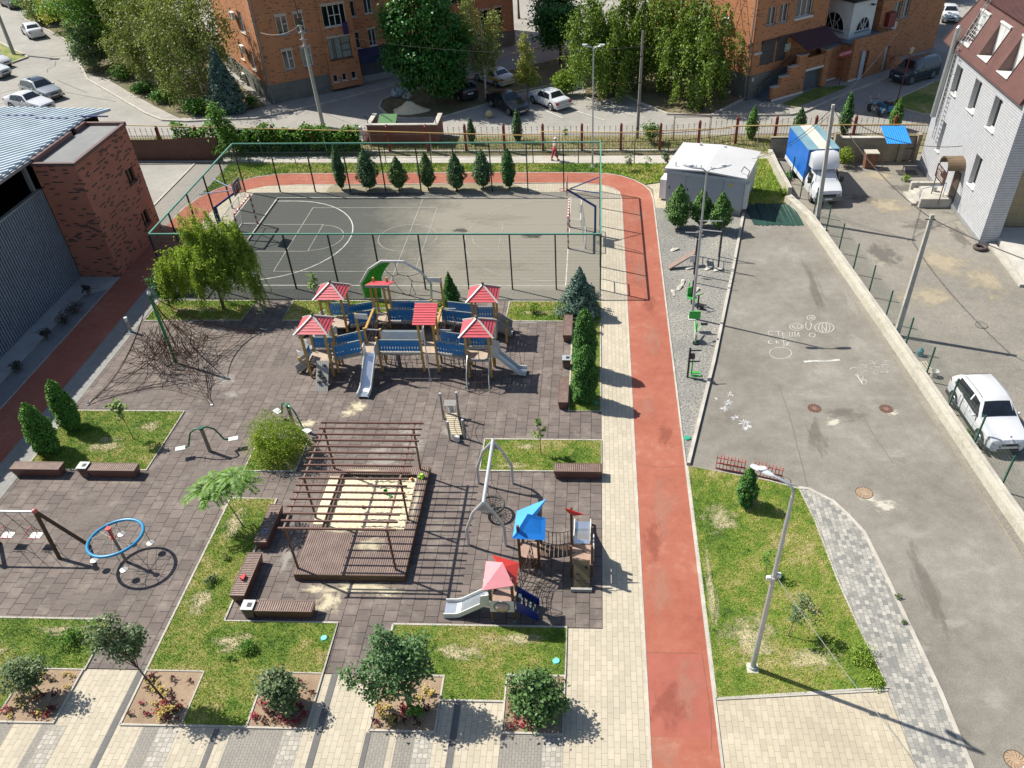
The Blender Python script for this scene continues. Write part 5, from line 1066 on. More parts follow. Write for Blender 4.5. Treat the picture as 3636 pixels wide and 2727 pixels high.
for k in range(8):
 a = k*math.pi/8; b.tube(sag((.47*math.cos(a),.47*math.sin(a),.47),(-.47*math.cos(a),-.47*math.sin(a),.47),.05,6), .011, 4)
for r_ in (.14,.25,.36): b.tube([(r_*math.cos(t*math.pi/8),r_*math.sin(t*math.pi/8),.47-.05*(1-(r_/.47)**2)) for t in range(16)], .011, 4, closed=True)
b.build('nest_net', m_blk, rim); b = MB()
for s in (-1,1):
 for sx_ in (-1,1): b.tube([(.36*sx_,.36*s,.5),(0,.55*s,1.2),(0,.62*s,2.38)], .010, 4)
b.build('rope', m_rope2, ns)

# --- wobbly plank trail with four posts
bt = thing('balance_trail', 'low wobbly plank bridge between grey posts with round stumps', 'balance trail')
for x, y, z in ((-7.0,29.55,1.5),(-6.26,29.64,1.5),(-6.47,28.0,1.1),(-5.82,28.13,1.1)):
 o = MB().cyl((x,y,0),.055,z,12).build('post', m_greyw, bt, smooth=40); MB().cyl((x,y,z),.06,.02,12).build('cap', m_silver, o)
for x, y, z in ((-6.12,27.96,.27),(-6.62,29.75,.75)): MB().cyl((x,y,0),.12,z,14).build('stump', m_hpl, bt, smooth=40)
mb = MB()
for i in range(11): t = i/11; mb.box(-6.85+t*.48,-6.3+t*.42,29.45-1.35*t-.11,29.45-1.35*t,.40-.2*t+.0,.44-.2*t)
mb.build('plank', M('sunny_plank', (.42,.36,.25), .7, .15, 4.), bt)
mb = MB()
for a, c in (((-7.0,29.5,.6),(-6.47,28.05,.35)),((-6.26,29.6,.6),(-5.82,28.2,.35)),((-6.26,29.6,1.3),(-5.82,28.2,.9)),((-7.0,29.5,1.3),(-6.47,28.05,.9))): mb.tube(sag(a,c,.25,8), .013, 5)
mb.build('rope', m_rope2, bt); MB().slab((-6.9,29.6,.75),(-6.35,29.6,.75),(-6.35,29.85,.9),(-6.9,29.85,.9),.04).build('board', m_greyw, bt)

# --- green rocker seesaws
def rocker(loc, rz, lab):
 t = thing('rocker_seesaw', lab, 'seesaw', loc, rz, 'green arm rocker seesaws')
 MB().tube([(0,0,0),(-.0,0,1.3)], .085, 10).build('post', M('taupe_post', (.20,.165,.14), .5), t, smooth=40)
 g = M('dark_green_tube', (.012,.12,.07), .35, .1, 3., metal=.2)
 for s in (-1,1):
  MB().tube([(0,0,1.36),(s*.25,0,1.38),(s*.5,0,1.2),(s*.65,0,.85),(s*.75,0,.55),(s*.95,0,.45)], .038, 8).build('arm', g, t, smooth=40)
  st_ = MB().box(min(s*.92,s*1.35),max(s*.92,s*1.35),-.14,.14,.46,.49).build('seat', m_hpl, t, bevel=.01)
  MB().tube([(s*.7,-.16,.78),(s*.7,.16,.78)], .018, 6).build('handle', g, t)
 MB().cyl((0,0,1.3),.1,.1,12).build('hub', g, t)
rocker((-17.29,27.07), R(18), 'green arm rocker seesaw beside the lawn, left of the round willow bush'); rocker((-13.9,28.75), R(-38), 'green arm rocker seesaw half hidden behind the round willow bush')

# --- tilted rope wheel
wt = thing('rope_carousel', 'blue tube ring carousel with rope spokes on a leaning post', 'carousel', (-18.2,20.5,0))
MB().tube([(0,0,0),(0,0,1.32)], .06, 10).build('post', M('taupe_post', (.2,.165,.14)), wt, smooth=40); MB().tube([(0,0,1.32),(0,0,1.85)], .065, 10).cyl((0,0,1.36),.1,.05,10).cyl((0,0,1.84),.11,.06,10).build('red_hub', M('red_paint', (.48,.03,.025), .4), wt, smooth=40)
ring = [(-.02+1.02*math.cos(t*math.pi/20),.12+1.02*math.sin(t*math.pi/20),1.24+.10*math.cos(t*math.pi/20+.6)) for t in range(40)]
MB().tube(ring, .062, 10, closed=True).build('ring', M('azure_tube', (.02,.22,.42), .35, .1, 3.), wt, smooth=40)
b = MB()
for k in range(8): e = ring[k*5]; b.tube(sag((0,0,1.86),e,.05,5), .010, 4); b.tube(sag((0,0,1.4),ring[(k*5+2)%40],.1,5), .010, 4)
b.build('rope_spoke', M('pale_rope', (.42,.40,.36), .8), wt); b = MB()
for k in (3,13,23,33):
 e = ring[k]; b.tube([e,(e[0]*1.0,e[1],.5)], .011, 5); MB().lathe([(.03,.46),(.15,.45),(.15,.48),(.03,.5)], (e[0],e[1],0), 14).build('seat_disc', M('seat_disc', (.36,.36,.35), .35, .1, 3., metal=.5), wt, smooth=40)
b.build('seat_rope', m_rope2, wt)

# --- swing with two seats at the left edge
sw = thing('swing', 'brown timber A frame swing with flat pale seats at the left edge', 'swing', (-21.0,20.9,0))
def swl(x):
 for p in (((x+.02,-.3,0),(x-.12,.02,2.32)),((x+.85,.42,0),(x-.12,.02,2.32))):
  MB().tube([p[0],p[1]], .075, 8).build('leg', M('timber_leg', (.075,.04,.022), .6, .2, 3.), sw, smooth=40)
 MB().ball((x-.12,.02,2.34),.11,10,6).build('head', M('red_white_head', (.45,.12,.1), .4), sw)
swl(0.05); swl(-3.6)
MB().tube([(-3.7,.02,2.3),(-.08,.02,2.3)], .05, 10).build('beam', m_silver, sw, smooth=40)
for x in (-1.05,-2.2):
 so_ = MB().box(x-.23,x+.23,.28,.6,.50,.53).build('seat', M('pale_seat', (.66,.63,.58), .5), sw, bevel=.01)
 MB().tube([(x-.2,.62,.52),(x-.25,.7,.75),(x-.2,.4,.85),(x-.2,.2,.75)], .014, 5).tube([(x-.25,.22,.56),(x+.22,.22,.56)], .018, 5).build('guard', M('red_guard', (.45,.05,.08), .5), so_)
 ch = MB()
 for s in (-1,1): ch.tube([(x+s*.3,.02,2.28),(x+s*.24,.3,1.15),(x+s*.22,.34,.52)], .012, 4); ch.tube([(x+s*.24,.3,1.15),(x+s*.22,.58,.52)], .010, 4)
 ch.build('chain', m_rope2, sw)

# --- sandbox with slatted border and pergola
sb = thing('sandbox', 'large sandbox bordered by dark slatted decking with pale sand inside', 'sandbox')
mb = MB()
def slats(mb, x0, x1, y0, y1, pitch=.085, gap=.022, along='y', z=.36):
 if along == 'y':
  x = x0
  while x < x1-.01: mb.box(x, min(x+pitch-gap, x1), y0, y1, z-.04, z); x += pitch
 else:
  y = y0
  while y < y1-.01: mb.box(x0, x1, y, min(y+pitch-gap, y1), z-.04, z); y += pitch
slats(mb,-11.22,-9.13,19.72,22.1); slats(mb,-9.10,-7.02,19.72,22.1); slats(mb,-7.46,-7.02,22.12,25.3); slats(mb,-11.2,-7.02,25.3,25.8,along='y'); slats(mb,-11.22,-10.78,22.12,25.28)
mb.build('slat_deck', M('weathered_slats', (.215,.150,.125), .7, .25, 2.2, fine=14), sb)
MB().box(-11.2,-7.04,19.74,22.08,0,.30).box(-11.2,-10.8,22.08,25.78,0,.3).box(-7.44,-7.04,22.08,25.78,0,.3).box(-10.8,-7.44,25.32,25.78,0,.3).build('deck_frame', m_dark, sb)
MB().box(-11.24,-7.0,19.69,19.72,.01,.355).box(-7.02,-6.99,19.72,25.8,.01,.355).box(-11.25,-11.22,19.72,25.8,.01,.355).box(-11.24,-7.0,25.8,25.83,.01,.355).build('fascia', m_dbr, sb)
def sandmesh(x0, x1, y0, y1, z, n, name, par, amp=.03):
 xs = np.linspace(x0, x1, n); ys = np.linspace(y0, y1, int(n*(y1-y0)/(x1-x0))); r = np.random.default_rng(4); Z = r.normal(0,1,(len(ys),len(xs)))
 for _ in range(2): Z = (Z+np.roll(Z,1,0)+np.roll(Z,-1,0)+np.roll(Z,1,1)+np.roll(Z,-1,1))/5
 Z = Z/Z.std()*amp*.45; b = MB(); b.v = [(x, y, z+Z[j,i]) for j, y in enumerate(ys) for i, x in enumerate(xs)]; k = len(xs)
 b.f = [(j*k+i,j*k+i+1,(j+1)*k+i+1,(j+1)*k+i) for j in range(len(ys)-1) for i in range(k-1)]; b.mi = [0]*len(b.f); return b.build(name, m_sand, par, smooth=True)
sandmesh(-10.8,-7.44,22.08,25.32,.18,90,'sand',sb)
sandmesh(-11.2,-10.8,22.3,25.1,.372,14,'sand',sb,.012)
for c, rx, ry in (((-9.9,22.0),1.1,.22),((-7.25,23.5),.15,1.5),((-9.6,25.5),1.3,.15),((-8.6,21.2),.8,.5)): o = patch('sand_on_deck', c, rx, ry, SAND, .366, .7, 0, 2.); del o['kind']; o.parent = sb
MB().box(-10.80,-10.66,22.1,25.3,.15,.30).build('inner_plank', m_dbr, sb)
pg = thing('pergola', 'dark brown steel pergola of seventeen bars standing over the sandbox', 'pergola')
for x in (-11.14,-7.38):
 for y in (25.62,22.62,20.0): MB().box(x-.035,x+.035,y-.035,y+.035,.37 if x > -8 or y < 21 else 0.37,2.6).build('post', m_brn, pg)
 MB().box(x-.03,x+.03,19.85,25.95,2.6,2.68).build('rail', M('pale_brown_rail', (.20,.12,.095), .5), pg)
for i in range(17): y = 19.86+i*(25.9-19.86)/16; MB().box(-11.3,-7.0,y-.03,y+.03,2.682,2.75).build('cross_bar', m_brn, pg)
MB().box(-11.12,-7.4,19.99,20.05,2.5,2.58).build('tie_bar', m_brn, pg)
def toy(name, lab, loc, mt, kind):
 b = MB()
 if kind == 'truck': b.box(-.12,.12,-.08,.08,.04,.12).box(-.1,.02,-.075,.075,.12,.24); [b.lathe([(.05,-.03),(.05,.03)], (x,y,.05), 8, 'y') for x in (-.07,.08) for y in (-.08,.08)]
 elif kind == 'bucket': b.lathe([(.07,0),(.1,.16),(.09,.16),(.06,.02)], (0,0,0), 12)
 elif kind == 'spade': b.bar((-.14,0,.02),(.06,.02,.03),.025).box(.05,.18,-.05,.06,.01,.03)
 else: b.ball((0,0,.05),(.09,.07,.06),8,6)
 o = b.build(name, mt, bevel=.006); o.location = loc; o.rotation_euler = (0,0,random.uniform(0,3)); tag(o, lab, 'toy')
toy('toy_truck', 'lime green and turquoise toy truck left on the far right corner of the sandbox deck', (-7.25,25.1,.36), M('lime_plastic', (.36,.62,.05), .4), 'truck')
toy('sand_bucket', 'small green sand bucket lying in the middle of the sand', (-8.65,24.3,.2), M('green_plastic', (.05,.42,.03), .4), 'bucket')
toy('sand_spade', 'dark green toy spade in the sand just right of the green bucket', (-8.45,24.0,.21), M('dark_green_plastic', (.03,.22,.04), .4), 'spade')
toy('sand_mould', 'faded red sand mould half buried in the sand', (-9.45,23.45,.19), M('faded_red_plastic', (.42,.14,.10), .5), 'mould')
toy('sand_spade', 'brown toy spade near the right edge of the sand', (-7.85,24.0,.21), M('brown_plastic', (.20,.09,.06), .5), 'spade')
toy('sand_mould', 'small orange sand mould by the far border of the sandbox', (-7.7,25.15,.2), M('orange_plastic', (.55,.22,.06), .5), 'mould')

# --- benches, bins, bollard lamp
def bench(loc, L, rz, lab, n=None, bw=.5):
 t = thing('bench', lab, 'bench', loc, rz, 'brown slatted box benches'); f = MB(); w = bw/2
 f.add([(-L/2+.08,-w+.06,.01),(L/2-.08,-w+.06,.01),(L/2-.08,w-.06,.01),(-L/2+.08,w-.06,.01),(-L/2,-w,.44),(L/2,-w,.44),(L/2,w,.44),(-L/2,w,.44)], [(3,2,1,0),(4,5,6,7),(0,1,5,4),(1,2,6,5),(2,3,7,6),(3,0,4,7)])
 f.build('base', M('bench_side', (.135,.062,.048), .55, .15, 2., fine=14), t)
 s = MB(); n = n or int(L/.085)
 for i in range(n): x = -L/2+.03+(L-.06)*i/n; s.box(x, x+(L-.06)/n*.66, -w+.03, w-.03, .445, .475)
 s.build('seat', M('bench_slats', (.27,.185,.15), .6, .28, 3., fine=14), t)
 MB().box(-L/2,L/2,-w,-w+.028,.442,.486).box(-L/2,L/2,w-.028,w,.442,.486).box(-L/2,-L/2+.028,-w+.03,w-.03,.442,.486).box(L/2-.028,L/2,-w+.03,w-.03,.442,.486).build('rim', M('bench_rim', (.165,.095,.075), .5), t); return t
def bin_(loc, rz, lab):
 t = thing('litter_bin', lab, 'litter bin', loc, rz, 'slatted litter bins'); s = MB()
 for i in range(7): s.box(-.21+.006*(6-i),.21-.006*(6-i),-.21+.006*(6-i),.21-.006*(6-i),.04+i*.07,.04+i*.07+.045)
 s.box(-.17,.17,-.17,.17,0,.5); s.build('slat_body', m_bench, t)
 MB().box(-.225,.225,-.225,.225,.53,.56).build('lid', M('grey_lid', (.42,.44,.44), .4, .1, 3., metal=.3), t); MB().box(-.03,.15,-.1,.1,.561,.563).build('opening', m_blk, t); return t
bench((-24.29,25.48), 2.2, 0, 'brown slatted bench beside the grey path, half in the shade of the hall')
bench((-20.87,25.45), 2.12, 0, 'brown slatted bench with a litter bin, before the lawn with two thujas')
bin_((-22.17,25.45), 0, 'slatted litter bin joined to the bench before the lawn with two thujas')
bench((-12.97,22.24), 2.1, R(90), 'dark slatted bench beside the pergola with a blue ring lying on it', bw=.52)
bench((-13.0,19.6), 2.1, R(90), 'brown slatted bench with a red toy on it, between the lawn and the sandbox deck', bw=.56)
bench((-11.1,18.12), 2.15, 0, 'brown slatted bench below the sandbox deck, with a litter bin at its left end')
bin_((-12.4,18.08), 0, 'slatted litter bin with a grey lid, joined to the bench below the sandbox')
bench((-.58,25.73), 2.05, 0, 'dark brown slatted bench beside the beige path, before the lawn with a sapling', bw=.54)
bench((-1.33,37.05), 2.05, R(90), 'brown slatted bench beside the blue spruce at the edge of the far right lawn', bw=.48)
bench((-1.37,31.3), 2.05, R(90), 'brown slatted bench at the foot of the tall dark thujas', bw=.48)
bin_((-1.3,33.86), 0, 'dark slatted litter bin standing alone between two benches by the thujas')
rg_ = MB().tube([(.1*math.cos(t*math.pi/8),.1*math.sin(t*math.pi/8),0) for t in range(16)], .014, 5, closed=True).build('toy_ring', M('light_blue_plastic', (.2,.4,.6), .4)); rg_.location = (-12.95,21.75,.505); tag(rg_, 'small light blue ring lying on the dark bench by the pergola', 'toy')
b = MB().box(-.05,.05,-.12,.12,0,.12).box(-.14,-.05,-.05,.05,.02,.1).build('toy_block', M('toy_red', (.45,.03,.03), .4)); b.location = (-12.98,19.35,.487); tag(b, 'red and white toy left on the middle of a slatted bench', 'toy')
bl_ = thing('bollard_lamp', 'short steel bollard lamp on the grey paving at the shadow edge', 'bollard lamp', (-25.32,36.87,0))
MB().cyl((0,0,0),.085,.72,14).build('shaft', M('bollard_steel', (.36,.36,.35), .4, .1, 3., metal=.5), bl_, smooth=40); MB().cyl((0,0,.72),.075,.12,14).build('lens', M('frosted_lens', (.75,.75,.72), .3), bl_, smooth=40); MB().cyl((0,0,.84),.09,.1,14).build('cap', m_wfr, bl_, smooth=40); MB().box(-.35,.35,-.28,.28,0.001,.02).build('base_slab', M('dark_slab', (.12,.13,.13), .8), bl_)
# ------------------------------------------------------------------ fences, court gear, street furniture
m_grn = M('fence_green', (.012,.085,.055), .4, .1, 3.); m_fpost = M('fence_post_dark', (.012,.030,.028), .45, .1, 3.); m_grn2 = M('fence_top_green', (.10,.26,.19), .4, .1, 3.)
m_con = M('pole_concrete', (.40,.385,.34), .9, .15, 1.5, fine=20)
m_lamp = M('lamp_grey', (.40,.42,.43), .4, .08, 3., metal=.4)
def wire(mb, a, b, r):
 return mb.tube([a,b], r, 3, cap=False)
cf = thing('court_fence', 'tall green mesh fence around the sports court', 'fence')
FX0, FX1, FY0, FY1, FH = -25.15, .42, 41.6, 55.35, 3.45
def wire_panel(w, h, rv=.0022, dv=.05, dh=.2):
 mb = MB(); n = int(w/dv)
 for i in range(n): x = w*(i+.5)/n; wire(mb, (x,0,.05), (x,0,h), rv)
 for j in range(int(h/dh)+1): z = .06+j*dh; mb.box(0,w,-rv,rv,z-rv,z+rv)
 return mb
pm = {}
def fpanel(a, b, h, par, mt):
 a = Vector(a); b = Vector(b); w = (b-a).length; key = (round(w,2), h)
 if key not in pm: o = wire_panel(w, h).build('mesh_panel', mt, par); pm[key] = o.data
 else: o = bpy.data.objects.new('mesh_panel', pm[key]); COL.objects.link(o); o.parent = par
 o.location = (a.x,a.y,a.z); o.rotation_euler = (0,0,math.atan2(b.y-a.y,b.x-a.x)); return o
def fpost(x, y, h, par, mt, w=.08, z0=0): return MB().box(x-w/2,x+w/2,y-w/2,y+w/2,z0,z0+h).build('post', mt, par)
NX, NY = 10, 5
for i in range(NX+1):
 x = FX0+(FX1-FX0)*i/NX
 for y in (FY0,FY1): fpost(x, y, FH, cf, m_fpost if i < NX else m_grn)
 if i < NX:
  for y in (FY0,FY1): fpanel((x,y,0),(FX0+(FX1-FX0)*(i+1)/NX,y,0),FH,cf,m_grn)
for j in range(NY):
 y = FY0+(FY1-FY0)*j/NY; y2 = FY0+(FY1-FY0)*(j+1)/NY
 for x in (FX0,FX1):
  if j: fpost(x, y, FH, cf, m_fpost if x < 0 else m_grn)
  if not (x > 0 and j == 0): fpanel((x,y,0),(x,y2,0),FH,cf,m_grn)
fpanel((FX1,FY0+1.3,0),(FX1,FY0+(FY1-FY0)/NY,0),FH,cf,m_grn)
for a, b in (((FX0,FY0),(FX1,FY0)),((FX0,FY1),(FX1,FY1)),((FX0,FY0+.05),(FX0,FY1-.05)),((FX1,FY0+.05),(FX1,FY1-.05))): MB().bar((a[0],a[1],FH+.04),(b[0],b[1],FH+.04),.085,.08).build('top_rail', m_grn2, cf)
MB().bar((FX1,FY0+.04,2.1),(FX1,FY0+1.3,2.1),.05).bar((FX1,FY0+1.28,0),(FX1,FY0+1.28,2.1),.05).bar((FX1,FY0+.04,1.05),(FX1,FY0+1.3,1.05),.04).build('gate_frame', m_grn, cf)
# hoops and goals
m_hb = M('hoop_blue', (.015,.05,.20), .4, .1, 3.); m_hw = M('hoop_pale_blue', (.30,.38,.50), .4)
def hoop(lab, x, s, y):
 t = thing('basketball_hoop', lab, 'basketball hoop', (x,y,0))
 MB().box(-.07,.07,-.07,.07,0,2.0).build('mast', m_hb, t); MB().bar((0,0,1.95),(s*1.75,0,3.05),.11).build('arm', m_hb, t)
 MB().bar((s*1.6,-.02,3.1),(-s*.2,-1.9*0-1.2,3.35),.05).bar((s*1.6,.02,3.1),(-s*.2,1.2,3.35),.05).build('stay', m_hw if s > 0 else m_hb, t)
 b = MB().box(min(s*1.75,s*1.79),max(s*1.75,s*1.79),-.6,.6,2.9,3.75).build('backboard', M('backboard_dark', (.10,.045,.045), .4), t, bevel=.01); X = s*1.795
 w = MB()
 for (y0,y1,z0,z1) in ((-.6,.6,3.7,3.75),(-.6,.6,2.9,2.95),(-.6,-.55,2.95,3.7),(.55,.6,2.95,3.7),(-.3,.3,3.5,3.55),(-.3,-.25,3.1,3.5),(.25,.3,3.1,3.5)): w.box(min(X,X+s*.004),max(X,X+s*.004),y0,y1,z0,z1)
 w.build('board_marking', m_white, b)
 r = MB().tube([(s*2.03+.23*math.cos(k*math.pi/10),.23*math.sin(k*math.pi/10),3.05) for k in range(20)],.016,6,closed=True).box(min(s*1.79,s*1.83),max(s*1.79,s*1.83),-.12,.12,2.95,3.1).build('rim', M('rim_red', (.45,.05,.02), .4), t)
 n = MB()
 for k in range(10): a = k*math.pi/5; n.tube([(s*2.03+.23*math.cos(a),.23*math.sin(a),3.05),(s*2.03+.15*math.cos(a+.3),.15*math.sin(a+.3),2.8),(s*2.03+.12*math.cos(a),.12*math.sin(a),2.62)], .006, 3)
 n.build('hoop_net', M('pale_net', (.5,.49,.45), .9), r)
hoop('basketball hoop with blue mast at the right end of the court', .10, -1, 48.55); hoop('basketball hoop with dark board at the left end of the court, behind the weeping willow', -24.3, 1, 48.5)
def goal(lab, x, s, y0, y1):
 t = thing('football_goal', lab, 'goal'); red = M('goal_red', (.40,.05,.035), .5); wh_ = M('goal_white', (.62,.60,.57), .5)
 for y in (y0,y1):
  f = MB(); f.mi = []
  for k in range(10): f.mat(k%2); f.box(x-.045,x+.045,y-.045,y+.045,.2*k,.2*(k+1))
  f.build('post', [red,wh_], t)
 f = MB(); n = int((y1-y0)/.2)
 for k in range(n): f.mat(k%2); f.box(x-.045,x+.045,y0+(y1-y0)*k/n,y0+(y1-y0)*(k+1)/n,2.0,2.09)
 f.build('crossbar', [red,wh_], t); d = s*1.05; f = MB()
 for y in (y0,y1): f.tube([(x,y,2.0),(x+d*.75,y,1.95),(x+d,y,.03),(x,y,.03)], .025, 6)
 f.tube([(x+d*.75,y0,1.95),(x+d*.75,y1,1.95)], .025, 6).tube([(x+d,y0,.03),(x+d,y1,.03)], .03, 6); f.build('back_frame', wh_, t); g = MB(); n = 22
 for k in range(n+1): y = y0+(y1-y0)*k/n; wire(g, (x+d*.75,y,1.95), (x+d,y,.05), .004); wire(g, (x,y,2.0), (x+d*.75,y,1.95), .004)
 for k in range(12): z = .1+k*.16; wire(g, (x+d*(1-.25*z/1.95),y0,z), (x+d*(1-.25*z/1.95),y1,z), .004)
 g.build('goal_net', M('net_white', (.55,.55,.5), .8), t)
goal('red and white football goal at the right end of the court', -1.58, 1, 46.65, 49.65); goal('red and white football goal half hidden by the weeping willow', -22.6, -1, 47.2, 50.2)
# --- retaining wall with low mesh fence, right of the drive
LW = [(13.5,53.6),(14.4,50.4),(15.15,43.6),(15.8,37.6),(16.3,32.7),(16.75,28.0),(17.1,24.4),(17.75,19.0),(18.2,15)]
def wallmesh(line, w, z1):
 mb = MB(); strip(mb, line, w, -.02, z1); return mb
rw = thing('retaining_wall', 'long low weathered concrete wall between the drive and the dusty yard', 'wall'); 
m_oldc = GRND('weathered_concrete', [(.3, (.33,.30,.23)), (.5, (.50,.47,.38)), (.7, (.58,.55,.46))], (.5, 4., 30.), grain=(.7, 1.0), bump=.4)
wallmesh([(x-.28,y) for x, y in LW], .30, .42).build('wall', m_oldc, rw); wallmesh([(x-.05,y) for x, y in LW], .14, .50).build('footing', m_conc, rw)
yf_ = thing('mesh_fence', 'low green mesh fence standing on the concrete wall beside the dusty yard', 'fence')
PS = [at2(px(*q)) for q in ((2,4,280,60),(2,4,380,205),(2,4,485,365),(2,4,595,525),(2,4,715,705),(2,4,850,900),(2,4,990,1125),(2,4,1160,1365),(2,4,1335,1625),(3,4,1525,245),(3,4,1745,565),(3,4,1980,920))]
PS = [(14.05,56.6),(14.25,54.1)]+[(x+.08,y) for x, y in PS[1:]]+[(17.35,22.5)]
for x, y in PS: fpost(x, y, 1.95, yf_, m_grn, .065)
for a, b in zip(PS[2:-1], PS[3:]): fpanel((a[0]+.02,a[1],.15),(b[0]+.02,b[1],.15),1.65,yf_,M('grey_green_wire', (.16,.20,.165), .5))
# --- iron fence along the back
irf = thing('iron_fence', 'wrought iron fence with dark red posts and spear tops along the back path', 'fence'); m_irn = M('iron_rust', (.075,.035,.028), .6, .2, 3.); m_rp = M('oxblood_post', (.17,.025,.022), .5, .12, 3.)
ix = [-37.3,-34.25,-31.2]+[-28.15+3.02*k for k in range(19)]
fy = lambda x: 62.85 if x < 7 else 62.85+min(1.5,(x-7)*.5)
for k, x in enumerate(ix):
 o = MB().box(x-.10,x+.10,fy(x)-.1,fy(x)+.1,0,1.98).build('post', m_rp, irf); MB().lathe([(.12,1.98),(.12,2.03),(.07,2.06),(.085,2.1),(.05,2.16)], (x,fy(x),0), 8).build('post_cap', m_rp, o)
 if k+1 < len(ix):
  x2 = ix[k+1]; b = MB(); A, B = (x+.1,fy(x)), (x2-.1,fy(x2)); n = 13
  for z in (.22,.75,1.35): b.bar((A[0],A[1],z),(B[0],B[1],z),.035)
  for i in range(n): u = (i+.5)/n; xx, yy = A[0]+(B[0]-A[0])*u, A[1]+(B[1]-A[1])*u; b.bar((xx,yy,.15),(xx,yy,1.85 if i%2 else 1.4),.022); (b.lathe([(.0,1.99),(.035,1.88),(.0,1.8)], (xx,yy,0), 4), b.bar((xx-.07,yy,1.72),(xx+.07,yy,1.72),.018)) if i%2 else None
  b.build('fence_panel', m_irn, irf)
MB().box(-38,10,62.72,63.0,-.02,.10).build('fence_plinth', m_conc, irf)
# gas pipe
gp_ = thing('gas_pipe', 'thin yellow gas pipe carried on posts along the iron fence', 'pipe')
pts = [(-38,62.3,2.45),(-26.1,62.3,2.1),(-18,62.3,1.86),(-6.4,62.45,1.45),(-4.25,62.5,1.36),(-4.1,62.5,1.68),(1.7,62.5,1.57),(10.46,63.4,1.55),(10.66,63.4,1.72),(19,63.6,1.7),(22.8,63.0,1.9),(25,63,1.95)]
MB().tube(pts, .038, 8).build('pipe', M('ochre_pipe', (.50,.33,.10), .5, .12, 2.), gp_, smooth=40)
for x, z in ((-30,2.2),(-26.15,2.08),(-21.,1.92),(-17.4,1.82),(-12.7,1.66),(-7.4,1.48),(-2.7,1.6),(2.27,1.55),(7,1.5),(12.6,1.65),(16.,1.68)): MB().tube([(x,62.4 if x < 5 else 63.2,0),(x,62.4 if x < 5 else 63.2,z)], .03, 6).build('pipe_post', M('pipe_post', (.30,.28,.22), .6), gp_)
for i, x in enumerate((-26.5,-22.9,-19.4,-15.9,-12.4,-8.9,-4.62,-1.2,3.01,5.54)):
 o = MB().cyl((x,60.3+.1*(x<-10),0),.035,1.82,8).build('path_post', m_fpost); tag(o, 'thin dark bare post standing in the grass edge of the pale back path', 'post', 'bare posts along the pale path')
# brown corrugated fence, hedge wall and brick enclosure
bf = thing('corrugated_fence', 'dark brown corrugated metal fence in shade behind the sports hall', 'fence'); b = MB(); x = -45.0; pr = []
while x < -28.9:
 for dx, dy in ((0,0),(.06,0),(.09,.04),(.15,.04),(.18,0)): pr.append((x+dx, 61.1+dy))
 x += .18
for a, c in zip(pr[:-1], pr[1:]): h = lambda q: 1.62+.16*math.floor((q+45)/4.)/4+(.1 if q > -32 else 0); b.quad((a[0],a[1],.05),(c[0],c[1],.05),(c[0],c[1],h(a[0])),(a[0],a[1],h(a[0])))
b.build('sheet', M('chocolate_sheet', (.115,.05,.036), .5, .12, 1.), bf); b = MB()
for x in (-44,-40,-36,-32,-29): b.box(x-.03,x+.03,61.16,61.22,0,1.6)
b.build('post', m_brn, bf); MB().box(-45,-28.9,60.95,61.3,-.02,.06).build('plinth', m_conc, bf)
en = thing('bin_enclosure', 'low red brick bin enclosure behind the iron fence with a pale coping', 'enclosure')
e0, e1, ey = -18.0, -12.4, 64.2
b = MB(); wallgrid(b, (e0,ey,0), (1,0,0), (0,-1,0), 0, e1-e0, 0, 1.6); wallgrid(b, (e0,ey+.25,0), (1,0,0), (0,1,0), 0, e1-e0, 0, 1.6); wallgrid(b, (e0,ey,0), (0,1,0), (-1,0,0), 0, 2.6, 0, 1.6); wallgrid(b, (e1,ey,0), (0,1,0), (1,0,0), 0, 2.6, 0, 1.6); wallgrid(b, (e0+.25,ey,0), (0,1,0), (1,0,0), .25, 2.6, 0, 1.6); wallgrid(b, (e1-.25,ey,0), (0,1,0), (-1,0,0), .25, 2.6, 0, 1.6)
b.build('brick_wall', m_bk_red, en); MB().box(e0-.06,e1+.06,ey-.06,ey+.3,1.601,1.68).box(e0-.06,e0+.3,ey+.3,ey+2.6,1.601,1.68).box(e1-.3,e1+.06,ey+.3,ey+2.6,1.601,1.68).build('coping', m_conc, en)
MB().tube([(e0+.1,ey+.15,1.68),(e0+.1,ey+.15,2.15),(e0-.1,ey+.15,2.3)], .03, 6).tube([(e1-.1,ey+.15,1.68),(e1-.1,ey+.15,2.1),(e1-.3,ey+.15,2.25)], .03, 6).build('iron_hook', m_blk, en)
dm = thing('rubbish_container', 'dark green rubbish container with its lid showing above the brick bin enclosure', 'container', (-16.6,65.6,0))
MB().add([(-.6,-.45,.1),(.6,-.45,.1),(.6,.45,.1),(-.6,.45,.1),(-.68,-.52,1.35),(.68,-.52,1.35),(.68,.52,1.35),(-.68,.52,1.35)], [(3,2,1,0),(4,5,6,7),(0,1,5,4),(1,2,6,5),(2,3,7,6),(3,0,4,7)]).build('bin_body', M('bin_green', (.03,.10,.035), .5), dm)
MB().slab((-.72,-.56,1.42),(.72,-.56,1.42),(.72,.56,1.85),(-.72,.56,1.85),.06).build('lid', M('lid_green', (.06,.17,.05), .45), dm)
rg = random.Random(4)
def lump(name, lab, p, r, mt, cat, grp=None):
 b = MB().ball((0,0,r[2]*.8), r, 9, 6); b.v = [(x*(1+rg.uniform(-.25,.25)), y*(1+rg.uniform(-.25,.25)), max(0,z*(1+rg.uniform(-.25,.25)))) for x, y, z in b.v]; o = b.build(name, mt, smooth=50); o.location = p; return tag(o, lab, cat, grp)
m_bag = M('white_bag', (.60,.60,.58), .4, .1, 5.)
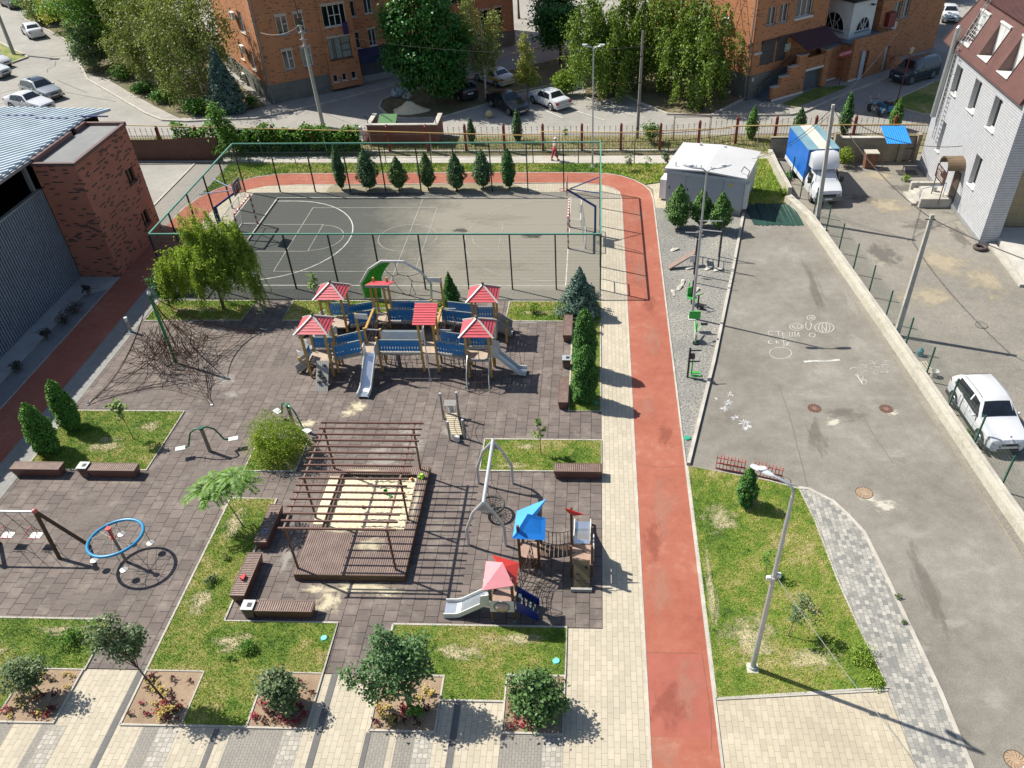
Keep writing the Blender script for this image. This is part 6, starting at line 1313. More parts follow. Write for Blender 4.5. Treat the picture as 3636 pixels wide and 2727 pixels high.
for k, (x, y, s) in enumerate(((-18.7,64.9,.42),(-19.1,65.5,.36),(-18.6,65.6,.4),(-18.9,65.1,.32))): lump('rubbish_bag', 'white rubbish bag heaped at the left end of the brick bin enclosure', (x,y,.0 if k < 3 else .6), (s,s*.9,s*1.1), m_bag, 'rubbish bag', 'white bags by the bin enclosure')
for k, (x, y) in enumerate(((1240,840),(1275,830),(1210,845))): p = at(px(1,2,x,y)); lump('rubbish_bag', 'pale blue rubbish bag in the shade under the big dark green tree', (p.x,p.y,.04), (.38,.3,.4), M('pale_blue_bag', (.35,.42,.45), .4), 'rubbish bag', 'pale bags under the tree')
p = at(px(1,2,1315,860)); lump('stone', 'pale boulder lying on the island beside the rubbish bags', (p.x,p.y,.04), (.5,.32,.3), m_conc, 'stone')
o = MB().ball((0,0,.3),.32,14,10).build('stone_ball', M('sandstone', (.46,.37,.20), .8, .1, 4.), smooth=True); o.location = (-9.03,70.6,0); tag(o, 'round yellow stone ball standing on the road before the black sedan', 'bollard')
# --- lamps
def lamphead(par, a, d, L=.75, w=.24):
 d = Vector(d).normalized(); a = Vector(a); s = Vector((-d.y,d.x,0)).normalized(); u = s.cross(d); b = MB(); pr = [(0,.05,.05),(.12,.09,.06),(.3,.12,.085),(.85,.12,.08),(1.0,.09,.05)]; vs = []
 for t, ww, hh in pr:
  for k in range(10): an = 2*math.pi*k/10; vs.append(a+d*(t*L)+s*(ww*w/.12*math.cos(an)*.5*2*.5)+u*(hh*math.sin(an)*.8))
 fs = [(i*10+k,i*10+(k+1)%10,(i+1)*10+(k+1)%10,(i+1)*10+k) for i in range(4) for k in range(10)]+[tuple(range(10)),tuple(range(40,50))[::-1]]
 b.add(vs, fs); o = b.build('lamp_head', M('lamp_head_grey', (.46,.48,.50), .4, .06, 3.), par, smooth=40); q = a+d*L*.55-u*.075; MB().ball(q,(.16,.1,.03),10,6).build('lens', M('lamp_lens', (.6,.6,.58), .2), o); return o
def streetlamp(lab, p, h, arms, r0=.085, r1=.045, base=True, L=.75):
 t = thing('street_lamp', lab, 'street lamp', p)
 MB().tube([(0,0,0),(0,0,h*.25),(0,0,h)], [r0,r0*.85,r1], 10).build('pole', m_lamp, t, smooth=40)
 if base: MB().box(-.2,.2,-.2,.2,0,.04).cyl((0,0,.04),r0*1.3,.12,10).build('base_plate', M('pale_base', (.52,.51,.47), .8), t)
 for (dx, dy, dz, cur) in arms:
  d = Vector((dx,dy,0)); e = Vector((dx,dy,h+dz)); pts = [(0,0,h-.02),(dx*.12,dy*.12,h+dz*.45+cur),(dx*.45,dy*.45,h+dz*.8+cur),(dx,dy,h+dz)]
  MB().tube(pts, r1*.85, 8).build('arm', m_lamp, t, smooth=40); lamphead(t, (dx,dy,h+dz), (dx,dy,dz*.3), L)
 return t
streetlamp('twin armed grey street lamp standing in the gravel strip of exercise machines', (5.45,38.5,0), 8.15, ((.42,.06,.28,.03),(-.42,.06,.28,.03)))
streetlamp('twin armed grey street lamp by the back path, next to the walking person', (-.13,59.79,0), 8.1, ((.3,.0,.3,.04),(-.3,.02,.3,.04)), .075, .04, L=.5)
fl = streetlamp('single armed grey street lamp on the lawn in the right foreground', (5.55,16.2,0), 8.2, (), .10, .055)
MB().tube([(0,0,8.15),(0,0,8.35),(-.07,.04,8.5),(-.2,.13,8.6),(-.55,.38,8.62)], .042, 10).build('arm', m_lamp, fl, smooth=40); lamphead(fl, (-.5,.38,8.6), (-.78,.62,-.02), .72, .2)
MB().lathe([(.09,4.75),(.09,4.8)], (0,0,0), 10).box(.06,.2,-.06,.05,4.8,4.95).box(-.22,-.06,-.05,.05,4.68,4.8).build('camera_box', m_wfr, fl)
def cable(name, lab, a, b, sg, r=.018, mt=None): o = MB().tube(sag(a,b,sg,16), r, 5, cap=False).build(name, mt or m_blk); return tag(o, lab, 'cable')
cable('overhead_cable', 'thin pale cable running from the foreground lamp down to the lower right', (5.6,16.2,4.85), (9.2,9.0,4.2), .25, .011, M('grey_cable', (.25,.25,.23), .6))
# --- poles
p1, p2 = (14.62,50.2), (16.06,36.86)
def cpole(lab, p, h, lean=(0,0), w0=.26, w1=.17):
 t = thing('concrete_pole', lab, 'pole', (p[0],p[1],0)); x, y = lean
 MB().add([(sx_*w0/2,sy*w0/2,0) for sx_, sy in ((-1,-1),(1,-1),(1,1),(-1,1))]+[(x+sx_*w1/2,y+sy*w1/2,h) for sx_, sy in ((-1,-1),(1,-1),(1,1),(-1,1))], [(3,2,1,0),(4,5,6,7),(0,1,5,4),(1,2,6,5),(2,3,7,6),(3,0,4,7)]).build('pole', m_con, t)
 MB().tube([(x,y,h-.25),(x-.3,y-.1,h-.2)], .03, 6).tube([(x,y,h-.1),(x+.22,y,h-.3)], .025, 6).build('cable_clamp', m_blk, t); return t
cpole('leaning square concrete pole beside the parked truck', p1, 7.5, (-.35,.25)); cpole('square concrete pole in the middle of the yard fence', p2, 6.6, (.25,.5))
T1 = Vector((14.27,50.45,7.3)); T2 = Vector((16.3,37.35,6.4)); T0 = Vector((11.,54.6,2.7))
m_cab = M('black_cable', (.03,.028,.025), .6)
for lb, a, b, s_, r in (('black cable from the leaning pole down to the white kiosk', T1, T0, .5, .02),('thin cable from the leaning pole to the white kiosk roof', T1-Vector((0,0,.3)), Vector((10.6,54.2,2.75)), .6, .014),('twisted cable between the two concrete poles', T1, T2, .55, .024),('cable from the leaning pole to the porch of the white house', T1, Vector((23.9,53.3,3.9)), .8, .02),('long black cable from the middle pole over the yard to the right', T2, Vector((26,26,7.5)), .7, .024),('pale twisted cable from the leaning pole towards the dark road', T1+Vector((0,0,.05)), Vector((30.5,84,7.)), .6, .02)): cable('overhead_cable', lb, a, b, s_, r, m_cab)
wp = thing('lamp_pole', 'tall grey concrete pole with insulators before the left apartment house', 'pole', (-22.97,68.71,0))
MB().tube([(0,0,0),(-.1,.05,4),(-.2,.1,8.1)], [.17,.14,.1], 10).build('pole', m_con, wp, smooth=40); b = MB()
for z in (6.3,6.8,7.3,7.8): b.cyl((-.12-z*.01,-.08,z),.1,.1,8); b.box(-.45,.15,-.05,.05,z-.04,z+.02)
b.build('insulator', M('insulator', (.40,.38,.34), .5), wp); MB().tube([(-.2,.1,8.0),(-.2,.0,9.2),(-.25,-.1,9.9),(-.1,-.4,10.2)], .04, 8).box(-.32,-.08,-.1,.12,7.9,8.4).build('bracket', M('rusty_bracket', (.07,.04,.03), .6), wp)
tp = thing('lamp_pole', 'slim dark pole with strapped extension behind the iron fence, before the birches', 'pole', (3.43,65.57,0)); MB().tube([(0,0,0),(.05,0,4),(.1,0,8)], [.13,.11,.09], 8).build('pole', M('grey_wood', (.22,.20,.18), .8, .15, 2.), tp, smooth=40); b = MB()
for z in (.8,2.6,4.3,6.2): b.cyl((.0+z*.012,0,z),.15,.05,8)
b.build('strap', m_blk, tp); MB().tube([(.1,0,8),(.15,0,9.5),(.25,0,10.6)], .045, 8).tube([(.1,0,6.9),(-.3,.3,7.)], .03, 6).build('bracket', m_blk, tp)
lp = thing('concrete_pole', 'leaning concrete pole on the shaded grass at the far left edge', 'pole', (-62.4,91.0,0)); MB().tube([(0,0,0),(-.3,.8,7.5)], [.2,.14], 8).build('pole', m_con, lp, smooth=40); MB().box(-.6,.2,.4,.9,6.9,7.2).build('lamp_arm', m_alu, lp)
cable('overhead_cable', 'thin pale cable crossing the far road to the left apartment house', (-62.6,91.7,7.3), (-29.2,75.2,5.9), 1.6, .022, M('pale_cable', (.33,.32,.29), .6)); cable('overhead_cable', 'thin cable from the tall pole to the left apartment house corner', (-23.1,68.75,7.9), (-29.,74.6,6.0), .5, .018, M('pale_cable', (.3,.3,.3)))
cable('overhead_cable', 'dark cable from the tall pole across the big green tree to the slim pole', (-23.1,68.75,7.6), (3.5,65.6,6.9), 1.0, .016, m_cab); cable('overhead_cable', 'cable from the slim pole to the right apartment house', (3.5,65.6,6.9), (24,79.6,4.0), .9, .016, m_cab)
rl = thing('lantern_post', 'leaning dark red post with a glass lantern on the shaded grass triangle', 'lantern', (26.25,73.76,0)); MB().tube([(0,0,0),(.35,.35,3.9)], .05, 8).build('post', m_rp, rl); MB().lathe([(.1,3.9),(.17,4.25),(.19,4.28),(.06,4.42)], (.36,.36,0), 6).build('lantern', M('lantern_glass', (.42,.40,.30), .3), rl)
sp_ = thing('red_sign', 'red sign board on a thin post reading НОТАРИУС', 'sign', (22.44,78.7,0), R(36.9)); MB().tube([(0,0,0),(0,0,2.55)], .035, 6).build('post', m_rp, sp_); MB().box(-.75,.75,-.03,.03,2.5,2.95).build('board', M('crimson_board', (.42,.015,.05), .5), sp_); text('НОТАРИУС', .30, (0,-.04,2.72), (R(90),0,0), m_white, sp_)
cfm = thing('carpet_rack', 'rusty carpet beating frame beyond the iron fence', 'frame', (7.7,64.75,0)); MB().tube([(-1.42,0,0),(-1.42,0,1.95),(1.42,0,1.95),(1.42,0,0)], .035, 6).tube([(-1.42,.7,0),(-1.42,.7,1.95),(1.42,.7,1.95),(1.42,.7,0)], .03, 6).build('frame', M('rusty_tube', (.12,.06,.045), .6), cfm); MB().tube([(-1.42,0,1.9),(-1.42,.7,1.9)], .03, 6).tube([(1.42,0,1.9),(1.42,.7,1.9)], .03, 6).build('cross_tube', _m['rusty_tube'], cfm)
lb_ = MB().tube([(0,0,0),(0,0,.75)], .16, 10).build('litter_bin', m_blk); lb_.location = at(px(1,3,1640,940)); tag(lb_, 'small dark litter bin under the rightmost birch', 'litter bin')
# --- gas kiosk
kq = [at2(px(2,3,1985,205)), at2(px(2,3,1320,110))]; ka = math.atan2(kq[0][1]-kq[1][1], kq[0][0]-kq[1][0]); 
ko = thing('utility_kiosk', 'white roofed grey utility kiosk with metal doors behind three junipers', 'kiosk', (kq[1][0],kq[1][1],0), ka); KW = 5.2; KD = 4.6
m_kw = M('kiosk_paint', (.34,.37,.41), .45, .06, .8)
MB().box(.05,KW-.05,.05,KD-.05,0,.3).build('plinth', m_conc, ko); MB().box(0,KW,0,KD,.3,2.5).build('wall', m_kw, ko)
MB().slab((-.15,-.15,2.62),(KW/2,-.15,2.78),(KW/2,KD+.15,2.78),(-.15,KD+.15,2.62),.1).slab((KW/2,-.15,2.78),(KW+.15,-.15,2.62),(KW+.15,KD+.15,2.62),(KW/2,KD+.15,2.78),.1).build('roof', GRND('kiosk_roof', [(.3, (.46,.465,.465)), (.6, (.54,.545,.545)), (.75, (.60,.60,.59))], (.3, 3., 30.), rough=.5, grain=(.9, 1.0), bump=.1), ko)
b = MB()
for z in (2.32,): b.box(-.16,KW+.16,-.17,-.13,2.3,2.5)
b.build('fascia', M('kiosk_fascia', (.34,.38,.40), .4), ko)
for k in range(4): o = MB().box(.12+k*1.26,.12+k*1.26+1.18,-.03,-.002,.45,2.25).build('door', m_kw, ko); MB().box(.2+k*1.26,.26+k*1.26,-.05,-.031,1.2,1.4).build('handle', m_blk, o)
MB().add([(4.2,-.035,1.9),(4.5,-.035,1.9),(4.35,-.035,2.17)], [(0,1,2)]).build('warning_triangle', M('warning_yellow', (.6,.45,.03), .5), ko)
b = MB()
for x, y in ((.5,.3),(1.9,.2),(2.2,.3),(2.9,.25)): b.box(x-.03,x+.03,y-.03,y+.03,2.6,2.95)
for x in (1.2,2.9): b.box(x-.06,x+.06,4.3,4.5,2.66,2.85)
b.build('roof_fitting', M('kiosk_fitting', (.5,.5,.48), .5), ko); MB().box(-.6,-.05,.6,1.8,.15,1.5).build('cabinet', m_wfr, ko)
MB().box(KW+.02,KW+.3,.2,.7,.4,2.1).build('cabinet', m_wfr, ko); MB().tube([(KW-.4,.6,2.72),(KW-.2,.3,3.2),(KW+.2,.2,3.0),(KW+.1,0,2.5)], .03, 6).build('cable_loop', m_blk, ko)
# green shade net lying folded at the kiosk corner
gn = MB(); rg = random.Random(2)
for k in range(26): x = 10.5+k*.125; gn.slab((x,49.9+rg.uniform(-.1,.1),.02),(x+.115,49.9+rg.uniform(-.1,.1),.02),(x+.115-.25,53.0+rg.uniform(-.1,.1),.05+rg.uniform(0,.12)),(x-.25,53.0,.05+rg.uniform(0,.12)),.012)
gno = gn.build('shade_net', M('dark_green_netting', (.006,.045,.032), .7, .3, 2.)); tag(gno, 'dark green netting spread on the ground beside the kiosk', 'netting')
# --- exercise machines
m_ebl = M('exercise_black', (.02,.022,.03), .4, .1, 3.); m_egr = M('exercise_green', (.03,.38,.05), .4, .1, 3.)
wf = thing('pull_up_frame', 'tall dark pull-up frame with silver bars in the gravel strip', 'exercise frame')
for x, y in ((7.5,44.1),(7.72,45.6),(6.2,44.4),(6.35,45.7),(5.95,42.4),(6.0,43.4)): MB().tube([(x,y,0),(x,y,2.55)], .05, 8).build('post', m_ebl, wf, smooth=40)
b = MB(); b.tube([(6.3,45.65,2.35),(7.72,45.6,2.35)], .028, 6).tube([(6.2,44.4,2.4),(7.5,44.1,2.4)], .028, 6).tube([(5.4,44.45,2.2),(6.2,44.4,2.2)], .025, 6)
for k in range(4): b.tube([(5.95,42.45+k*.5,2.5),(6.35,42.45+k*.5,2.5)], .022, 6)
for k in range(5): b.tube([(6.2,44.4,.5+k*.38),(6.35,45.7,.5+k*.38)], .022, 6)
b.build('bar', m_silver, wf); MB().box(5.65,5.95,43.2,43.24,.9,1.35).box(6.2,6.28,44.6,45.4,.9,1.3).build('back_pad', m_hpl, wf)
su = thing('sit_up_bench', 'brown sloping sit-up board standing in the gravel', 'exercise bench'); MB().slab((4.55,43.85,.12),(6.2,44.5,.85),(6.08,44.85,.88),(4.45,44.2,.15),.09).build('board', M('taupe_board', (.20,.135,.105), .6, .1, 3.), su); MB().bar((6.1,44.6,0),(6.1,44.6,.85),.06).bar((4.6,44.0,0),(4.6,44.0,.12),.06).build('leg', m_ebl, su)
def exm(lab, p, rz, kind):
 t = thing('exercise_machine', lab, 'exercise machine', p, rz)
 if kind == 'press':
  MB().tube([(0,0,0),(0,0,1.5)], .05, 8).tube([(.6,0,0),(.6,0,.9)], .05, 8).build('post', m_ebl, t); MB().tube([(-.35,.0,.1),(-.35,0,1.2),(.0,0,1.35)], .03, 6).tube([(.0,0,.5),(.6,0,.45)], .035, 6).tube([(.6,.3,.9),(.6,-.3,.9)], .03, 6).build('arm', m_egr, t)
  MB().box(-.2,.2,-.2,.2,.42,.48).box(-.22,-.17,-.2,.2,.48,1.0).build('seat', m_egr, t); MB().cyl((.7,.2,.02),.12,.2,8).build('pedal', m_blk, t)
 elif kind == 'bike':
  MB().tube([(0,-.5,0),(0,-.3,.9),(0,-.35,1.2)], .04, 8).tube([(0,.55,.7),(0,-.3,.25)], .045, 8).build('frame', m_egr, t); MB().box(-.3,.3,.75,.98,.75,.8).box(-.3,.3,.75,.8,.8,1.2).build('seat', m_egr, t)
  MB().lathe([(.02,-.06),(.27,-.06),(.27,.06),(.02,.06)], (.0,-.25,.42), 18, 'x').build('wheel', M('pale_disc', (.42,.42,.37), .5), t, smooth=40); MB().box(.25,.6,-.05,.1,.85,.93).cyl((.0,-.5,0),.16,.1,10).build('handle_pad', m_blk, t); MB().tube([(0,-.3,.6),(.4,.0,.9)], .03, 6).build('arm', m_egr, t)
 else:
  MB().tube([(0,0,0),(0,0,1.75)], .055, 8).build('post', m_ebl, t); MB().tube([(0,0,1.6),(.55,0,1.6)], .035, 6).tube([(0,0,.95),(.55,0,.95)], .035, 6).box(.02,.25,-.08,.08,1.15,1.4).build('bar', m_ebl, t)
  MB().tube([(.18,0,.2),(.18,0,1.2)], .035, 6).box(.15,.62,-.22,-.08,.16,.2).box(.15,.62,.06,.2,.16,.2).build('step', m_egr, t)
exm('green chest press machine with two seats behind the gravel lamp', (5.55,40.0), R(-60), 'press'); exm('green exercise bike with a round pale wheel near the lamp base', (5.42,36.5), 0, 'bike'); exm('black and green stepper with two side bars, nearest machine in the gravel', (4.75,33.0), R(4), 'step')
for k, (x, y, a) in enumerate(((4.9,46.2,.4),(5.3,42.1,1.2),(5.0,41.5,.9),(5.6,43.9,.2),(6.8,43.8,.5),(7.3,43.7,.2),(4.75,40.9,1.5),(5.9,41.2,.8))):
 b = MB().add([(0,0,.03),(.5,.1,.1),(.62,.32,.02),(.15,.25,.14),(-.1,.16,.03)], [(0,1,3),(1,2,3),(0,3,4)]); o = b.build('torn_sheeting', M('pale_sheeting', (.50,.47,.39), .8, .1, 4.)); o.location = (x,y,.01); o.rotation_euler = (0,0,a); tag(o, 'torn scrap of pale sheeting lying in the gravel by the pull-up frame', 'scrap', 'scraps of sheeting in the gravel')
def hatch(lab, p, col, r=.16): o = MB().cyl((0,0,0),r,.05,16,r*.8).build('drain_cap', M(col[0], col[1], .5)); o.location = (p[0],p[1],.03); tag(o, lab, 'cap')
hatch('small green plastic drain cap in the gravel corner', at2(px(3,3,1515,470)), ('cap_green', (.03,.32,.18))); hatch('turquoise cap lying on the lawn beside the brown corridor of tiles', at2(px(4,2,590,540)), ('cap_turquoise', (.15,.55,.48)), .13); hatch('turquoise cap on the lawn by the rightmost foreground bush', at2(px(4,3,383,738)), ('cap_turquoise', (.1,.5,.4)), .14); hatch('dark green cap on the grass below the tall thuja', at2(px(3,3,720,165)), ('cap_green', (.03,.3,.2)), .12)
# --- bike racks
def rack(lab, a, b):
 t = thing('bike_rack', lab, 'bike rack', (a[0],a[1],0), math.atan2(b[1]-a[1],b[0]-a[0]), 'red bike racks'); L = math.hypot(b[0]-a[0],b[1]-a[1]); red = M('rack_red', (.50,.075,.06), .45, .1, 3.); f = MB()
 f.tube([(0,0,.03),(L,0,.03)], .022, 6).tube([(0,.0,.62),(L,0,.62)], .02, 6).tube([(0,.36,.03),(L,.36,.03)], .02, 6).build('base_rail', red, t); u = MB()
 for k in range(5):
  x = .02+k*(L-.04)/4; u.tube([(x,0,.03),(x,0,.78)], .018, 6)
 u.build('upright', red, t); h = MB()
 for k in range(4): x = .02+(k+.5)*(L-.04)/4; h.tube([(x,.0,.05),(x,.0,.5),(x,.12,.66),(x,.3,.6),(x,.36,.4),(x,.36,.05)], .014, 6)
 h.build('hoop', red, t)
rack('red bike rack left of the small thuja by the lawn corner', (5.4,26.3), (6.6,25.98)); rack('red bike rack right of the small thuja, beside the asphalt', (6.95,25.9), (8.1,25.5))
# --- manholes
def manhole(lab, p, r, style, col):
 t = thing('manhole_cover', lab, 'manhole cover', (p[0],p[1],-.006)); MB().cyl((0,0,0),r,.010,28).build('frame', M('manhole_'+col[0], col[1], .6, .2, 6.), t)
 dk = M('manhole_slot', (.03,.02,.015), .8); b = MB()
 if style == 'grate':
  for rr, n in ((.87,12),(.67,12),(.47,10)):
   for k in range(n): a0, a1 = 2*math.pi*(k+.12)/n, 2*math.pi*(k+.88)/n; b.add([(r*q*math.cos(a), r*q*math.sin(a), .0115) for q, a in ((rr-.07,a0),(rr+.07,a0),(rr+.07,a1),(rr-.07,a1))], [(0,1,2,3)])
 else:
  for k in range(14):
   a = 2*math.pi*k/14; q = [(r*.38,a),(r*.6,a+.12),(r*.88,a+.32),(r*.9,a+.4),(r*.62,a+.2),(r*.4,a+.1)]; b.add([(rr*math.cos(x), rr*math.sin(x), .0115) for rr, x in q], [(0,1,2,3,4,5)] )
  b.tube([(r*.97*math.cos(k*math.pi/14),r*.97*math.sin(k*math.pi/14),.008) for k in range(28)], .014, 4, closed=True)
 b.build('slots', dk, t)
rust = ('rust', (.22,.12,.085)); tanm = ('tan', (.34,.24,.155))
manhole('rusty grated manhole cover on the drive, the left one of the pair', (10.53,30.59), .33, 'grate', rust); manhole('rusty grated manhole cover on the drive, near the concrete wall', (13.88,30.59), .33, 'grate', rust)
manhole('tan spiral manhole cover beside a pale concrete patch on the drive', (11.45,24.87), .36, 'spiral', tanm); manhole('tan spiral manhole cover at the bottom right corner of the drive', (13.15,13.1), .34, 'spiral', tanm); manhole('grey spiral manhole cover in the dusty yard', (20.88,37.92), .33, 'spiral', ('grey', (.23,.21,.18)))
# --- yard clutter
bw_ = thing('brick_yard_wall', 'cream block wall with a gate opening at the back of the dusty yard', 'wall'); b = MB()
wallgrid(b, (18.0,60.6,0), (1,0,0), (0,-1,0), 0, 4.9, 0, 1.75); wallgrid(b, (18,60.85,1.75-1.75), (1,0,0), (0,1,0), 0, 4.9, 0, 1.75); b.box(17.75,18.05,60.5,60.95,0,2.1).box(22.55,22.95,60.45,61.0,0,2.05).box(23.75,24.0,60.45,61,0,2.05); b.add([(18,60.6,1.75),(22.9,60.6,1.75),(22.9,60.85,1.75),(18,60.85,1.75)], [(0,1,2,3)])
b.build('brick_wall', m_bk_yel, bw_); MB().box(18.06,22.5,60.52,60.93,1.752,1.82).build('coping', m_conc, bw_); gt = MB().box(22.98,23.72,60.7,60.74,.05,1.9).build('gate', M('dull_gate', (.26,.22,.18), .6, .2, 3.), bw_)
g = MB(); 
for z in (.06,.95,1.86): g.box(22.98,23.72,60.66,60.698,z-.03,z+.03)
g.box(22.98,23.03,60.66,60.698,.09,1.83).box(23.67,23.72,60.66,60.698,.09,1.83); g.build('gate_frame', M('dark_gate_frame', (.07,.05,.04), .6), gt)
lw_ = thing('brick_yard_wall', 'short whitewashed block wall behind the truck', 'wall'); b = MB(); wallgrid(b, (13.2,61.2,0), (1,.0,0), (0,-1,0), 0, 4.6, 0, 1.6); b.box(13.2,17.8,61.2,61.45,1.55,1.62); b.build('block_wall', m_bk_yel, lw_)
wl2 = MB(); strip(wl2, [(13.25,61.2),(13.3,58),(13.5,54.2)], .28, -.02, .75); tag(wl2.build('side_wall', m_oldc), 'low weathered wall between the kiosk grass and the truck', 'wall')
aw_ = thing('blue_awning', 'bright blue corrugated awning over the yard gate', 'awning'); b = MB(); n = 22
for i in range(n):
 x0, x1 = 20.9+i*1.75/n, 20.9+(i+1)*1.75/n; z0, z1 = (.03 if i%2 else 0), (0 if i%2 else .03); b.slab((x0-.05,58.4,2.15+z0),(x1-.05,58.4,2.15+z1),(x1+.25-.25,60.7,2.6+z1),(x0,60.7,2.6+z0),.008)
b.build('sheet', M('sky_blue_sheet', (.02,.22,.58), .4, .1, 2.), aw_); b = MB()
for x in (20.95,22.5): b.bar((x,58.6,0),(x,58.6,2.17),.05); b.bar((x,58.4,2.12),(x,60.6,2.56),.04)
b.build('support', m_brn, aw_)
br_ = thing('rusty_barrel', 'rusty square drum with a ragged pale lid against the block wall', 'barrel', (20.3,59.55,0)); MB().add([(-.36,-.3,0),(.36,-.3,0),(.36,.3,0),(-.36,.3,0),(-.45,-.36,1.1),(.45,-.36,1.1),(.45,.36,1.1),(-.45,.36,1.1)], [(3,2,1,0),(4,5,6,7),(0,1,5,4),(1,2,6,5),(2,3,7,6),(3,0,4,7)]).build('body', M('rust_sheet', (.17,.075,.045), .8, .45, 4.), br_); MB().box(-.48,.48,-.4,.4,1.11,1.17).build('lid', m_oldc, br_)
def ty(lab, p, r=.45): o = MB().tube([(r*.74*math.cos(k*math.pi/12),r*.74*math.sin(k*math.pi/12),.1) for k in range(24)], .11, 8, closed=True).build('old_tyre', M('brown_rubber', (.07,.05,.045), .8, .2, 4.), smooth=True); o.location = (p[0],p[1],0); tag(o, lab, 'tyre')
ty('old brown tyre lying at the corner of the white house', at2(px(2,4,1830,490)))
jb = MB().lathe([(.14,0),(.15,.3),(.05,.42),(.05,.46)], (0,0,0), 12).build('plastic_jug', M('teal_plastic', (.06,.22,.26), .3), smooth=40); jb.location = (16.76,35.04,0); tag(jb, 'teal plastic water jug by the yard fence', 'jug')
bk_ = MB().lathe([(.16,0),(.2,.32),(.19,.32),(.15,.04)], (0,0,0), 14).build('paint_bucket', M('white_bucket', (.62,.61,.56), .5, .15, 5.), smooth=40); bk_.location = (16.9,33.24,0); tag(bk_, 'white paint bucket beside wooden grating at the yard fence', 'bucket')
pl = MB()
for k in range(6): pl.box(-.4+k*.14,-.32+k*.14,-.5,.5,.06,.08)
pl.box(-.42,.42,-.45,-.38,0,.06).box(-.42,.42,.38,.45,0,.06); o = pl.build('wooden_grating', M('pale_wood', (.45,.40,.30), .8, .15, 4.)); o.location = (16.55,33.9,0); o.rotation_euler = (0,0,.12); tag(o, 'small pallet of pale slats lying by the yard fence', 'pallet')
b = MB().box(-.7,.7,-.45,.45,0,.03).build('door_mat', M('dark_mat', (.05,.045,.04), .9)); b.location = (22.8,58.5,0); tag(b, 'dark mat on the ground beside the white house wall', 'mat')
pt = MB().lathe([(.15,0),(.17,.32),(.16,.32)], (0,0,0), 12).build('metal_pail', m_alu, smooth=40); pt.location = (23.2,54.0,.55); tag(pt, 'grey pail standing on the entrance steps of the white house', 'pail')
for k, q in enumerate(((500,330),)): p = at(px(2,4,*q)); lump('paper_scrap', 'white scrap of litter at the foot of the yard fence', (p.x,p.y,0.02), (.14,.1,.06), m_white, 'litter')
st_ = MB()
for i in range(5): st_.box(6.0+i*.06,8.0+i*.04,62.2+i*.12,62.3+i*.12,.05*i,.05*i+.06)
tag(st_.build('plank_pile', M('grey_plank', (.22,.19,.16), .8)), 'small stack of grey planks behind the kiosk by the iron fence', 'plank pile')
# ------------------------------------------------------------------ vehicles and the walking person
m_tyre = M('tyre_rubber', (.022,.022,.023), .8, .2, 6.); m_rim = M('alloy_rim', (.40,.41,.42), .35, .1, 4., metal=.7); m_cg = GLASS('car_glass', (.012,.016,.020), .04)
m_hl = M('headlight_lens', (.20,.215,.225), .1, .3, 9.); m_tl = M('tail_light', (.33,.012,.012), .2, .1, 5.); m_plate = M('number_plate', (.60,.60,.58), .5)
def paint(n, c, met=0.0, r=.28): return M('paint_'+n, c, r, .05, 1., metal=met, coat=.6)
SED = dict(st=[(0,.28,.54,.58,.72),(.022,.20,.64,.71,.86),(.10,.18,.72,.84,.95),(.26,.18,.80,.94,.98),(.33,.18,.86,1.02,.99),(.45,.18,.88,1.40,1.0),(.56,.18,.89,1.45,1.0),(.68,.18,.90,1.41,1.0),(.74,.18,.91,1.33,.99),(.845,.18,.92,1.05,.97),(.97,.20,.90,1.0,.92),(1.0,.30,.80,.86,.85)], ws=(4,5), rw=(8,9), sd=(4,9), L=4.5, W=1.75)
LAD = dict(st=[(0,.25,.70,.78,.90),(.02,.22,.74,.84,.94),(.10,.2,.78,.88,.97),(.27,.2,.82,.92,.98),(.31,.2,.85,.97,.99),(.42,.2,.87,1.38,1.0),(.55,.2,.88,1.43,1.0),(.68,.2,.88,1.41,1.0),(.72,.2,.88,1.38,1.0),(.82,.2,.90,1.0,.98),(.98,.22,.88,.95,.95),(1.0,.25,.84,.90,.93)], ws=(4,5), rw=(8,9), sd=(4,9), L=4.15, W=1.65)
SUV = dict(st=[(0,.32,.66,.72,.70),(.022,.28,.76,.86,.86),(.10,.25,.86,.97,.965),(.24,.25,.94,1.06,.99),(.30,.25,.98,1.13,1.0),(.43,.25,1.02,1.60,1.0),(.55,.25,1.04,1.66,1.0),(.70,.25,1.06,1.65,1.0),(.86,.25,1.08,1.58,.98),(.93,.26,1.08,1.38,.96),(.985,.28,1.05,1.10,.93),(1.0,.34,.95,.98,.90)], ws=(4,5), rw=(8,9), sd=(4,9), L=4.6, W=1.86)
HAT = dict(st=[(0,.28,.58,.62,.72),(.03,.22,.69,.75,.87),(.12,.18,.78,.90,.97),(.24,.18,.86,1.0,.99),(.30,.18,.90,1.07,1.0),(.44,.18,.92,1.44,1.0),(.57,.18,.94,1.50,1.0),(.72,.18,.95,1.48,1.0),(.86,.18,.97,1.38,.98),(.95,.2,.97,1.10,.95),(.985,.24,.92,1.0,.92),(1.0,.3,.85,.88,.9)], ws=(4,5), rw=(8,9), sd=(4,9), L=4.0, W=1.7)
VAN = dict(st=[(0,.36,.85,.95,.90),(.015,.32,.95,1.08,.95),(.10,.3,1.0,1.14,.98),(.19,.3,1.05,1.20,1.0),(.225,.3,1.08,1.26,1.0),(.31,.3,1.1,1.84,1.0),(.45,.3,1.12,1.92,1.0),(.70,.3,1.12,1.92,1.0),(.965,.3,1.12,1.88,.99),(.985,.3,1.12,1.5,.98),(.995,.32,1.1,1.16,.97),(1.0,.36,1.0,1.06,.95)], ws=(4,5), rw=(8,9), sd=(4,9), L=4.9, W=1.95)
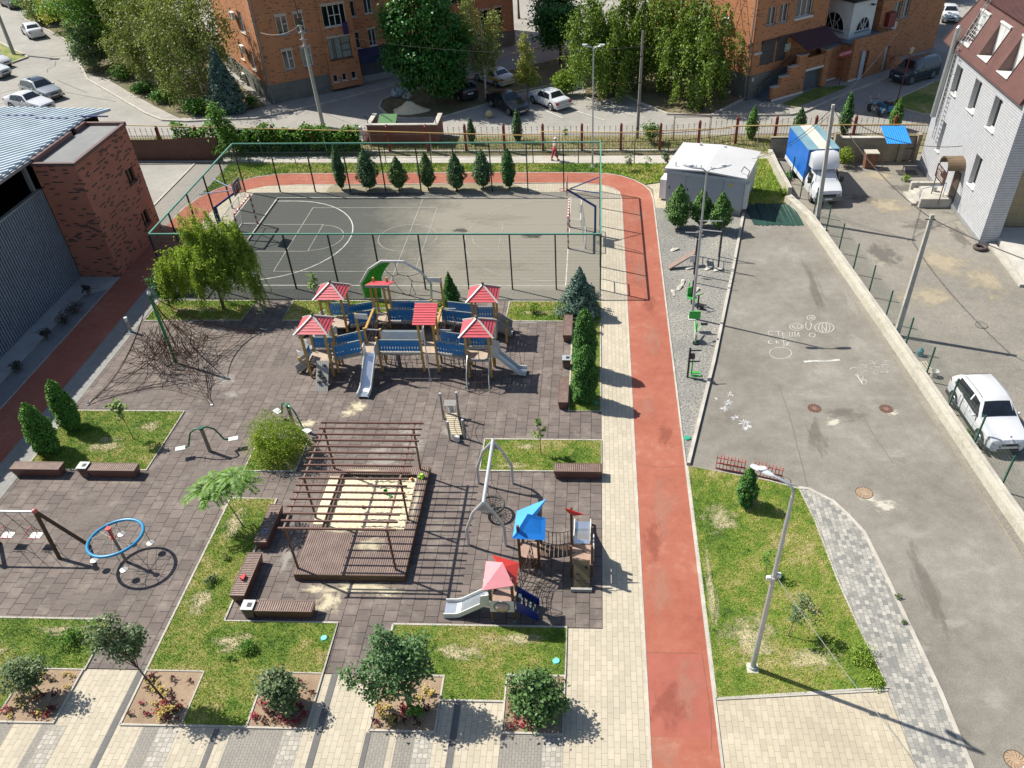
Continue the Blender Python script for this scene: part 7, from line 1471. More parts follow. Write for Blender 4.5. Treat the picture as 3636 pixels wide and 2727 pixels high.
def carbody(S, L, W, hs=1.0):
 rings = []
 for xf, zb, zs, zt, wf in S['st']:
  x = L*(.5-xf); w = W/2*wf; zb, zs, zt = zb*hs, zs*hs, zt*hs; gh = zt-zs; belt = zs if gh > .2 else zt-.08
  wt = w*(.97-.32*max(0,gh)/.6*.7) if gh > .2 else w*.93
  half = [(w*.86,zb),(w*.985,zb+.14*hs),(w,(zb+belt)/2+.08),(w*.975,belt),(wt,zt-.05 if gh > .2 else zt-.03),(wt*.82,zt),(0,zt+.015)]
  rings.append([(x,-y,z) for y, z in half]+[(x,y,z) for y, z in half[-2::-1]])
 return rings
def car(lab, front, rear, spec, pt, hs=1.0, L=None, W=None, group=None, trim=None, roof=None, dark_low=None, name='car', cat='car', rails=False, r=.32, extra=None):
 """front and rear: ground points under the middle of the bumpers (only direction and middle are used)"""
 S = spec; L = L or S['L']; W = W or S['W']; fx, fy_ = front; rx, ry = rear; rz = math.atan2(fy_-ry, fx-rx); c = ((fx+rx)/2, (fy_+ry)/2)
 t = thing(name, lab, cat, (c[0],c[1],0), rz, group); Rg = carbody(S, L, W, hs); n = len(Rg[0]); b = MB(); vs = [p for r_ in Rg for p in r_]; b.v = [tuple(p) for p in vs]
 for i in range(len(Rg)-1):
  for k in range(n-1): b.f.append((i*n+k, (i+1)*n+k, (i+1)*n+k+1, i*n+k+1))
  b.f.append((i*n+n-1, (i+1)*n+n-1, (i+1)*n, i*n))
 b.f.append(tuple(range(n))); b.f.append(tuple((len(Rg)-1)*n+k for k in range(n))[::-1]); b.mi = [0]*len(b.f)
 body = b.build('body', pt, t, smooth=32)
 def pane(idx, kk, par, nm, mt, ins=.07, off=.014, insu=None):
  for (i0, i1) in idx:
   m_ = MB()
   for k0, k1 in kk:
    A = [Vector(Rg[i0][k0]), Vector(Rg[i1][k0]), Vector(Rg[i1][k1]), Vector(Rg[i0][k1])]; nrm = (A[1]-A[0]).cross(A[3]-A[0]).normalized() if (A[1]-A[0]).length > .05 else (A[2]-A[1]).cross(A[3]-A[2]).normalized()
    ctr = sum(A, Vector())/4
    if nrm.dot(ctr-Vector((0,0,.6))) < 0: nrm = -nrm
    m_.add([p for p in A], [(0,1,2,3)])
   ctr = sum((Vector(v) for v in m_.v), Vector())/len(m_.v)
   m_.v = [tuple(ctr+(Vector(v)-ctr)*(1-ins)+nrm*off) for v in m_.v]; m_.v += [tuple(Vector(v)-nrm*(off+.012)) for v in m_.v]
   q = len(m_.v)//2; fs = list(m_.f); m_.f = fs+[tuple(q+i for i in f)[::-1] for f in fs]; m_.mi = [0]*len(m_.f)
   m_.build(nm, mt, par)
 pane([S['ws']], [(4,5),(5,6),(6,7),(7,8)], t, 'windscreen', m_cg, .08); pane([S['rw']], [(4,5),(5,6),(6,7),(7,8)], t, 'rear_window', m_cg, .10)
 # side windows: two doors per side, following the body line between the pillars
 a, z = S['sd']
 for sgn in (0, 1):
  kb, kt = (3,4) if not sgn else (9,8)
  e0, e1 = Vector(Rg[4][kb]).lerp(Vector(Rg[5][kb]),.12), Vector(Rg[8][kb]).lerp(Vector(Rg[9][kb]),.35); tp = [Vector(Rg[5][kt]),Vector(Rg[6][kt]),Vector(Rg[7][kt]),Vector(Rg[8][kt])]; ot = Vector((0,-1 if not sgn else 1,.25)).normalized(); poly = [e0]+[Vector(Rg[k_][kb]) for k_ in (5,6,7,8)]+[e1]+[q.lerp(Vector((q.x,q.y,e1.z)),.06) for q in tp[::-1]]; nn_ = len(poly); MB().add([q+ot*.008 for q in poly]+[q-ot*.01 for q in poly], [tuple(range(nn_)),tuple(range(nn_,2*nn_))[::-1]]).build('window_trim', m_blk, t)
  for (ia, ib, fa, fb) in ((4,6,.35,.93),(6,8,.07,.9)):
   def P(i, k, tt): return Vector(Rg[i][k]).lerp(Vector(Rg[i+1][k]), tt)
   q = []
   lo = [Vector(Rg[ia][kb]).lerp(Vector(Rg[ib][kb]), fa if ia == 4 else .05), Vector(Rg[ib][kb])-(Vector(Rg[ib][kb])-Vector(Rg[ia][kb]))*.05]
   topa = Vector(Rg[5][kt]) if ia == 4 else Vector(Rg[ia][kt]).lerp(Vector(Rg[ib][kt]), .05); topb = Vector(Rg[ib][kt])-(Vector(Rg[ib][kt])-Vector(Rg[max(ia,5)][kt]))*.06
   if ia == 4: lo[0] = Vector(Rg[4][kb]).lerp(Vector(Rg[5][kb]), .25)
   pts = [lo[0].lerp(topa,.07), lo[1].lerp(topb,.07), topb.lerp(lo[1],.10), topa.lerp(lo[0],.10)]; out = Vector((0,-1 if not sgn else 1,.25)).normalized(); m_ = MB(); m_.add([p+out*.016 for p in pts]+[p-out*.01 for p in pts], [(0,1,2,3),(7,6,5,4),(0,4,5,1),(1,5,6,2),(2,6,7,3),(3,7,4,0)]); m_.build('side_window', m_cg, t)
 for xf in (.19,.80):
  for s in (-1,1):
   x = L*(.5-xf); y = s*(W/2-.10); MB().lathe([(r*1.16,-.004),(r*1.16,.004)], (x,s*(W/2*.995+.001),r+.02), 18, 'y').build('wheel_arch', m_blk, t)
   wo = MB().lathe([(r*.6,-.11),(r*.96,-.10),(r,-.06),(r,.06),(r*.96,.10),(r*.6,.115)], (x,y,r), 18, 'y').build('wheel', m_tyre, t, smooth=40); k = s*.118
   rb = MB(); yy = y+k; rb.lathe([(r*.62,-.006),(r*.62,.006)], (x,yy-s*.008,r), 18, 'y'); rb.build('rim_disc', m_blk, wo); rb = MB()
   for q in range(5): an = 2*math.pi*q/5+.3; rb.bar((x,yy,r),(x+r*.62*math.cos(an),yy,r+r*.62*math.sin(an)),.06,.05,up=(0,1,0))
   rb.tube([(x+r*.62*math.cos(2*math.pi*q/18),yy,r+r*.62*math.sin(2*math.pi*q/18)) for q in range(18)], .02, 4, closed=True); rb.build('rim', m_rim, wo)
 F0, F1, R1, R0 = S['st'][1], S['st'][2], S['st'][-2], S['st'][-1]; wF = W/2*F0[4]; zF = (F0[2]*hs); wR = W/2*R1[4]; zR = R1[2]*hs
 for s in (-1,1):
  kt, kb = (3,2) if s < 0 else (9,10); pp = lambda i, j, u, v: Vector(Rg[i][kt]).lerp(Vector(Rg[i][kb]), v).lerp(Vector(Rg[j][kt]).lerp(Vector(Rg[j][kb]), v), u)
  q = [Vector((Rg[0][kt][0]+.004, Rg[0][kt][1]*.55, Rg[0][kt][2]-.02)), Vector((Rg[0][kt][0]+.004, Rg[0][kb][1]*.55, Rg[0][kt][2]-.17)), pp(0,1,.6,.42), pp(0,1,.6,.0), pp(1,2,.75,.25), pp(1,2,.85,.0)]; o_ = Vector((.014, s*.016, .012)); MB().add([v+o_ for v in q], [(0,1,2,3),(3,2,1,0),(3,2,4,5),(5,4,2,3)]).build('headlight', m_hl, t)
  x0 = -L*.5; MB().add([(x0-.012,s*wR*.60,zR-.17),(x0-.012,s*wR*.95,zR-.17),(x0+.02,s*wR*.97,zR-.01),(x0+.02,s*wR*.60,zR-.01),(x0+.22,s*wR*1.015,zR-.13),(x0+.2,s*wR*1.01,zR-.02)], [(0,1,2,3),(3,2,1,0),(1,4,5,2),(2,5,4,1)]).build('tail_light', m_tl, t)
  xm = L*(.5-S['st'][4][0])-.25; m_ = MB().ball((xm,s*(W/2+.09),S['st'][4][2]*hs+.10),(.07,.10,.07),8,6); m_.build('mirror', pt if trim is None else trim, t, smooth=True)
  for xd in (.46,.63): MB().box(L*(.5-xd)-.08,L*(.5-xd)+.08,min(s*(W/2-.012),s*(W/2+.012)),max(s*(W/2-.012),s*(W/2+.012)),S['st'][5][2]*hs-.13,S['st'][5][2]*hs-.10).build('door_handle', m_rim, t)
 MB().box(L*.5-.045,L*.5+.006,-wF*.45,wF*.45,zF-.16,zF-.03).build('grille', m_blk, t); MB().box(L*.5-.04,L*.5+.004,-wF*.62,wF*.62,F0[1]*hs+.05,F0[1]*hs+.17).build('lower_intake', m_blk, t); MB().box(L*.5-.0,L*.5+.018,-.26,.26,zF-.28,zF-.17).build('front_plate', m_plate, t); MB().box(-L*.5-.02,-L*.5+.0,-.26,.26,zR-.32,zR-.2).build('rear_plate', m_plate, t)
 MB().box(-L*.5-.025,-L*.5+.12,-wR*.93,wR*.93,R0[1]*hs+.0,R0[1]*hs+.16).build('rear_bumper', dark_low or pt, t); 
 # door seams
 sm = MB(); a5 = S['st'][5]
 for xd in (.34,.53,.70):
  for s in (-1,1): sm.box(L*(.5-xd)-.006,L*(.5-xd)+.006,min(s*(W/2-.01),s*(W/2+.004)),max(s*(W/2-.01),s*(W/2+.004)),.32*hs,a5[2]*hs-.02)
 sm.build('door_seam', m_blk, t)
 if rails:
  for s in (-1,1): MB().tube([(L*.02,s*W*.34,S['st'][6][3]*hs+.02),(-L*.0,s*W*.345,S['st'][6][3]*hs+.07),(-L*.3,s*W*.34,S['st'][8][3]*hs+.06),(-L*.34,s*W*.335,S['st'][8][3]*hs+.0)], .02, 6).build('roof_rail', m_rim, t)
 if dark_low:
  for s in (-1,1): MB().box(-L*.47,L*.47,min(s*(W/2-.02),s*(W/2+.012)),max(s*(W/2-.02),s*(W/2+.012)),.24*hs,.42*hs).build('side_skirt', dark_low, t)
 if roof: pane([(5,6),(6,7)], [(4,5),(5,6),(6,7),(7,8)], t, 'glass_roof', roof, .05)
 if extra: extra(t, L, W)
 return t
white = paint('white', (.58,.59,.60)); silver = paint('silver', (.34,.36,.37), .5); black = paint('black', (.008,.008,.010)); dgrey = paint('dark_grey', (.035,.038,.042), .3); blu = paint('night_blue', (.025,.05,.08), .3); m_lowd = M('dark_plastic', (.03,.03,.032), .6)
def bmwx(t, L, W):
 for s in (-1,1): MB().tube([(L*.5+.0,s*.08,.72),(L*.5-.0,s*.30,.72),(L*.5-.02,s*.29,.90),(L*.5-.02,s*.09,.90)], .014, 4, closed=True).build('grille_frame', m_rim, t)
 MB().cyl((L*.5-.13,0,1.012),.045,.02,14).build('round_badge', m_navy, t)
car('white estate SUV with a dark windscreen parked right behind the yard mesh fence', (18.12,27.35), (17.82,31.75), SUV, white, L=4.6, W=1.85, dark_low=m_lowd, rails=True, r=.37, extra=bmwx)
def car2(lab, fw, rw, side, spec, pt, **k):
 """fw, rw: contact points of the near side wheels; side: +1 when that is the car's left"""
 f, r = Vector(fw[:2]), Vector(rw[:2]); d = (f-r).normalized(); nrm = Vector((-d.y,d.x))*-side; m_ = (f+r)/2+nrm*((k.get('W') or spec['W'])/2-.1); L = k.get('L') or spec['L']; return car(lab, m_+d*L/2, m_-d*L/2, spec, pt, **k)
G1 = lambda x, y: at(px(1,1,x,y))
def ctr(c, d, spec, L=None): L = L or spec['L']; d = Vector(d).normalized(); c = Vector(c); return c+d*L/2, c-d*L/2
f, r = ctr((-64.3,98.6), (-.66,.75), SED); car('old white saloon driving away along the far road at the top left', f, r, SED, white, W=1.68)
f, r = ctr((-51.6,76.95), (.85,-.52), SUV, 4.5); car('silver crossover with a black glass roof facing right on the far left road', f, r, SUV, silver, hs=.96, L=4.5, W=1.86, dark_low=m_lowd, roof=m_gdark, r=.36)
f, r = ctr((-50.9,73.6), (.93,-.36), SED, 4.7); car('white saloon with dark side windows just above the corrugated hall roof', f, r, SED, white, L=4.7, W=1.8)
f, r = ctr((-60.5,83.4), (.93,-.3), SUV); car('white car cut by the left edge with its front wheel in view', f, r, SUV, white, hs=.95)
f, r = ctr((-62.0,86.6), (.93,-.3), HAT); car('white car behind the other white one at the left edge, mostly hidden', f, r, HAT, white)
f, r = ctr((-74.6,112.6), (.75,-.66), SUV); car('dark grey off road car at the very top left of the far road', f, r, SUV, dgrey)
f, r = ctr((-69.0,110.6), (-.9,-.35), HAT); car('white car half hidden by bushes at the top left', f, r, HAT, white)
f, r = ctr((-12.2,76.3), (-.55,.83), HAT, 4.2); car('dark hatchback in the shade of the big dark green tree, its red tail light showing', f, r, HAT, dgrey, hs=1.12, L=4.2)
f, r = ctr((-9.6,80.2), (-.72,.69), SED, 4.35); 
def taxi(t, L, W):
 for s in (-1,1): MB().box(-L*.46,L*.05,min(s*(W/2-.02),s*(W/2+.007)),max(s*(W/2-.02),s*(W/2+.007)),.62,.80).build('yellow_band', M('taxi_yellow', (.60,.36,.02), .4), t)
 MB().box(-L*.5-.03,-L*.5+.06,-.75,.75,.46,.54).build('yellow_strip', _m['taxi_yellow'], t)
car('white and yellow taxi saloon parked in the shade between trees', f, r, SED, white, L=4.35, extra=taxi)
f, r = ctr((-7.6,72.7), (.62,-.78), SED, 4.6); car('black saloon parked beside the white saloon, facing the iron fence', f, r, SED, black, L=4.6, W=1.8)
def lada(t, L, W):
 for s in (-1,1): MB().box(-L*.5-.03,-L*.5+.01,s*.72-.16,s*.72+.16,.60,.80).build('tail_light', m_tl, t)
 MB().box(-L*.5-.06,-L*.5+.02,-W*.47,W*.47,.38,.48).box(L*.5-.02,L*.5+.06,-W*.47,W*.47,.38,.48).build('chrome_bumper', m_rim, t); MB().box(-L*.5-.02,-L*.5+.0,-.5,.5,.62,.80).build('rear_panel', M('pale_grey_panel', (.4,.4,.4), .5), t)
f, r = ctr((-4.05,73.7), (-.66,.75), LAD); car('boxy old white saloon with square red tail lights, parked in the sun', f, r, LAD, white, extra=lada)
f, r = ctr((29.6,80.35), (-.82,-.57), VAN); car('dark blue off road van with roof rails parked by the kerb in shade', f, r, VAN, blu, hs=.98, rails=True, dark_low=m_lowd, r=.38)
f, r = ctr((39.6,101.6), (-.15,-.98), HAT); car('white hatchback facing the camera on the sunny road at the top right', f, r, HAT, white)
f, r = ctr((37.2,103.2), (-.25,-.97), HAT); car('white car half hidden by a dark tree at the top right', f, r, HAT, white)
f, r = ctr((14.6,11.25), (-.55,.84), HAT); car('white car of which only a rounded corner shows at the bottom right', f, r, HAT, white)
# --- tilt truck
tk = thing('tilt_truck', 'white light truck with a blue tilt body striped white on top, parked behind the wall', 'truck', (15.45,56.2,0), math.atan2(-5.0,.52)+0.0)
L0, BW = 4.6, 2.1                                       # local x forwards; box from -3.3 to 1.3, cab in front
bx0, bx1 = -3.4, 1.1
tarp = M('blue_tarpaulin', (.008,.13,.50), .38, .15, .9, bump=.1); b = MB(); n = 10
for s in (-1,1):
 for i in range(n):
  x0, x1 = bx0+(bx1-bx0)*i/n, bx0+(bx1-bx0)*(i+1)/n; bul = .012 if i%2 else 0; y = s*BW/2
  b.quad((x0,y,.95),(x1,y,.95),(x1,y+s*(.012-bul),3.0),(x0,y+s*bul,3.0)) if s < 0 else b.quad((x1,y,.95),(x0,y,.95),(x0,y+s*bul,3.0),(x1,y+s*(.012-bul),3.0))
b.quad((bx0,BW/2,.95),(bx0,-BW/2,.95),(bx0,-BW/2,3.0),(bx0,BW/2,3.0)); b.quad((bx1,-BW/2,.95),(bx1,BW/2,.95),(bx1,BW/2,3.0),(bx1,-BW/2,3.0)); b.build('tarp_side', tarp, tk)
b = MB().box(bx0-.02,bx1+.02,-BW/2-.02,BW/2+.02,3.0,3.06); b.build('tarp_top', M('grey_blue_tarp', (.16,.28,.33), .5, .15, 1.), tk); MB().box(bx0,bx1,-BW*.16,BW*.24,3.062,3.07).build('white_stripe', M('cream_tarp', (.56,.52,.44), .6, .12, 1.5), tk)
MB().box(bx0,bx1,-BW/2-.03,BW/2+.03,.72,.98).build('drop_side', M('white_board_side', (.55,.56,.55), .5, .15, 2.), tk); MB().box(bx0+.1,2.6,-.5,.5,.45,.72).build('chassis', m_lowd, tk)
CAB = dict(st=[(0,.40,.80,.86,.86),(.03,.36,.98,1.06,.93),(.16,.34,1.06,1.20,.98),(.34,.34,1.12,1.32,1.0),(.40,.34,1.14,1.42,1.0),(.68,.34,1.16,2.02,1.0),(.80,.34,1.16,2.08,1.0),(.9,.34,1.16,2.08,1.0),(.97,.34,1.16,2.06,1.0),(1.,.34,1.14,2.0,1.0)], ws=(4,5), rw=(7,8), sd=(4,8))
Rg = carbody(CAB, 2.3, 1.95); off = 1.15+1.15; b = MB(); n = len(Rg[0]); b.v = [(x+off,y,z) for r_ in Rg for x, y, z in r_]
for i in range(len(Rg)-1):
 for k in range(n-1): b.f.append((i*n+k,(i+1)*n+k,(i+1)*n+k+1,i*n+k+1))
b.f += [tuple(range(n)), tuple((len(Rg)-1)*n+k for k in range(n))[::-1]]; b.mi = [0]*len(b.f); b.build('cab', white, tk, smooth=32)
q = [Vector(Rg[4][k])+Vector((off,0,0)) for k in (4,8)]+[Vector(Rg[5][k])+Vector((off,0,0)) for k in (8,4)]; c_ = sum(q,Vector())/4; nn = Vector((.75,0,.65)); w_ = MB(); w_.add([c_+(p-c_)*.90+nn*.03 for p in q], [(0,1,2,3)]); w_.add([c_+(p-c_)*.90+nn*.0 for p in q], [(3,2,1,0)]); w_.build('windscreen', m_cg, tk)
for s in (-1,1): MB().add([(off-.02,s*.98,1.2),(off-.75,s*.985,1.2),(off-.75,s*.90,1.88),(off-.38,s*.90,1.88)], [(0,1,2,3),(3,2,1,0)]).build('side_window', m_cg, tk); MB().box(off-.0,off+.12,min(s*1.0,s*1.22),max(s*1.0,s*1.22),1.25,1.6).build('mirror', m_blk, tk)
b = MB(); prf = [(.0,2.02),(.0,3.0),(.28,2.98),(.62,2.7),(.88,2.30),(.95,2.06)]; vs = []
for y, k in ((-.92,.88),(-.6,1),(.6,1),(.92,.88)): vs += [(1.2+x*k, y, 2.02+(z-2.02)*(k if abs(y) > .7 else 1)) for x, z in prf]
m6 = len(prf); fs = [(i*m6+j,(i+1)*m6+j,(i+1)*m6+j+1,i*m6+j+1) for i in range(3) for j in range(m6-1)]+[tuple(range(m6)),tuple(range(3*m6,4*m6))[::-1]]; b.add(vs, [f[::-1] for f in fs]); b.build('wind_deflector', white, tk, smooth=35)
for x in (2.55,-1.9):
 for s in (-1,1): w_ = MB().lathe([(.2,-.12),(.36,-.11),(.38,-.06),(.38,.06),(.36,.11),(.2,.12)], (x,s*.85,.38), 18, 'y').build('wheel', m_tyre, tk, smooth=40); MB().lathe([(.22,-.01),(.2,.02),(.06,.03)] if s > 0 else [(.06,-.03),(.2,-.02),(.22,.01)], (x,s*.975,.38), 14, 'y').build('rim', m_rim, w_)
xf = off+1.15
for s in (-1,1): MB().ball((xf-.06,s*.68,.84),(.14,.19,.13),10,6).build('headlight', m_hl, tk, smooth=True)
MB().box(xf-.2,xf+.07,-.95,.95,.40,.68).build('front_bumper', M('grey_bumper', (.14,.15,.15), .6), tk); MB().box(xf-.12,xf+.03,-.5,.5,.70,.86).build('grille', m_blk, tk); MB().box(xf+.072,xf+.085,-.26,.26,.5,.61).build('front_plate', m_plate, tk)
# --- motorcycle with sidecar seen from behind
mp = at((3000+215*400/828, 838*400/828)); mo = thing('sidecar_motorcycle', 'blue motorcycle with a sidecar and spare wheel standing in the shade, seen from behind', 'motorcycle', (mp.x,mp.y,0), R(112))
def whl(par, x, y, z=.33, r=.33, ax='y', nm='wheel'): w_ = MB().lathe([(r*.72,-.05),(r*.97,-.045),(r,0),(r*.97,.045),(r*.72,.05)], (x,y,z), 18, ax).build(nm, m_tyre, par, smooth=40); MB().lathe([(r*.70,-.02),(r*.70,.02)], (x,y,z), 16, ax).build('rim', m_rim, w_)
mblu = paint('sky_blue', (.06,.22,.36)); whl(mo, .72, 0); whl(mo, -.7, 0); whl(mo, -.35, -1.25); whl(mo, -.72, -.85, .80, .32, 'x', 'spare_wheel')
MB().tube([(-.7,0,.33),(-.1,0,.5),(.45,0,.75),(.72,0,.33)], .04, 8).tube([(-.7,0,.33),(-.3,0,.75),(.45,0,.8)], .035, 8).build('frame', m_blk, mo); MB().ball((.2,0,.86),(.30,.15,.14),10,7).ball((-.72,0,.62),(.26,.10,.10),8,6).build('tank', mblu, mo, smooth=True); MB().box(-.55,-.05,-.14,.14,.80,.92).build('saddle', m_blk, mo, bevel=.04); MB().box(-.15,.35,-.2,.2,.3,.62).build('engine', m_rim, mo, bevel=.04)
MB().tube([(.35,-.42,1.12),(.55,-.2,1.08),(.6,0,1.02),(.55,.2,1.08),(.35,.42,1.12)], .02, 6).build('handlebar', m_blk, mo); MB().ball((.68,0,.92),(.12,.12,.12)).build('headlight', m_rim, mo, smooth=True)
for s in (-1,1): MB().tube([(.42,s*.36,1.1),(.4,s*.45,1.35)], .012, 5).ball((.4,s*.46,1.38),(.02,.07,.06)).build('mirror', m_rim, mo)
MB().add([(-.95,-.65,.35),(.75,-.70,.4),(.75,-1.0,.4),(-.95,-1.05,.35),(-.95,-.58,.82),(.2,-.6,.85),(.95,-.78,.62),(.95,-.92,.62),(.2,-1.1,.85),(-.95,-1.12,.82)], [(3,2,1,0),(0,1,6,5,4),(2,3,9,8,7),(4,5,8,9),(5,6,7,8),(0,4,9,3),(1,2,7,6)]).build('sidecar', mblu, mo, bevel=.03); MB().box(-.5,.05,-1.02,-.68,.83,.95).build('sidecar_seat', m_blk, mo, bevel=.03); MB().box(-.98,-.94,-.2,.02,.55,.72).build('rear_plate', m_plate, mo)
for y in (0.02,-1.25): MB().tube([(-1.02 if y > -1 else -.68,y,.4),(-.9 if y > -1 else -.55,y,.66),(-.65 if y > -1 else -.3,y,.72)], .07, 8).build('mudguard', mblu, mo)
# --- walking person by the back path
pe = thing('person', 'walking person in a patterned top, red trousers and white hat, carrying a bag', 'person', (-3.01,61.05,0), R(0))
def skin(name, verts, edges, rad, mt, par, sub=2):
 me = bpy.data.meshes.new(name); me.from_pydata(verts, edges, []); o = bpy.data.objects.new(name, me); COL.objects.link(o); o.parent = par; me.materials.append(mt)
 m_ = o.modifiers.new('skin', 'SKIN'); 
 for v, r_ in zip(me.skin_vertices[0].data, rad): v.radius = (r_, r_) if not isinstance(r_, tuple) else r_
 me.skin_vertices[0].data[0].use_root = True; s = o.modifiers.new('sub', 'SUBSURF'); s.levels = sub; s.render_levels = sub; return o
m_skin = M('skin', (.42,.25,.17), .6, .08, 8.)
V = [(0,0,.92),(.02,0,1.12),(.05,0,1.34),(.07,0,1.44),(.09,0,1.56),(.10,0,1.66),
     (.0,.10,.88),(-.10,.11,.50),(-.24,.11,.10),(-.14,.12,.03),(.0,-.10,.88),(.14,-.11,.50),(.16,-.11,.09),(.28,-.12,.03),
     (.05,.18,1.36),(.02,.23,1.12),(.10,.22,.92),(.13,.22,.84),(.05,-.18,1.36),(-.06,-.23,1.10),(-.02,-.24,.90),(0,-.24,.82)]
E = [(0,1),(1,2),(2,3),(3,4),(4,5),(0,6),(6,7),(7,8),(8,9),(0,10),(10,11),(11,12),(12,13),(2,14),(14,15),(15,16),(16,17),(2,18),(18,19),(19,20),(20,21)]
Rr = [.13,.125,.13,.055,.085,.075,.09,.062,.045,.04,.09,.062,.045,.04,.055,.042,.034,.03,.055,.042,.034,.03]
skin('body', V, E, Rr, m_skin, pe)
skin('trousers', [(0,0,.95),(0,.10,.87),(-.10,.11,.50),(-.22,.11,.16),(0,-.10,.87),(.14,-.11,.50),(.16,-.11,.16)], [(0,1),(1,2),(2,3),(0,4),(4,5),(5,6)], [.15,.112,.088,.075,.112,.088,.075], M('red_trousers', (.45,.03,.06), .8, .15, 9.), pe)
skin('shirt', [(0,0,.90),(.02,0,1.12),(.05,0,1.36),(.07,0,1.43),(.05,.17,1.36),(.02,.22,1.16),(.05,-.17,1.36),(-.05,-.22,1.15)], [(0,1),(1,2),(2,3),(2,4),(4,5),(2,6),(6,7)], [.16,.15,.15,.07,.075,.062,.075,.062], M('patterned_shirt', (.52,.36,.32), .85, .5, 26.), pe)
MB().ball((.09,0,1.70),(.10,.095,.07),12,7).cyl((.09,0,1.655),.14,.02,16).build('hat', M('white_hat', (.66,.65,.62), .8), pe, smooth=40)
fc = MB().ball((.185,0,1.575),(.022,.014,.02),6,4); fc.build('nose', m_skin, pe, smooth=True); MB().ball((.172,.035,1.60),.011,6,4).ball((.172,-.035,1.60),.011,6,4).build('eye', m_blk, pe); MB().box(.172,.178,-.022,.022,1.532,1.538).build('mouth', M('lips', (.30,.10,.09), .6), pe)
for s in (-1,1):
 MB().ball((.09,s*.083,1.585),(.018,.012,.028),6,4).build('ear', m_skin, pe, smooth=True); h0 = Vector((.13,.22,.82)) if s > 0 else Vector((0,-.24,.80)); hd = MB()
 for k in range(4): hd.tube([h0+Vector((-.025+.017*k,0,.02)), h0+Vector((-.028+.019*k,-s*.004,-.035)), h0+Vector((-.02+.019*k,-s*.02,-.07+.006*abs(k-1.5)))], .0085, 5)
 hd.tube([h0+Vector((.03,0,.03)),h0+Vector((.05,-s*.015,-.005)),h0+Vector((.048,-s*.03,-.03))], .009, 5); hd.build('fingers', m_skin, pe, smooth=True)
 x = -.17 if s > 0 else .24; MB().ball((x,s*.115,.045),(.13,.05,.045),10,6).build('shoe', M('dark_red_shoe', (.20,.03,.04), .6), pe, smooth=True)
bg_ = MB().box(-.16,.14,-.33,-.20,.42,.74).tube([(-.1,-.26,.74),(-.01,-.25,.82),(.08,-.26,.74)], .012, 5).build('handbag', M('brown_bag', (.16,.075,.06), .6), bevel=.02); bg_.location = (-3.01,61.05,0); tag(bg_, 'brown shopping bag held by the walking person', 'bag')
pe.rotation_euler = (0,0,R(35)); bg_.rotation_euler = (0,0,R(35))
# ------------------------------------------------------------------ vegetation
rngv = np.random.default_rng(77)
def npmesh(name, V, F, mt, parent=None, smooth=False):
 me = bpy.data.meshes.new(name); n, k = F.shape
 me.vertices.add(len(V)); me.vertices.foreach_set('co', V.astype(np.float32).ravel()); me.loops.add(n*k); me.loops.foreach_set('vertex_index', F.astype(np.int32).ravel())
 me.polygons.add(n); me.polygons.foreach_set('loop_start', np.arange(0, n*k, k, dtype=np.int32)); me.polygons.foreach_set('loop_total', np.full(n, k, dtype=np.int32))
 me.materials.append(mt); me.update(calc_edges=True); me.validate(); o = bpy.data.objects.new(name, me); COL.objects.link(o)
 if parent: o.parent = parent
 return o
def leafmesh(name, P, size, mt, parent, aspect=1.7, up=.35, hang=0.0, jit=.35, curl=True, out=None):
 """one small folded leaf (two triangles) per point"""
 N = len(P); nrm = rngv.normal(0,1,(N,3)); nrm[:,2] = np.abs(nrm[:,2])+up*2
 if out is not None: nrm += out*1.1
 nrm /= np.linalg.norm(nrm,axis=1)[:,None]
 t = rngv.normal(0,1,(N,3)); t[:,2] -= hang*3; t -= nrm*(t*nrm).sum(1)[:,None]; t /= np.linalg.norm(t,axis=1)[:,None]+1e-9
 b = np.cross(nrm,t); s = size*(1+rngv.uniform(-jit,jit,N))[:,None]
 fold = nrm*s*.18
 V = np.stack([P-t*s*.5, P+b*s*.5/aspect+fold, P+t*s*.5, P-b*s*.5/aspect+fold],1).reshape(-1,3); i = np.arange(N)*4
 F = np.stack([np.stack([i,i+1,i+2],1), np.stack([i,i+2,i+3],1)],1).reshape(-1,3)
 return npmesh(name, V, F, mt, parent)
def lobes_pts(lobes, nclump, per, sig, shell=(.5,1.0), flat=.7):
 L = np.array(lobes, float); vol = L[:,3]*L[:,4]*L[:,5]; vol = vol**.75; pick = rngv.choice(len(L), nclump, p=vol/vol.sum()); d = rngv.normal(0,1,(nclump,3)); d /= np.linalg.norm(d,axis=1)[:,None]
 r = rngv.uniform(shell[0]**2, shell[1]**2, nclump)**.5; c = L[pick,:3]+d*r[:,None]*L[pick,3:6]
 cnt = rngv.integers(int(per*.6), int(per*1.4)+1, nclump); P = np.repeat(c,cnt,0); D = np.repeat(d,cnt,0); g = rngv.normal(0,1,P.shape)*sig*np.repeat(rngv.uniform(.7,1.3,nclump),cnt)[:,None]; g[:,2] *= flat
 return P+g, D, c
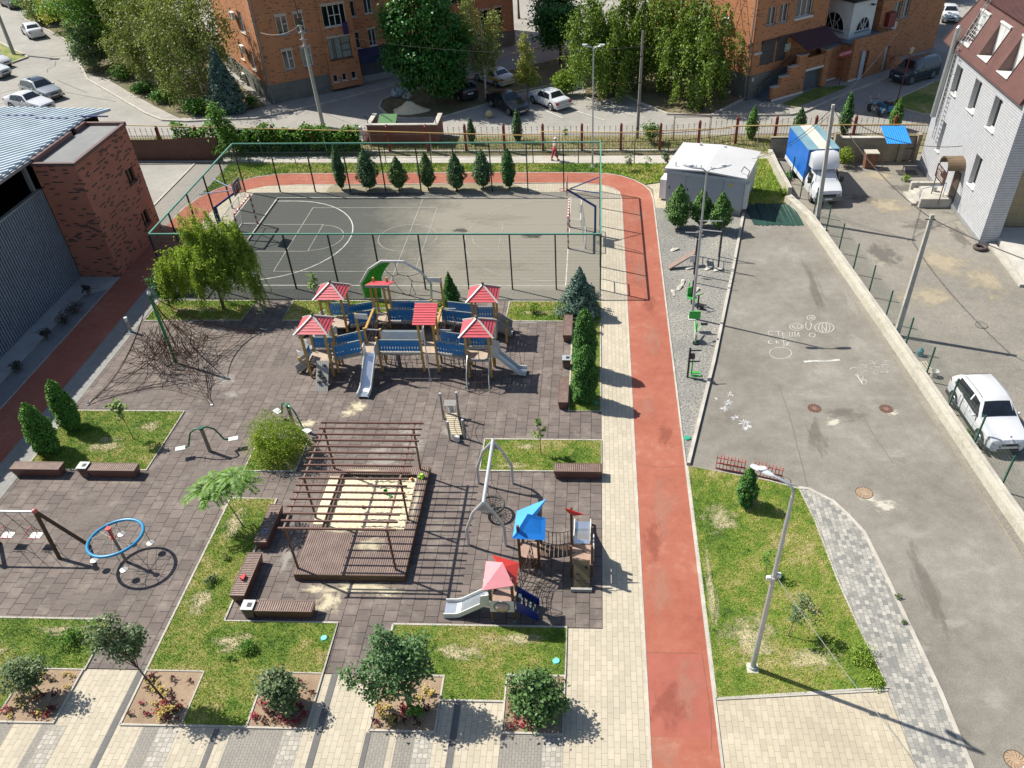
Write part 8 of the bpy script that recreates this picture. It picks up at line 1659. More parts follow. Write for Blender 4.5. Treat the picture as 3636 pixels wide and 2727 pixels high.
def weep_pts(lobes, nstr, length, spacing, sway=.05, shell=(.6,1.0)):
 """hanging strands gathered into cascades, with gaps between the cascades"""
 per = 11; L = np.array(lobes, float); ncl = max(4, nstr//per); _, _, tips = lobes_pts(lobes, ncl, 1, .0, (.72,1.02)); out = []
 R_ = L[:,3].mean()*.2
 for q in tips:
  cl = length*rngv.uniform(.5,1.35); o = rngv.normal(0,1,2)*.12
  for _ in range(per):
   l = cl*rngv.uniform(.4,1.1); n = max(3,int(l/spacing)); z = np.linspace(0,1,n); dx, dy = rngv.normal(0,R_,2); b0 = rngv.uniform(-.15,.25)*length*.3
   p = np.stack([q[0]+dx*(.35+.65*z)+o[0]*z*l, q[1]+dy*(.35+.65*z)+o[1]*z*l, q[2]+b0-z*l-(dx*dx+dy*dy)*.5],1)+rngv.normal(0,spacing*.5,(n,3)); out.append(p)
 P = np.concatenate(out); return P[P[:,2] > .12], tips
def limbs(par, tops, h0, r0, mt, base=(0,0), n=7, lean=(0,0), taper=.35, fork=None, seed=1):
 rg = random.Random(seed); b = MB(); tr = []
 zt = max(t[2] for t in tops)*.8; K = 6
 for i in range(K+1): u = i/K; tr.append(Vector((base[0]+lean[0]*u+rg.uniform(-.03,.03)*zt*.2*(0<i), base[1]+lean[1]*u+rg.uniform(-.03,.03)*zt*.2*(0<i), zt*u)))
 b.tube(tr, [r0*1.25]+[r0*(1-(1-taper)*i/K) for i in range(1,K+1)], 8)
 sel = [tops[i] for i in rg.sample(range(len(tops)), min(n,len(tops)))]
 for t in sel:
  z = min(max(h0, t[2]*rg.uniform(.35,.6)), zt*.95); u = z/zt; i = min(int(u*K), K-1); a = tr[i].lerp(tr[i+1], u*K-i); e = Vector(t); m_ = a.lerp(e,.5)+Vector((0,0,.10*(e-a).length)); b.tube([a,m_,e], [r0*.42,r0*.26,r0*.07], 5)
 return b.build('trunk', mt, par, smooth=45)
m_bark = M('brown_bark', (.13,.095,.065), .9, .35, 6., fine=30, bump=.4); m_gbark = M('grey_bark', (.21,.185,.15), .9, .3, 6., fine=30, bump=.4)
def birchbark():
 mm, t, b = nodes('birch_bark'); v = coord(t); mp = t.nodes.new('ShaderNodeMapping'); mp.inputs['Scale'].default_value = (1.2,1.2,5.5); t.links.new(v, mp.inputs[0]); n = noise(t, mp.outputs[0], 1.4, 5, .65)
 t.links.new(ramp(t, n, [(.40, (.05,.045,.04)), (.48, (.52,.50,.46)), (.8, (.62,.60,.56))]), b.inputs['Base Color']); b.inputs['Roughness'].default_value = .85; return mm
m_birch = birchbark()
L_bright = LEAF('leaf_bright_green', (.085,.155,.020), (.20,.27,.040)); L_mid = LEAF('leaf_mid_green', (.032,.100,.014), (.105,.205,.030)); L_dark = LEAF('leaf_dark_green', (.010,.055,.010), (.040,.130,.020), .25, .4)
L_grey = LEAF('leaf_grey_green', (.045,.075,.030), (.115,.155,.070), .25); L_olive = LEAF('leaf_olive', (.060,.092,.022), (.185,.215,.062), .3); L_yel = LEAF('leaf_yellow_green', (.10,.135,.018), (.26,.26,.055), .4); L_birch = LEAF('leaf_birch', (.040,.092,.012), (.150,.205,.034), .3)
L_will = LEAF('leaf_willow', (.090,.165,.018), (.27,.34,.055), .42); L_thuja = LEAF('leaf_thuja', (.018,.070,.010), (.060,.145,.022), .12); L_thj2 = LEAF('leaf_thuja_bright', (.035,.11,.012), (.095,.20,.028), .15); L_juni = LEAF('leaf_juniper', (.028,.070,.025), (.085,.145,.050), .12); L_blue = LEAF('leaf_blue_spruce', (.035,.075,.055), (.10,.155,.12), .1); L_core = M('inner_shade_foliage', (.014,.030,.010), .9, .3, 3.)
L_ail = LEAF('leaf_pinnate', (.05,.13,.02), (.14,.24,.045), .35); L_maple = LEAF('leaf_maple', (.075,.135,.035), (.19,.25,.085), .35); L_pop = LEAF('leaf_poplar', (.030,.080,.025), (.085,.150,.055), .25)
def jl(c, r, n, spread, rs=(.45,.75), squash=.85, zmin=0.0):
 """several uneven lobes round a centre"""
 rg = random.Random(int(abs(c[0]*31+c[1]*17+r*7)*10)); out = [(c[0],c[1],c[2],r*.75,r*.75,r*.75*squash)]
 for k in range(n):
  a = rg.uniform(0,6.28); q = rg.uniform(.4,1)*spread*r; z = rg.uniform(-.8,.9)*spread*r*squash; s = r*rg.uniform(*rs); out.append((c[0]+q*math.cos(a), c[1]+q*math.sin(a), max(zmin+s*.6, c[2]+z), s, s, s*squash))
 return out
def tree(name, lab, p, lobes, leaf, mt, nclump, per, sig, r0, bark, h0=.6, group=None, cat='tree', nl=8, lean=(0,0), weep=None, shell=(.5,1.0), aspect=1.6, up=.35, fork=1, seed=3, z=0.0):
 """lobes are relative to the base point p"""
 t = thing(name, lab, cat, (p[0],p[1],z), 0, group)
 if weep:
  W_, c = weep_pts(lobes, weep[0], weep[1], weep[2], shell=shell); P, D, c2 = lobes_pts(lobes, nclump, per, sig, shell)
  leafmesh('crown', np.concatenate([W_, P]), leaf, mt, t, aspect, .15, .8)
 else:
  P, D, c = lobes_pts(lobes, nclump, per, sig, shell); keep = P[:,2] > .08; leafmesh('crown', P[keep], leaf, mt, t, aspect, up, out=D[keep])
 if r0: limbs(t, [tuple(q) for q in c[:60]], h0, r0, bark, n=nl, lean=lean, seed=seed)
 return t
def conifer(name, lab, p, h, r, mt, n, leaf, prof=None, trunk=.05, z0=.12, group=None, core=True, cat='thuja', z=0.0, seed=1, lumps=.18, lean=(0,0), upright=True):
 """dense column or cone: sprays on an uneven surface of revolution round a dark core"""
 rg = np.random.default_rng(seed+int(abs(p[0])*13)); t = thing(name, lab, cat, (p[0],p[1],z), 0, group); prof = prof or [(0,.55),(.12,.9),(.3,1.0),(.55,.88),(.8,.52),(.93,.25),(1,.02)]
 u = np.sort(rg.uniform(0,1,n)**1.15); a = rg.uniform(0,6.283,n); pr = np.interp(u, [q[0] for q in prof], [q[1] for q in prof]); ph = rg.uniform(0,6.28,6)
 lump = 1+lumps*(np.sin(3*a+ph[0]+u*9)*.5+np.sin(5*a+ph[1]-u*17)*.35+np.sin(2*a+u*26+ph[2])*.4); rr = r*pr*lump*rg.uniform(.78,1.04,n); zz = z0+(h-z0)*u+rg.normal(0,.02*h,n)
 P = np.stack([rr*np.cos(a)+lean[0]*u, rr*np.sin(a)+lean[1]*u, np.maximum(zz,.05)],1); D = np.stack([np.cos(a),np.sin(a),np.full(n,.55 if upright else .2)],1)
 leafmesh('foliage', P, leaf, mt, t, 1.9, .1, -.5 if upright else .3, .4, out=D)
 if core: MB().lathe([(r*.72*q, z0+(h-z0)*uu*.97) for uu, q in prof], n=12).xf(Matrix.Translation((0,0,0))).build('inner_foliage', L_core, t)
 if trunk: MB().tube([(0,0,0),(0,0,h*.5)], [trunk,trunk*.5], 7).build('trunk', m_bark, t, smooth=40)
 return t
def bush(name, lab, p, r, h, mt, n, leaf, group=None, cat='bush', z=0.0, stems=5, per=14, seed=2):
 lob = jl((0,0,h*.5), r*.8, 5, .55, squash=h/(2*r)*1.0); t = thing(name, lab, cat, (p[0],p[1],z), 0, group); P, D, c = lobes_pts(lob, max(6,n//per), per, r*.16, (.35,1.0)); P = P[P[:,2] > .03]; leafmesh('foliage', P, leaf, mt, t, 1.7, .3)
 b = MB(); 
 for q in c[:stems]: b.tube([(0,0,0),(q[0]*.4,q[1]*.4,q[2]*.5),tuple(q)], [.018,.014,.006], 4)
 b.build('stem', m_bark, t); return t
def wp2(r, c, x, y): p = at(px(r,c,x,y)); return (p.x,p.y)
# --- near trees and shrubs of the playground
tree('weeping_willow', 'bright green weeping willow beside the far left corner of the sports court', (-21.0,39.3), [(0,0,3.6,1.4,1.2,1.0),(-1.5,-.3,3.1,1.1,1.0,.8),(1.3,.3,3.3,1.1,1.0,.9),(.1,.3,5.5,.6,.55,.6),(-.7,.3,5.0,.6,.55,.6),(.2,.2,4.6,.8,.7,.6),(2.0,-.2,2.7,.8,.8,.7),(-2.3,-.2,2.6,.7,.7,.6),(1.0,.8,4.3,.8,.7,.7),(.2,-.9,3.0,1.1,.7,.7),(1.7,.4,4.0,.6,.6,.6)], .145, L_will, 330, 15, .18, .09, m_bark, .5, weep=(2300,1.6,.06), nl=16, aspect=3.0)
tree('shrub_tree', 'dark green shrub with several thin stems left of the weeping willow', wp2(2,1,1490,1035), [(-.1,.1,1.6,.5,.5,.5),(.15,0,1.1,.45,.4,.45),(-.35,.1,2.0,.4,.4,.4),(.3,.1,.85,.35,.35,.3),(-.35,.2,1.3,.4,.4,.5)], .10, L_dark, 130, 20, .12, .03, m_bark, .2, cat='shrub', nl=8)
tree('willow_bush', 'round feathery willow bush in the small square lawn left of the pergola', (-13.95,26.75), [(0,0,1.1,1.15,1.0,.85),(-.5,.2,1.5,.7,.7,.6),(.5,-.1,1.3,.8,.8,.7),(0,.3,1.9,.65,.6,.5),(-.7,-.2,.8,.7,.7,.6),(.7,.2,.8,.7,.7,.6),(.1,-.5,.8,.8,.6,.6)], .105, L_will, 330, 17, .15, .04, m_bark, .1, weep=(420,.6,.05), cat='bush', nl=8, aspect=3.4)
PJ = [(0,.62),(.15,.92),(.35,1.0),(.6,.9),(.82,.62),(.94,.34),(1,.05)]
conifer('thuja', 'upright thuja beside the grey path, further of the two by the left lawn', wp2(3,1,640,385), 2.75, .50, L_thj2, 5200, .105, PJ, seed=3, group='thujas beside the left path'); conifer('thuja', 'upright thuja beside the grey path, nearer of the two by the left lawn', wp2(3,1,440,590), 2.75, .56, L_thj2, 5600, .105, PJ, seed=4, group='thujas beside the left path')
def sapling(name, lab, p, h, cz, r, leaf, mt, n, rt=.018, bark=None, lean=(0,0), lob=None, group=None, cat='sapling', z=.03, per=16):
 lob = lob or [(lean[0],lean[1],cz,r,r,r*1.1),(lean[0]*.8+r*.4,lean[1]*.8,cz-r*.7,r*.7,r*.7,r*.6),(lean[0]-r*.3,lean[1],cz+r*.5,r*.6,r*.6,r*.6)]
 return tree(name, lab, p, lob, leaf, mt, max(5,n//per), per, r*.24, rt, bark or m_bark, h*.4, group, cat, 7, lean, None, (.15,1.0), 1.3, .5, z=z)
sapling('sapling', 'thin young maple with a small top tuft in the lawn with two thujas', wp2(3,1,1155,478), 2.2, 1.95, .36, .15, L_maple, 200, lob=[(-.08,0,1.95,.36,.34,.26),(.1,.05,1.8,.25,.25,.2),(-.12,-.02,1.35,.28,.25,.12)])
tree('ailanthus', 'young tree with fern-like leaves and a forked thin trunk before the round willow bush', wp2(3,1,2105,1235), [(-1.0,-.2,2.1,.5,.4,.18),(-.2,.2,2.3,.6,.5,.2),(.3,.3,2.5,.5,.5,.2),(-.6,.3,2.45,.5,.5,.2)], .06, L_ail, 2, 2, .02, .03, m_gbark, .7, nl=4, lean=(-.55,.25), shell=(.2,.9))
def fronds(root, tips, n, L, mt, nleaf=12, w=.085):
 rg = random.Random(8); V = []; F = []; st = MB()
 for c in tips:
  for k in range(n):
   a = 6.283*k/n+rg.uniform(-.3,.3); pts = [Vector(c)+Vector((math.cos(a)*L*u, math.sin(a)*L*u, .22*L*u*1.6-.55*L*u*u+rg.uniform(-.01,.01))) for u in [i/nleaf for i in range(nleaf+1)]]; st.tube(pts, .006, 3); sd = Vector((-math.sin(a),math.cos(a),0))
   for i in range(1, nleaf+1):
    for s in (-1,1):
     q = pts[i]; l = .21*(1-.5*abs(i/nleaf-.45)); e = q+sd*s*l+Vector((math.cos(a),math.sin(a),0))*.06-Vector((0,0,.05)); d = (pts[i]-pts[i-1]).normalized()*w*.5; b = len(V); V += [q-d*.3, (q+e)/2+d, e, (q+e)/2-d]; F += [(b,b+1,b+2),(b,b+2,b+3)]
 npmesh('leaf_fronds', np.array([tuple(v) for v in V]), np.array(F), mt, root); st.build('leaf_stalk', M('green_stalk', (.12,.16,.05), .7), root)
ail = [o for o in bpy.data.objects if o.name == 'ailanthus'][0]; fronds(ail, [(-1.05,-.1,2.15),(-.55,.25,2.45),(-.15,.15,2.35),(.2,.3,2.6),(.45,.25,2.3),(-.75,0,2.0)], 9, .78, L_ail)
sapling('sapling', 'thin young maple in the small lawn left of the beige path', wp2(3,3,250,608), 1.75, 1.5, .26, .15, L_maple, 150, lob=[(-.1,0,1.55,.25,.25,.22),(-.05,0,1.25,.28,.25,.2),(-.15,0,1.75,.18,.18,.15)])
PT = [(0,.7),(.1,.9),(.3,1.0),(.6,.92),(.82,.66),(.94,.38),(1,.06)]
for k, (x, y, h) in enumerate(((-.38,33.5,3.55),(-.35,31.0,3.1))): conifer('thuja', ('tall dark thuja behind the lone litter bin', 'tall dark thuja behind the bench near the end of the narrow lawn')[k], (x,y), h, .58, L_thuja, 7600, .10, PT, seed=20+k, group='tall thujas on the narrow lawn')
conifer('blue_spruce', 'grey blue spruce at the right corner of the sports court fence', (-.72,39.0), 2.75, 1.15, L_blue, 7500, .12, [(0,.85),(.08,1.0),(.3,.78),(.55,.52),(.8,.25),(1,.02)], cat='spruce', lumps=.34, upright=False, seed=6)
tree('pale_sapling', 'pale leaved low sapling between the blue spruce and the tall thuja', (-.45,37.1), [(0,0,.55,.25,.25,.25),(.2,.1,.8,.22,.2,.15)], .10, L_grey, 20, 12, .07, .012, m_bark, .1, cat='sapling', nl=5)
conifer('thuja', 'small dark pointed conifer behind the play castle, by the court fence', wp2(2,2,1690,975), 2.0, .52, L_thuja, 3200, .10, [(0,.7),(.15,1.0),(.5,.68),(.8,.32),(1,.03)], seed=8)
tree('pale_sapling', 'pale leaved sapling behind the far left roof of the play castle', wp2(2,2,520,905), [(0,0,.85,.3,.3,.35),(.05,0,1.3,.25,.25,.25)], .14, L_maple, 24, 12, .09, .014, m_bark, .2, cat='sapling', nl=5)
bush('weed_bush', 'loose bright weed bush on the lawn by the court, left of the blue spruce', wp2(2,3,190,1045), .42, .75, L_bright, 340, .10, stems=8)
# junipers in the soil bed along the running path
JB = [((745,1638),(690,1245)),((985,1640),(920,1290)),((1240,1640),(1215,1360)),((1490,1632),(1440,1320)),((1740,1645),(1710,1330)),((1965,1625),(1935,1300))]
JL = ('tall narrow juniper at the left end of the row in the soil bed','widest juniper of the row, second from the left in the soil bed','low brownish green juniper, third from the left in the soil bed','slim juniper behind a blue fence post, fourth in the soil bed row','broad juniper, third from the right in the soil bed row','dense juniper, second from the right in the soil bed row')
JW = (.42,.78,.66,.55,.66,.72)
PJU = [(0,.30),(.12,.72),(.3,1.0),(.5,.92),(.72,.58),(.88,.3),(1,.03)]
for k, (b_, t_) in enumerate(JB):
 p = wp2(1,2,*b_); conifer('juniper', JL[k], p, hgt(px(1,2,*b_), px(1,2,*t_)), JW[k], L_juni if k not in (2,3) else LEAF('leaf_juniper_olive', (.035,.075,.014), (.10,.15,.035), .12), 3000, .13, PJU, .045, .28, 'junipers in the soil bed', core=True, cat='juniper', lumps=.3, seed=30+k)
p = wp2(1,3,-25,1625); conifer('juniper', 'slim dark juniper at the right end of the row in the soil bed', p, hgt(px(1,3,-25,1625), px(1,3,-25,1290)), .5, L_thuja, 3000, .12, [(0,.4),(.15,.85),(.4,1.0),(.7,.8),(.9,.4),(1,.04)], .045, .25, 'junipers in the soil bed', cat='juniper', seed=44)
for k, (b_, t_, r_, lb) in enumerate((((1430,315),(1440,-60),.82,'left juniper of the three before the utility kiosk'),((1625,300),(1630,-20),.70,'middle juniper of the three, behind the lamp pole'),((1790,335),(1810,10),.72,'right juniper of the three before the utility kiosk'))):
 p = wp2(2,3,*b_); conifer('juniper', lb, p, hgt(px(2,3,*b_), px(2,3,*t_)), r_, LEAF('leaf_juniper_fresh', (.030,.085,.014), (.085,.165,.034), .12), 4200, .125, PJU, .05, .35, 'junipers before the kiosk', cat='juniper', lumps=.26, seed=50+k)
conifer('thuja', 'small thuja leaning beside the red bike racks on the right lawn', wp2(3,3,2010,1040), 2.1, .40, L_thuja, 3200, .095, [(0,.6),(.2,.95),(.45,1.0),(.75,.6),(1,.04)], seed=61, lumps=.28)
sapling('sapling', 'young round headed sapling on the right lawn, the largest tree there', wp2(4,4,170,520), 1.6, 1.35, .42, .085, L_grey, 520, .022, m_gbark, lean=(.2,.1), lob=[(.25,.1,1.3,.5,.45,.3),(.5,.15,1.15,.4,.35,.22),(0,.1,1.2,.35,.35,.25),(.3,.2,1.6,.35,.3,.25)], per=20)
sapling('sapling', 'thin sparse sapling right beside the tall lamp pole on the right lawn', (6.6,20.1), 1.9, 1.4, .3, .09, L_mid, 90, .014, lean=(-.05,.2), lob=[(.1,.2,1.1,.25,.25,.3),(0,.25,1.6,.2,.2,.3),(-.1,.2,.7,.2,.2,.2)])
bush('low_shrub', 'low dark shrub at the shadow edge of the right lawn', (7.1,20.2), .32, .25, L_dark, 200, .07); bush('bright_ground_cover', 'bright green ground cover spilling over the cobbles at the tip of the right lawn', (9.35,16.7), .62, .3, L_bright, 900, .07); bush('bright_ground_cover', 'bright green clump at the lower corner of the right lawn by the paving', (9.55,15.7), .42, .2, L_bright, 500, .07)
# flower bed shrubs and trees in the foreground
tree('shrub', 'broad leaved shrub leaning over the leftmost flower bed', wp2(4,1,360,1020), [(-.25,0,1.0,.55,.5,.4),(-.75,-.05,.75,.5,.4,.3),(.25,.1,1.25,.45,.4,.35),(.05,.1,1.55,.3,.3,.3),(-.45,.2,1.3,.4,.4,.3),(0,-.1,.8,.45,.4,.3),(.5,.1,1.5,.25,.25,.2)], .105, L_grey, 110, 17, .10, .028, m_bark, .3, cat='shrub', nl=14, aspect=1.5, z=.02, up=.6)
tree('young_tree', 'slender leaning tree with a thin dark trunk in the flower bed left of centre', wp2(4,1,1415,1065), [(-.75,.2,3.0,.5,.45,.45),(-.75,.25,3.6,.4,.35,.4),(-.35,.2,2.6,.45,.4,.3),(-.1,.2,3.05,.4,.4,.3),(-1.2,.25,2.9,.35,.35,.25),(-.55,.2,2.25,.35,.35,.2),(.1,.2,3.4,.25,.2,.2)], .098, L_grey, 165, 16, .11, .034, M('dark_bark', (.055,.035,.025), .8), 1.6, nl=14, lean=(-.6,.2), aspect=1.3, z=.02)
tree('shrub', 'dense grey green lilac shrub in the flower bed left of the beige lane', wp2(4,2,255,1125), [(0,.05,.75,.55,.5,.45),(-.15,.1,1.2,.5,.45,.35),(.15,0,1.1,.45,.4,.4),(.0,.1,1.5,.3,.3,.25),(.1,-.1,.5,.45,.4,.3),(-.35,0,1.05,.35,.3,.3)], .125, L_grey, 130, 17, .11, .03, m_bark, .2, cat='shrub', nl=8, aspect=1.4, z=.02, up=.6)
tree('poplar', 'largest foreground tree with dark grey green round leaves, in the middle flower bed', (-5.95,14.5), [(-.1,.2,2.1,.75,.7,.65),(-.75,.1,1.9,.6,.55,.4),(-1.45,0,1.75,.5,.4,.3),(.45,.2,2.2,.55,.5,.5),(-.35,.3,2.75,.55,.5,.5),(.15,.3,2.7,.5,.5,.4),(.75,.3,3.05,.35,.3,.3),(-.5,.3,3.3,.28,.28,.35),(-.65,-.2,1.3,.45,.4,.3),(.1,-.3,1.4,.4,.4,.3),(-1.1,-.3,.95,.3,.25,.18),(.55,.1,1.7,.4,.4,.35)], .098, L_pop, 330, 18, .12, .06, m_gbark, .5, nl=22, lean=(-.15,.2), aspect=1.15, z=.02)
bush('vine_shoot', 'leafy shoot hanging in front of the largest foreground tree down to the flowers', (-5.55,14.05), .32, .75, L_mid, 260, .10, z=.02)
tree('shrub', 'large dark leafy bush in the rightmost flower bed, spilling over the beige path', wp2(4,3,235,1180), [(-.1,.1,.85,.75,.65,.55),(-.5,.15,1.2,.5,.5,.4),(.3,.1,1.2,.55,.5,.4),(.0,.1,1.6,.45,.4,.35),(.15,-.25,.55,.6,.5,.35),(-.55,0,.75,.45,.4,.35),(.5,.0,.8,.4,.4,.35),(-.3,.1,1.75,.3,.25,.25)], .125, LEAF('leaf_glossy', (.028,.075,.018), (.085,.145,.045), .2, .4), 210, 18, .13, .035, m_bark, .2, cat='shrub', nl=8, aspect=1.6, z=.02, up=.5)
bush('low_shrub', 'round low shrub on the bottom left lawn', wp2(4,1,625,570), .55, .55, L_mid, 480, .085, z=.03); bush('low_shrub', 'dark low shrub in the lower middle of the long lawn', wp2(4,1,2125,640), .42, .4, L_mid, 420, .075, z=.03); bush('low_shrub', 'small weedy shrub with a dark shadow by the tile edge of the long lawn', wp2(4,1,1830,60), .35, .35, L_grey, 260, .075, z=.03); bush('low_shrub', 'tiny tuft in the upper part of the long lawn', wp2(3,1,1960,1510), .28, .25, L_olive, 150, .07, z=.03); bush('low_shrub', 'yellowish tuft at the foot of the nearer left thuja', wp2(3,1,405,655), .35, .35, L_yel, 220, .08, z=.03); bush('low_shrub', 'small weed in the lower right part of the long lawn', wp2(4,1,1990,720), .2, .18, L_mid, 70, .07, z=.03)
# shrubs in the shaded gravel strip by the hall
for k, (x, y, w, h) in enumerate(((770,890,.34,.95),(670,1040,.75,.7),(560,1140,.75,.75),(410,1275,.42,.95),(170,1545,.48,.65))): bush('dark_shrub', ('slim dark shrub at the far end of the gravel strip by the hall wall','wide purple brown shrub, second from the far end of the gravel strip','wide dark shrub in the middle of the gravel strip by the hall wall','upright dark shrub, second nearest in the gravel strip','round dark shrub nearest in the gravel strip at the left edge')[k], wp2(2,1,x,y), w, h, LEAF('leaf_purple_dark', (.030,.020,.020), (.060,.055,.035), .15), 420, .085, 'shrubs in the gravel strip', stems=10)
# flowers
fl_r = M('flower_crimson', (.24,.015,.028), .7, .4, 18.); fl_d = M('flower_maroon', (.085,.014,.018), .8, .4, 18.); fl_y = M('flower_yellow', (.42,.31,.07), .7, .4, 18.); fl_s = LEAF('leaf_flower_stem', (.05,.08,.02), (.12,.14,.05), .2)
def flower(name, mt, seed, n=20, r=.10, h=.11):
 rg = np.random.default_rng(seed); P = rg.normal(0,1,(n,3))*[r*.6,r*.6,.015]+[0,0,h]; o = leafmesh(name, P, .075, mt, None, 1.2, .6)
 Q = rg.normal(0,1,(8,3))*[r*.6,r*.6,.02]+[0,0,h*.5]; leafmesh('flower_leaf', Q, .07, fl_s, o, 1.8, .3); return o
def flower_copy(src, x, y, s, lab, grp):
 c = src.copy(); COL.objects.link(c); c.location = (x,y,.022); c.rotation_euler = (0,0,random.uniform(0,6)); c.scale = (s,s,s); tag(c, lab, 'flower', grp); k = src.children[0].copy(); COL.objects.link(k); k.parent = c
bednm = ('leftmost flower bed','flower bed around the slender leaning tree','flower bed around the grey green lilac shrub','middle flower bed under the largest tree','rightmost flower bed under the dark leafy bush')
srcs = {'r': flower('red_flower', fl_r, 1), 'd': flower('red_flower', fl_d, 2), 'y': flower('yellow_flower', fl_y, 3, 20, .09)}
used_ = set()
for bi, b in enumerate(BEDS):
 rg = random.Random(40+bi); ns = {'r': (5,7,13,3,10)[bi], 'd': (13,16,19,15,15)[bi], 'y': (15,20,0,17,1)[bi]}
 for kk, n in ns.items():
  for i in range(n):
   x, y = rg.uniform(b[0]+.12,b[1]-.12), rg.uniform(b[2]+.12,b[3]-.12)
   if kk == 'y' and bi in (1,3): t_ = rg.uniform(0,1); x = b[0]+.25+1.5*t_+rg.uniform(-.25,.25); y = b[2]+.3+1.2*(.5+.45*math.sin(t_*5+bi))+rg.uniform(-.2,.2); x = min(max(x,b[0]+.12),b[1]-.12)
   if kk == 'r': y = b[2]+.12+(y-b[2])*.45
   nm = {'r':'crimson flower clump','d':'small maroon flower clump','y':'yellow flower clump'}[kk]; lb = nm+' in the '+bednm[bi]; gr = nm+'s in the '+bednm[bi]
   if kk not in used_: used_.add(kk); s_ = srcs[kk]; s_.location = (x,y,.022); tag(s_, lb, 'flower', gr)
   else: flower_copy(srcs[kk], x, y, rg.uniform(.7,1.25), lb, gr)
# --- trees beyond the fence
def bigtree(name, lab, p, lobes, leaf, mt, nc, per, sig, r0, bark, **k): return tree(name, lab, p, lobes, leaf, mt, nc, per, sig, r0, bark, **k)
tree('linden', 'huge dark green tree hung with yellow catkins before the left apartment house', wp2(1,2,1540,900), [(-.3,0,7.6,2.7,2.5,2.0),(-1.6,.2,6.0,2.2,2.0,1.8),(1.4,.3,6.2,2.1,2.0,1.8),(-2.2,0,4.0,1.9,1.8,1.7),(-.4,-.4,4.0,2.3,2.0,1.8),(1.2,0,3.8,2.2,2.0,1.8),(-1.6,-.3,2.4,1.6,1.4,1.2),(.6,-.3,2.0,1.9,1.6,1.2),(2.3,.3,5.2,1.5,1.5,1.4),(-.6,0,9.6,1.9,1.9,1.5),(2.0,-.2,2.6,1.4,1.3,1.2),(-2.9,.3,6.8,1.2,1.2,1.2)], .27, L_dark, 820, 22, .32, .26, m_bark, 1.2, nl=14, aspect=1.3)
lt = [o for o in bpy.data.objects if o.name == 'linden'][0]; ctk = MB(); rg = random.Random(3)
for k in range(170):
 a = rg.uniform(3.2,6.2); r_ = rg.uniform(1.6,3.0); z = rg.uniform(1.8,8.5); x, y = r_*math.cos(a)*(1.0 if z < 7 else .7)-.2, r_*math.sin(a)*.85; ctk.tube([(x,y,z),(x+rg.uniform(-.03,.03),y,z-rg.uniform(.3,.6))], .02, 3)
ctk.build('catkin', M('catkin_yellow_green', (.19,.24,.05), .8, .2, 4.), lt)
tree('silver_birch', 'pale sunlit small leaved birch with a white trunk right of the huge dark tree', wp2(1,2,1990,860), [(-.3,.2,5.2,1.1,1.0,1.0),(.5,0,4.2,1.1,1.0,.9),(-.8,.2,6.6,.8,.8,.9),(.9,.3,5.8,.8,.8,.9),(-.8,0,3.4,1.0,.9,.9),(.2,0,2.7,1.0,.9,.7),(-1.2,.2,7.6,.5,.5,.7),(1.1,.2,6.9,.45,.45,.6),(-.1,.1,3.6,1.0,1.0,.9)], .17, L_olive, 330, 15, .24, .10, m_birch, 1.2, weep=(150,.8,.1), nl=12)
tree('young_maple', 'young yellow green maple with a pyramid crown beside the old white saloon', wp2(1,3,140,845), [(0,0,1.9,.95,.9,.6),(-.1,0,2.8,.8,.8,.6),(.05,0,3.6,.6,.6,.5),(-.15,0,4.4,.4,.4,.45),(-.2,0,5.0,.2,.2,.3),(.35,0,1.6,.7,.7,.4),(-.4,0,1.7,.7,.7,.4)], .17, L_yel, 220, 16, .2, .055, m_gbark, .9, nl=9)
tree('willow_bush', 'bright lime green bush on the kerbed lawn behind the old white saloon', wp2(1,3,450,825), [(0,0,.95,1.05,.95,.75),(-.4,0,1.4,.7,.7,.5),(.45,0,1.3,.7,.7,.5),(0,.2,1.75,.5,.5,.3)], .17, L_bright, 170, 17, .18, .05, m_bark, .2, weep=(120,.5,.09), cat='bush')
BI = [((2,1,0),(760,822),9.5,'birch with a white lower trunk, nearest to the twin armed lamp by the back path',(-.9,.2)),((1040,745),None,9,'birch with a slim white trunk in the middle of the birch group',(-.2,.2)),((1325,785),None,10,'multi stemmed dark trunked birch behind the slim dark pole',(-.2,.3)),((1590,875),None,10.5,'rightmost weeping birch against the sunlit wall of the right apartment house',(0,.3))]
BP = [((760,822),8.6,BI[0][3],(-.9,.3),1),((1035,748),9.2,BI[1][3],(-.3,.3),2),((1325,785),9.6,BI[2][3],(-.1,.3),3),((1590,872),9.0,BI[3][3],(.1,.3),4)]
for q, h, lb, ln, sd_ in BP:
 p = wp2(1,3,*q); rg = random.Random(sd_*7); lob = []
 for k in range(13):
  u = (k+.5)/13; r_ = 2.9*math.sin(math.pi*min(.95,.28+.68*u))**.8; a = k*2.4+sd_; lob.append((ln[0]*u+r_*.55*math.cos(a), ln[1]*u+r_*.55*math.sin(a), 2.2+(h-2.6)*u, r_*.72, r_*.72, 1.0))
 tree('birch', lb, p, lob, .23, L_birch, 120, 14, .30, .13, m_birch, 2.2, 'weeping birches before the right apartment house', nl=12, lean=ln, weep=(1100,2.6,.14), seed=sd_, aspect=1.6)
for k, (x, y, h, lb) in enumerate(((420,560,6.2,'dark shaded tree behind the lime green bush'),(330,380,7.0,'dark tree further back left of the birches, against the bright road'))):
 p = wp2(1,3,x,y); tree('dark_tree', lb, p, jl((0,0,h*.55), h*.34, 7, .8), .30, L_dark, 260, 20, .34, .16, m_bark, 1.4, 'dark trees behind the birches')
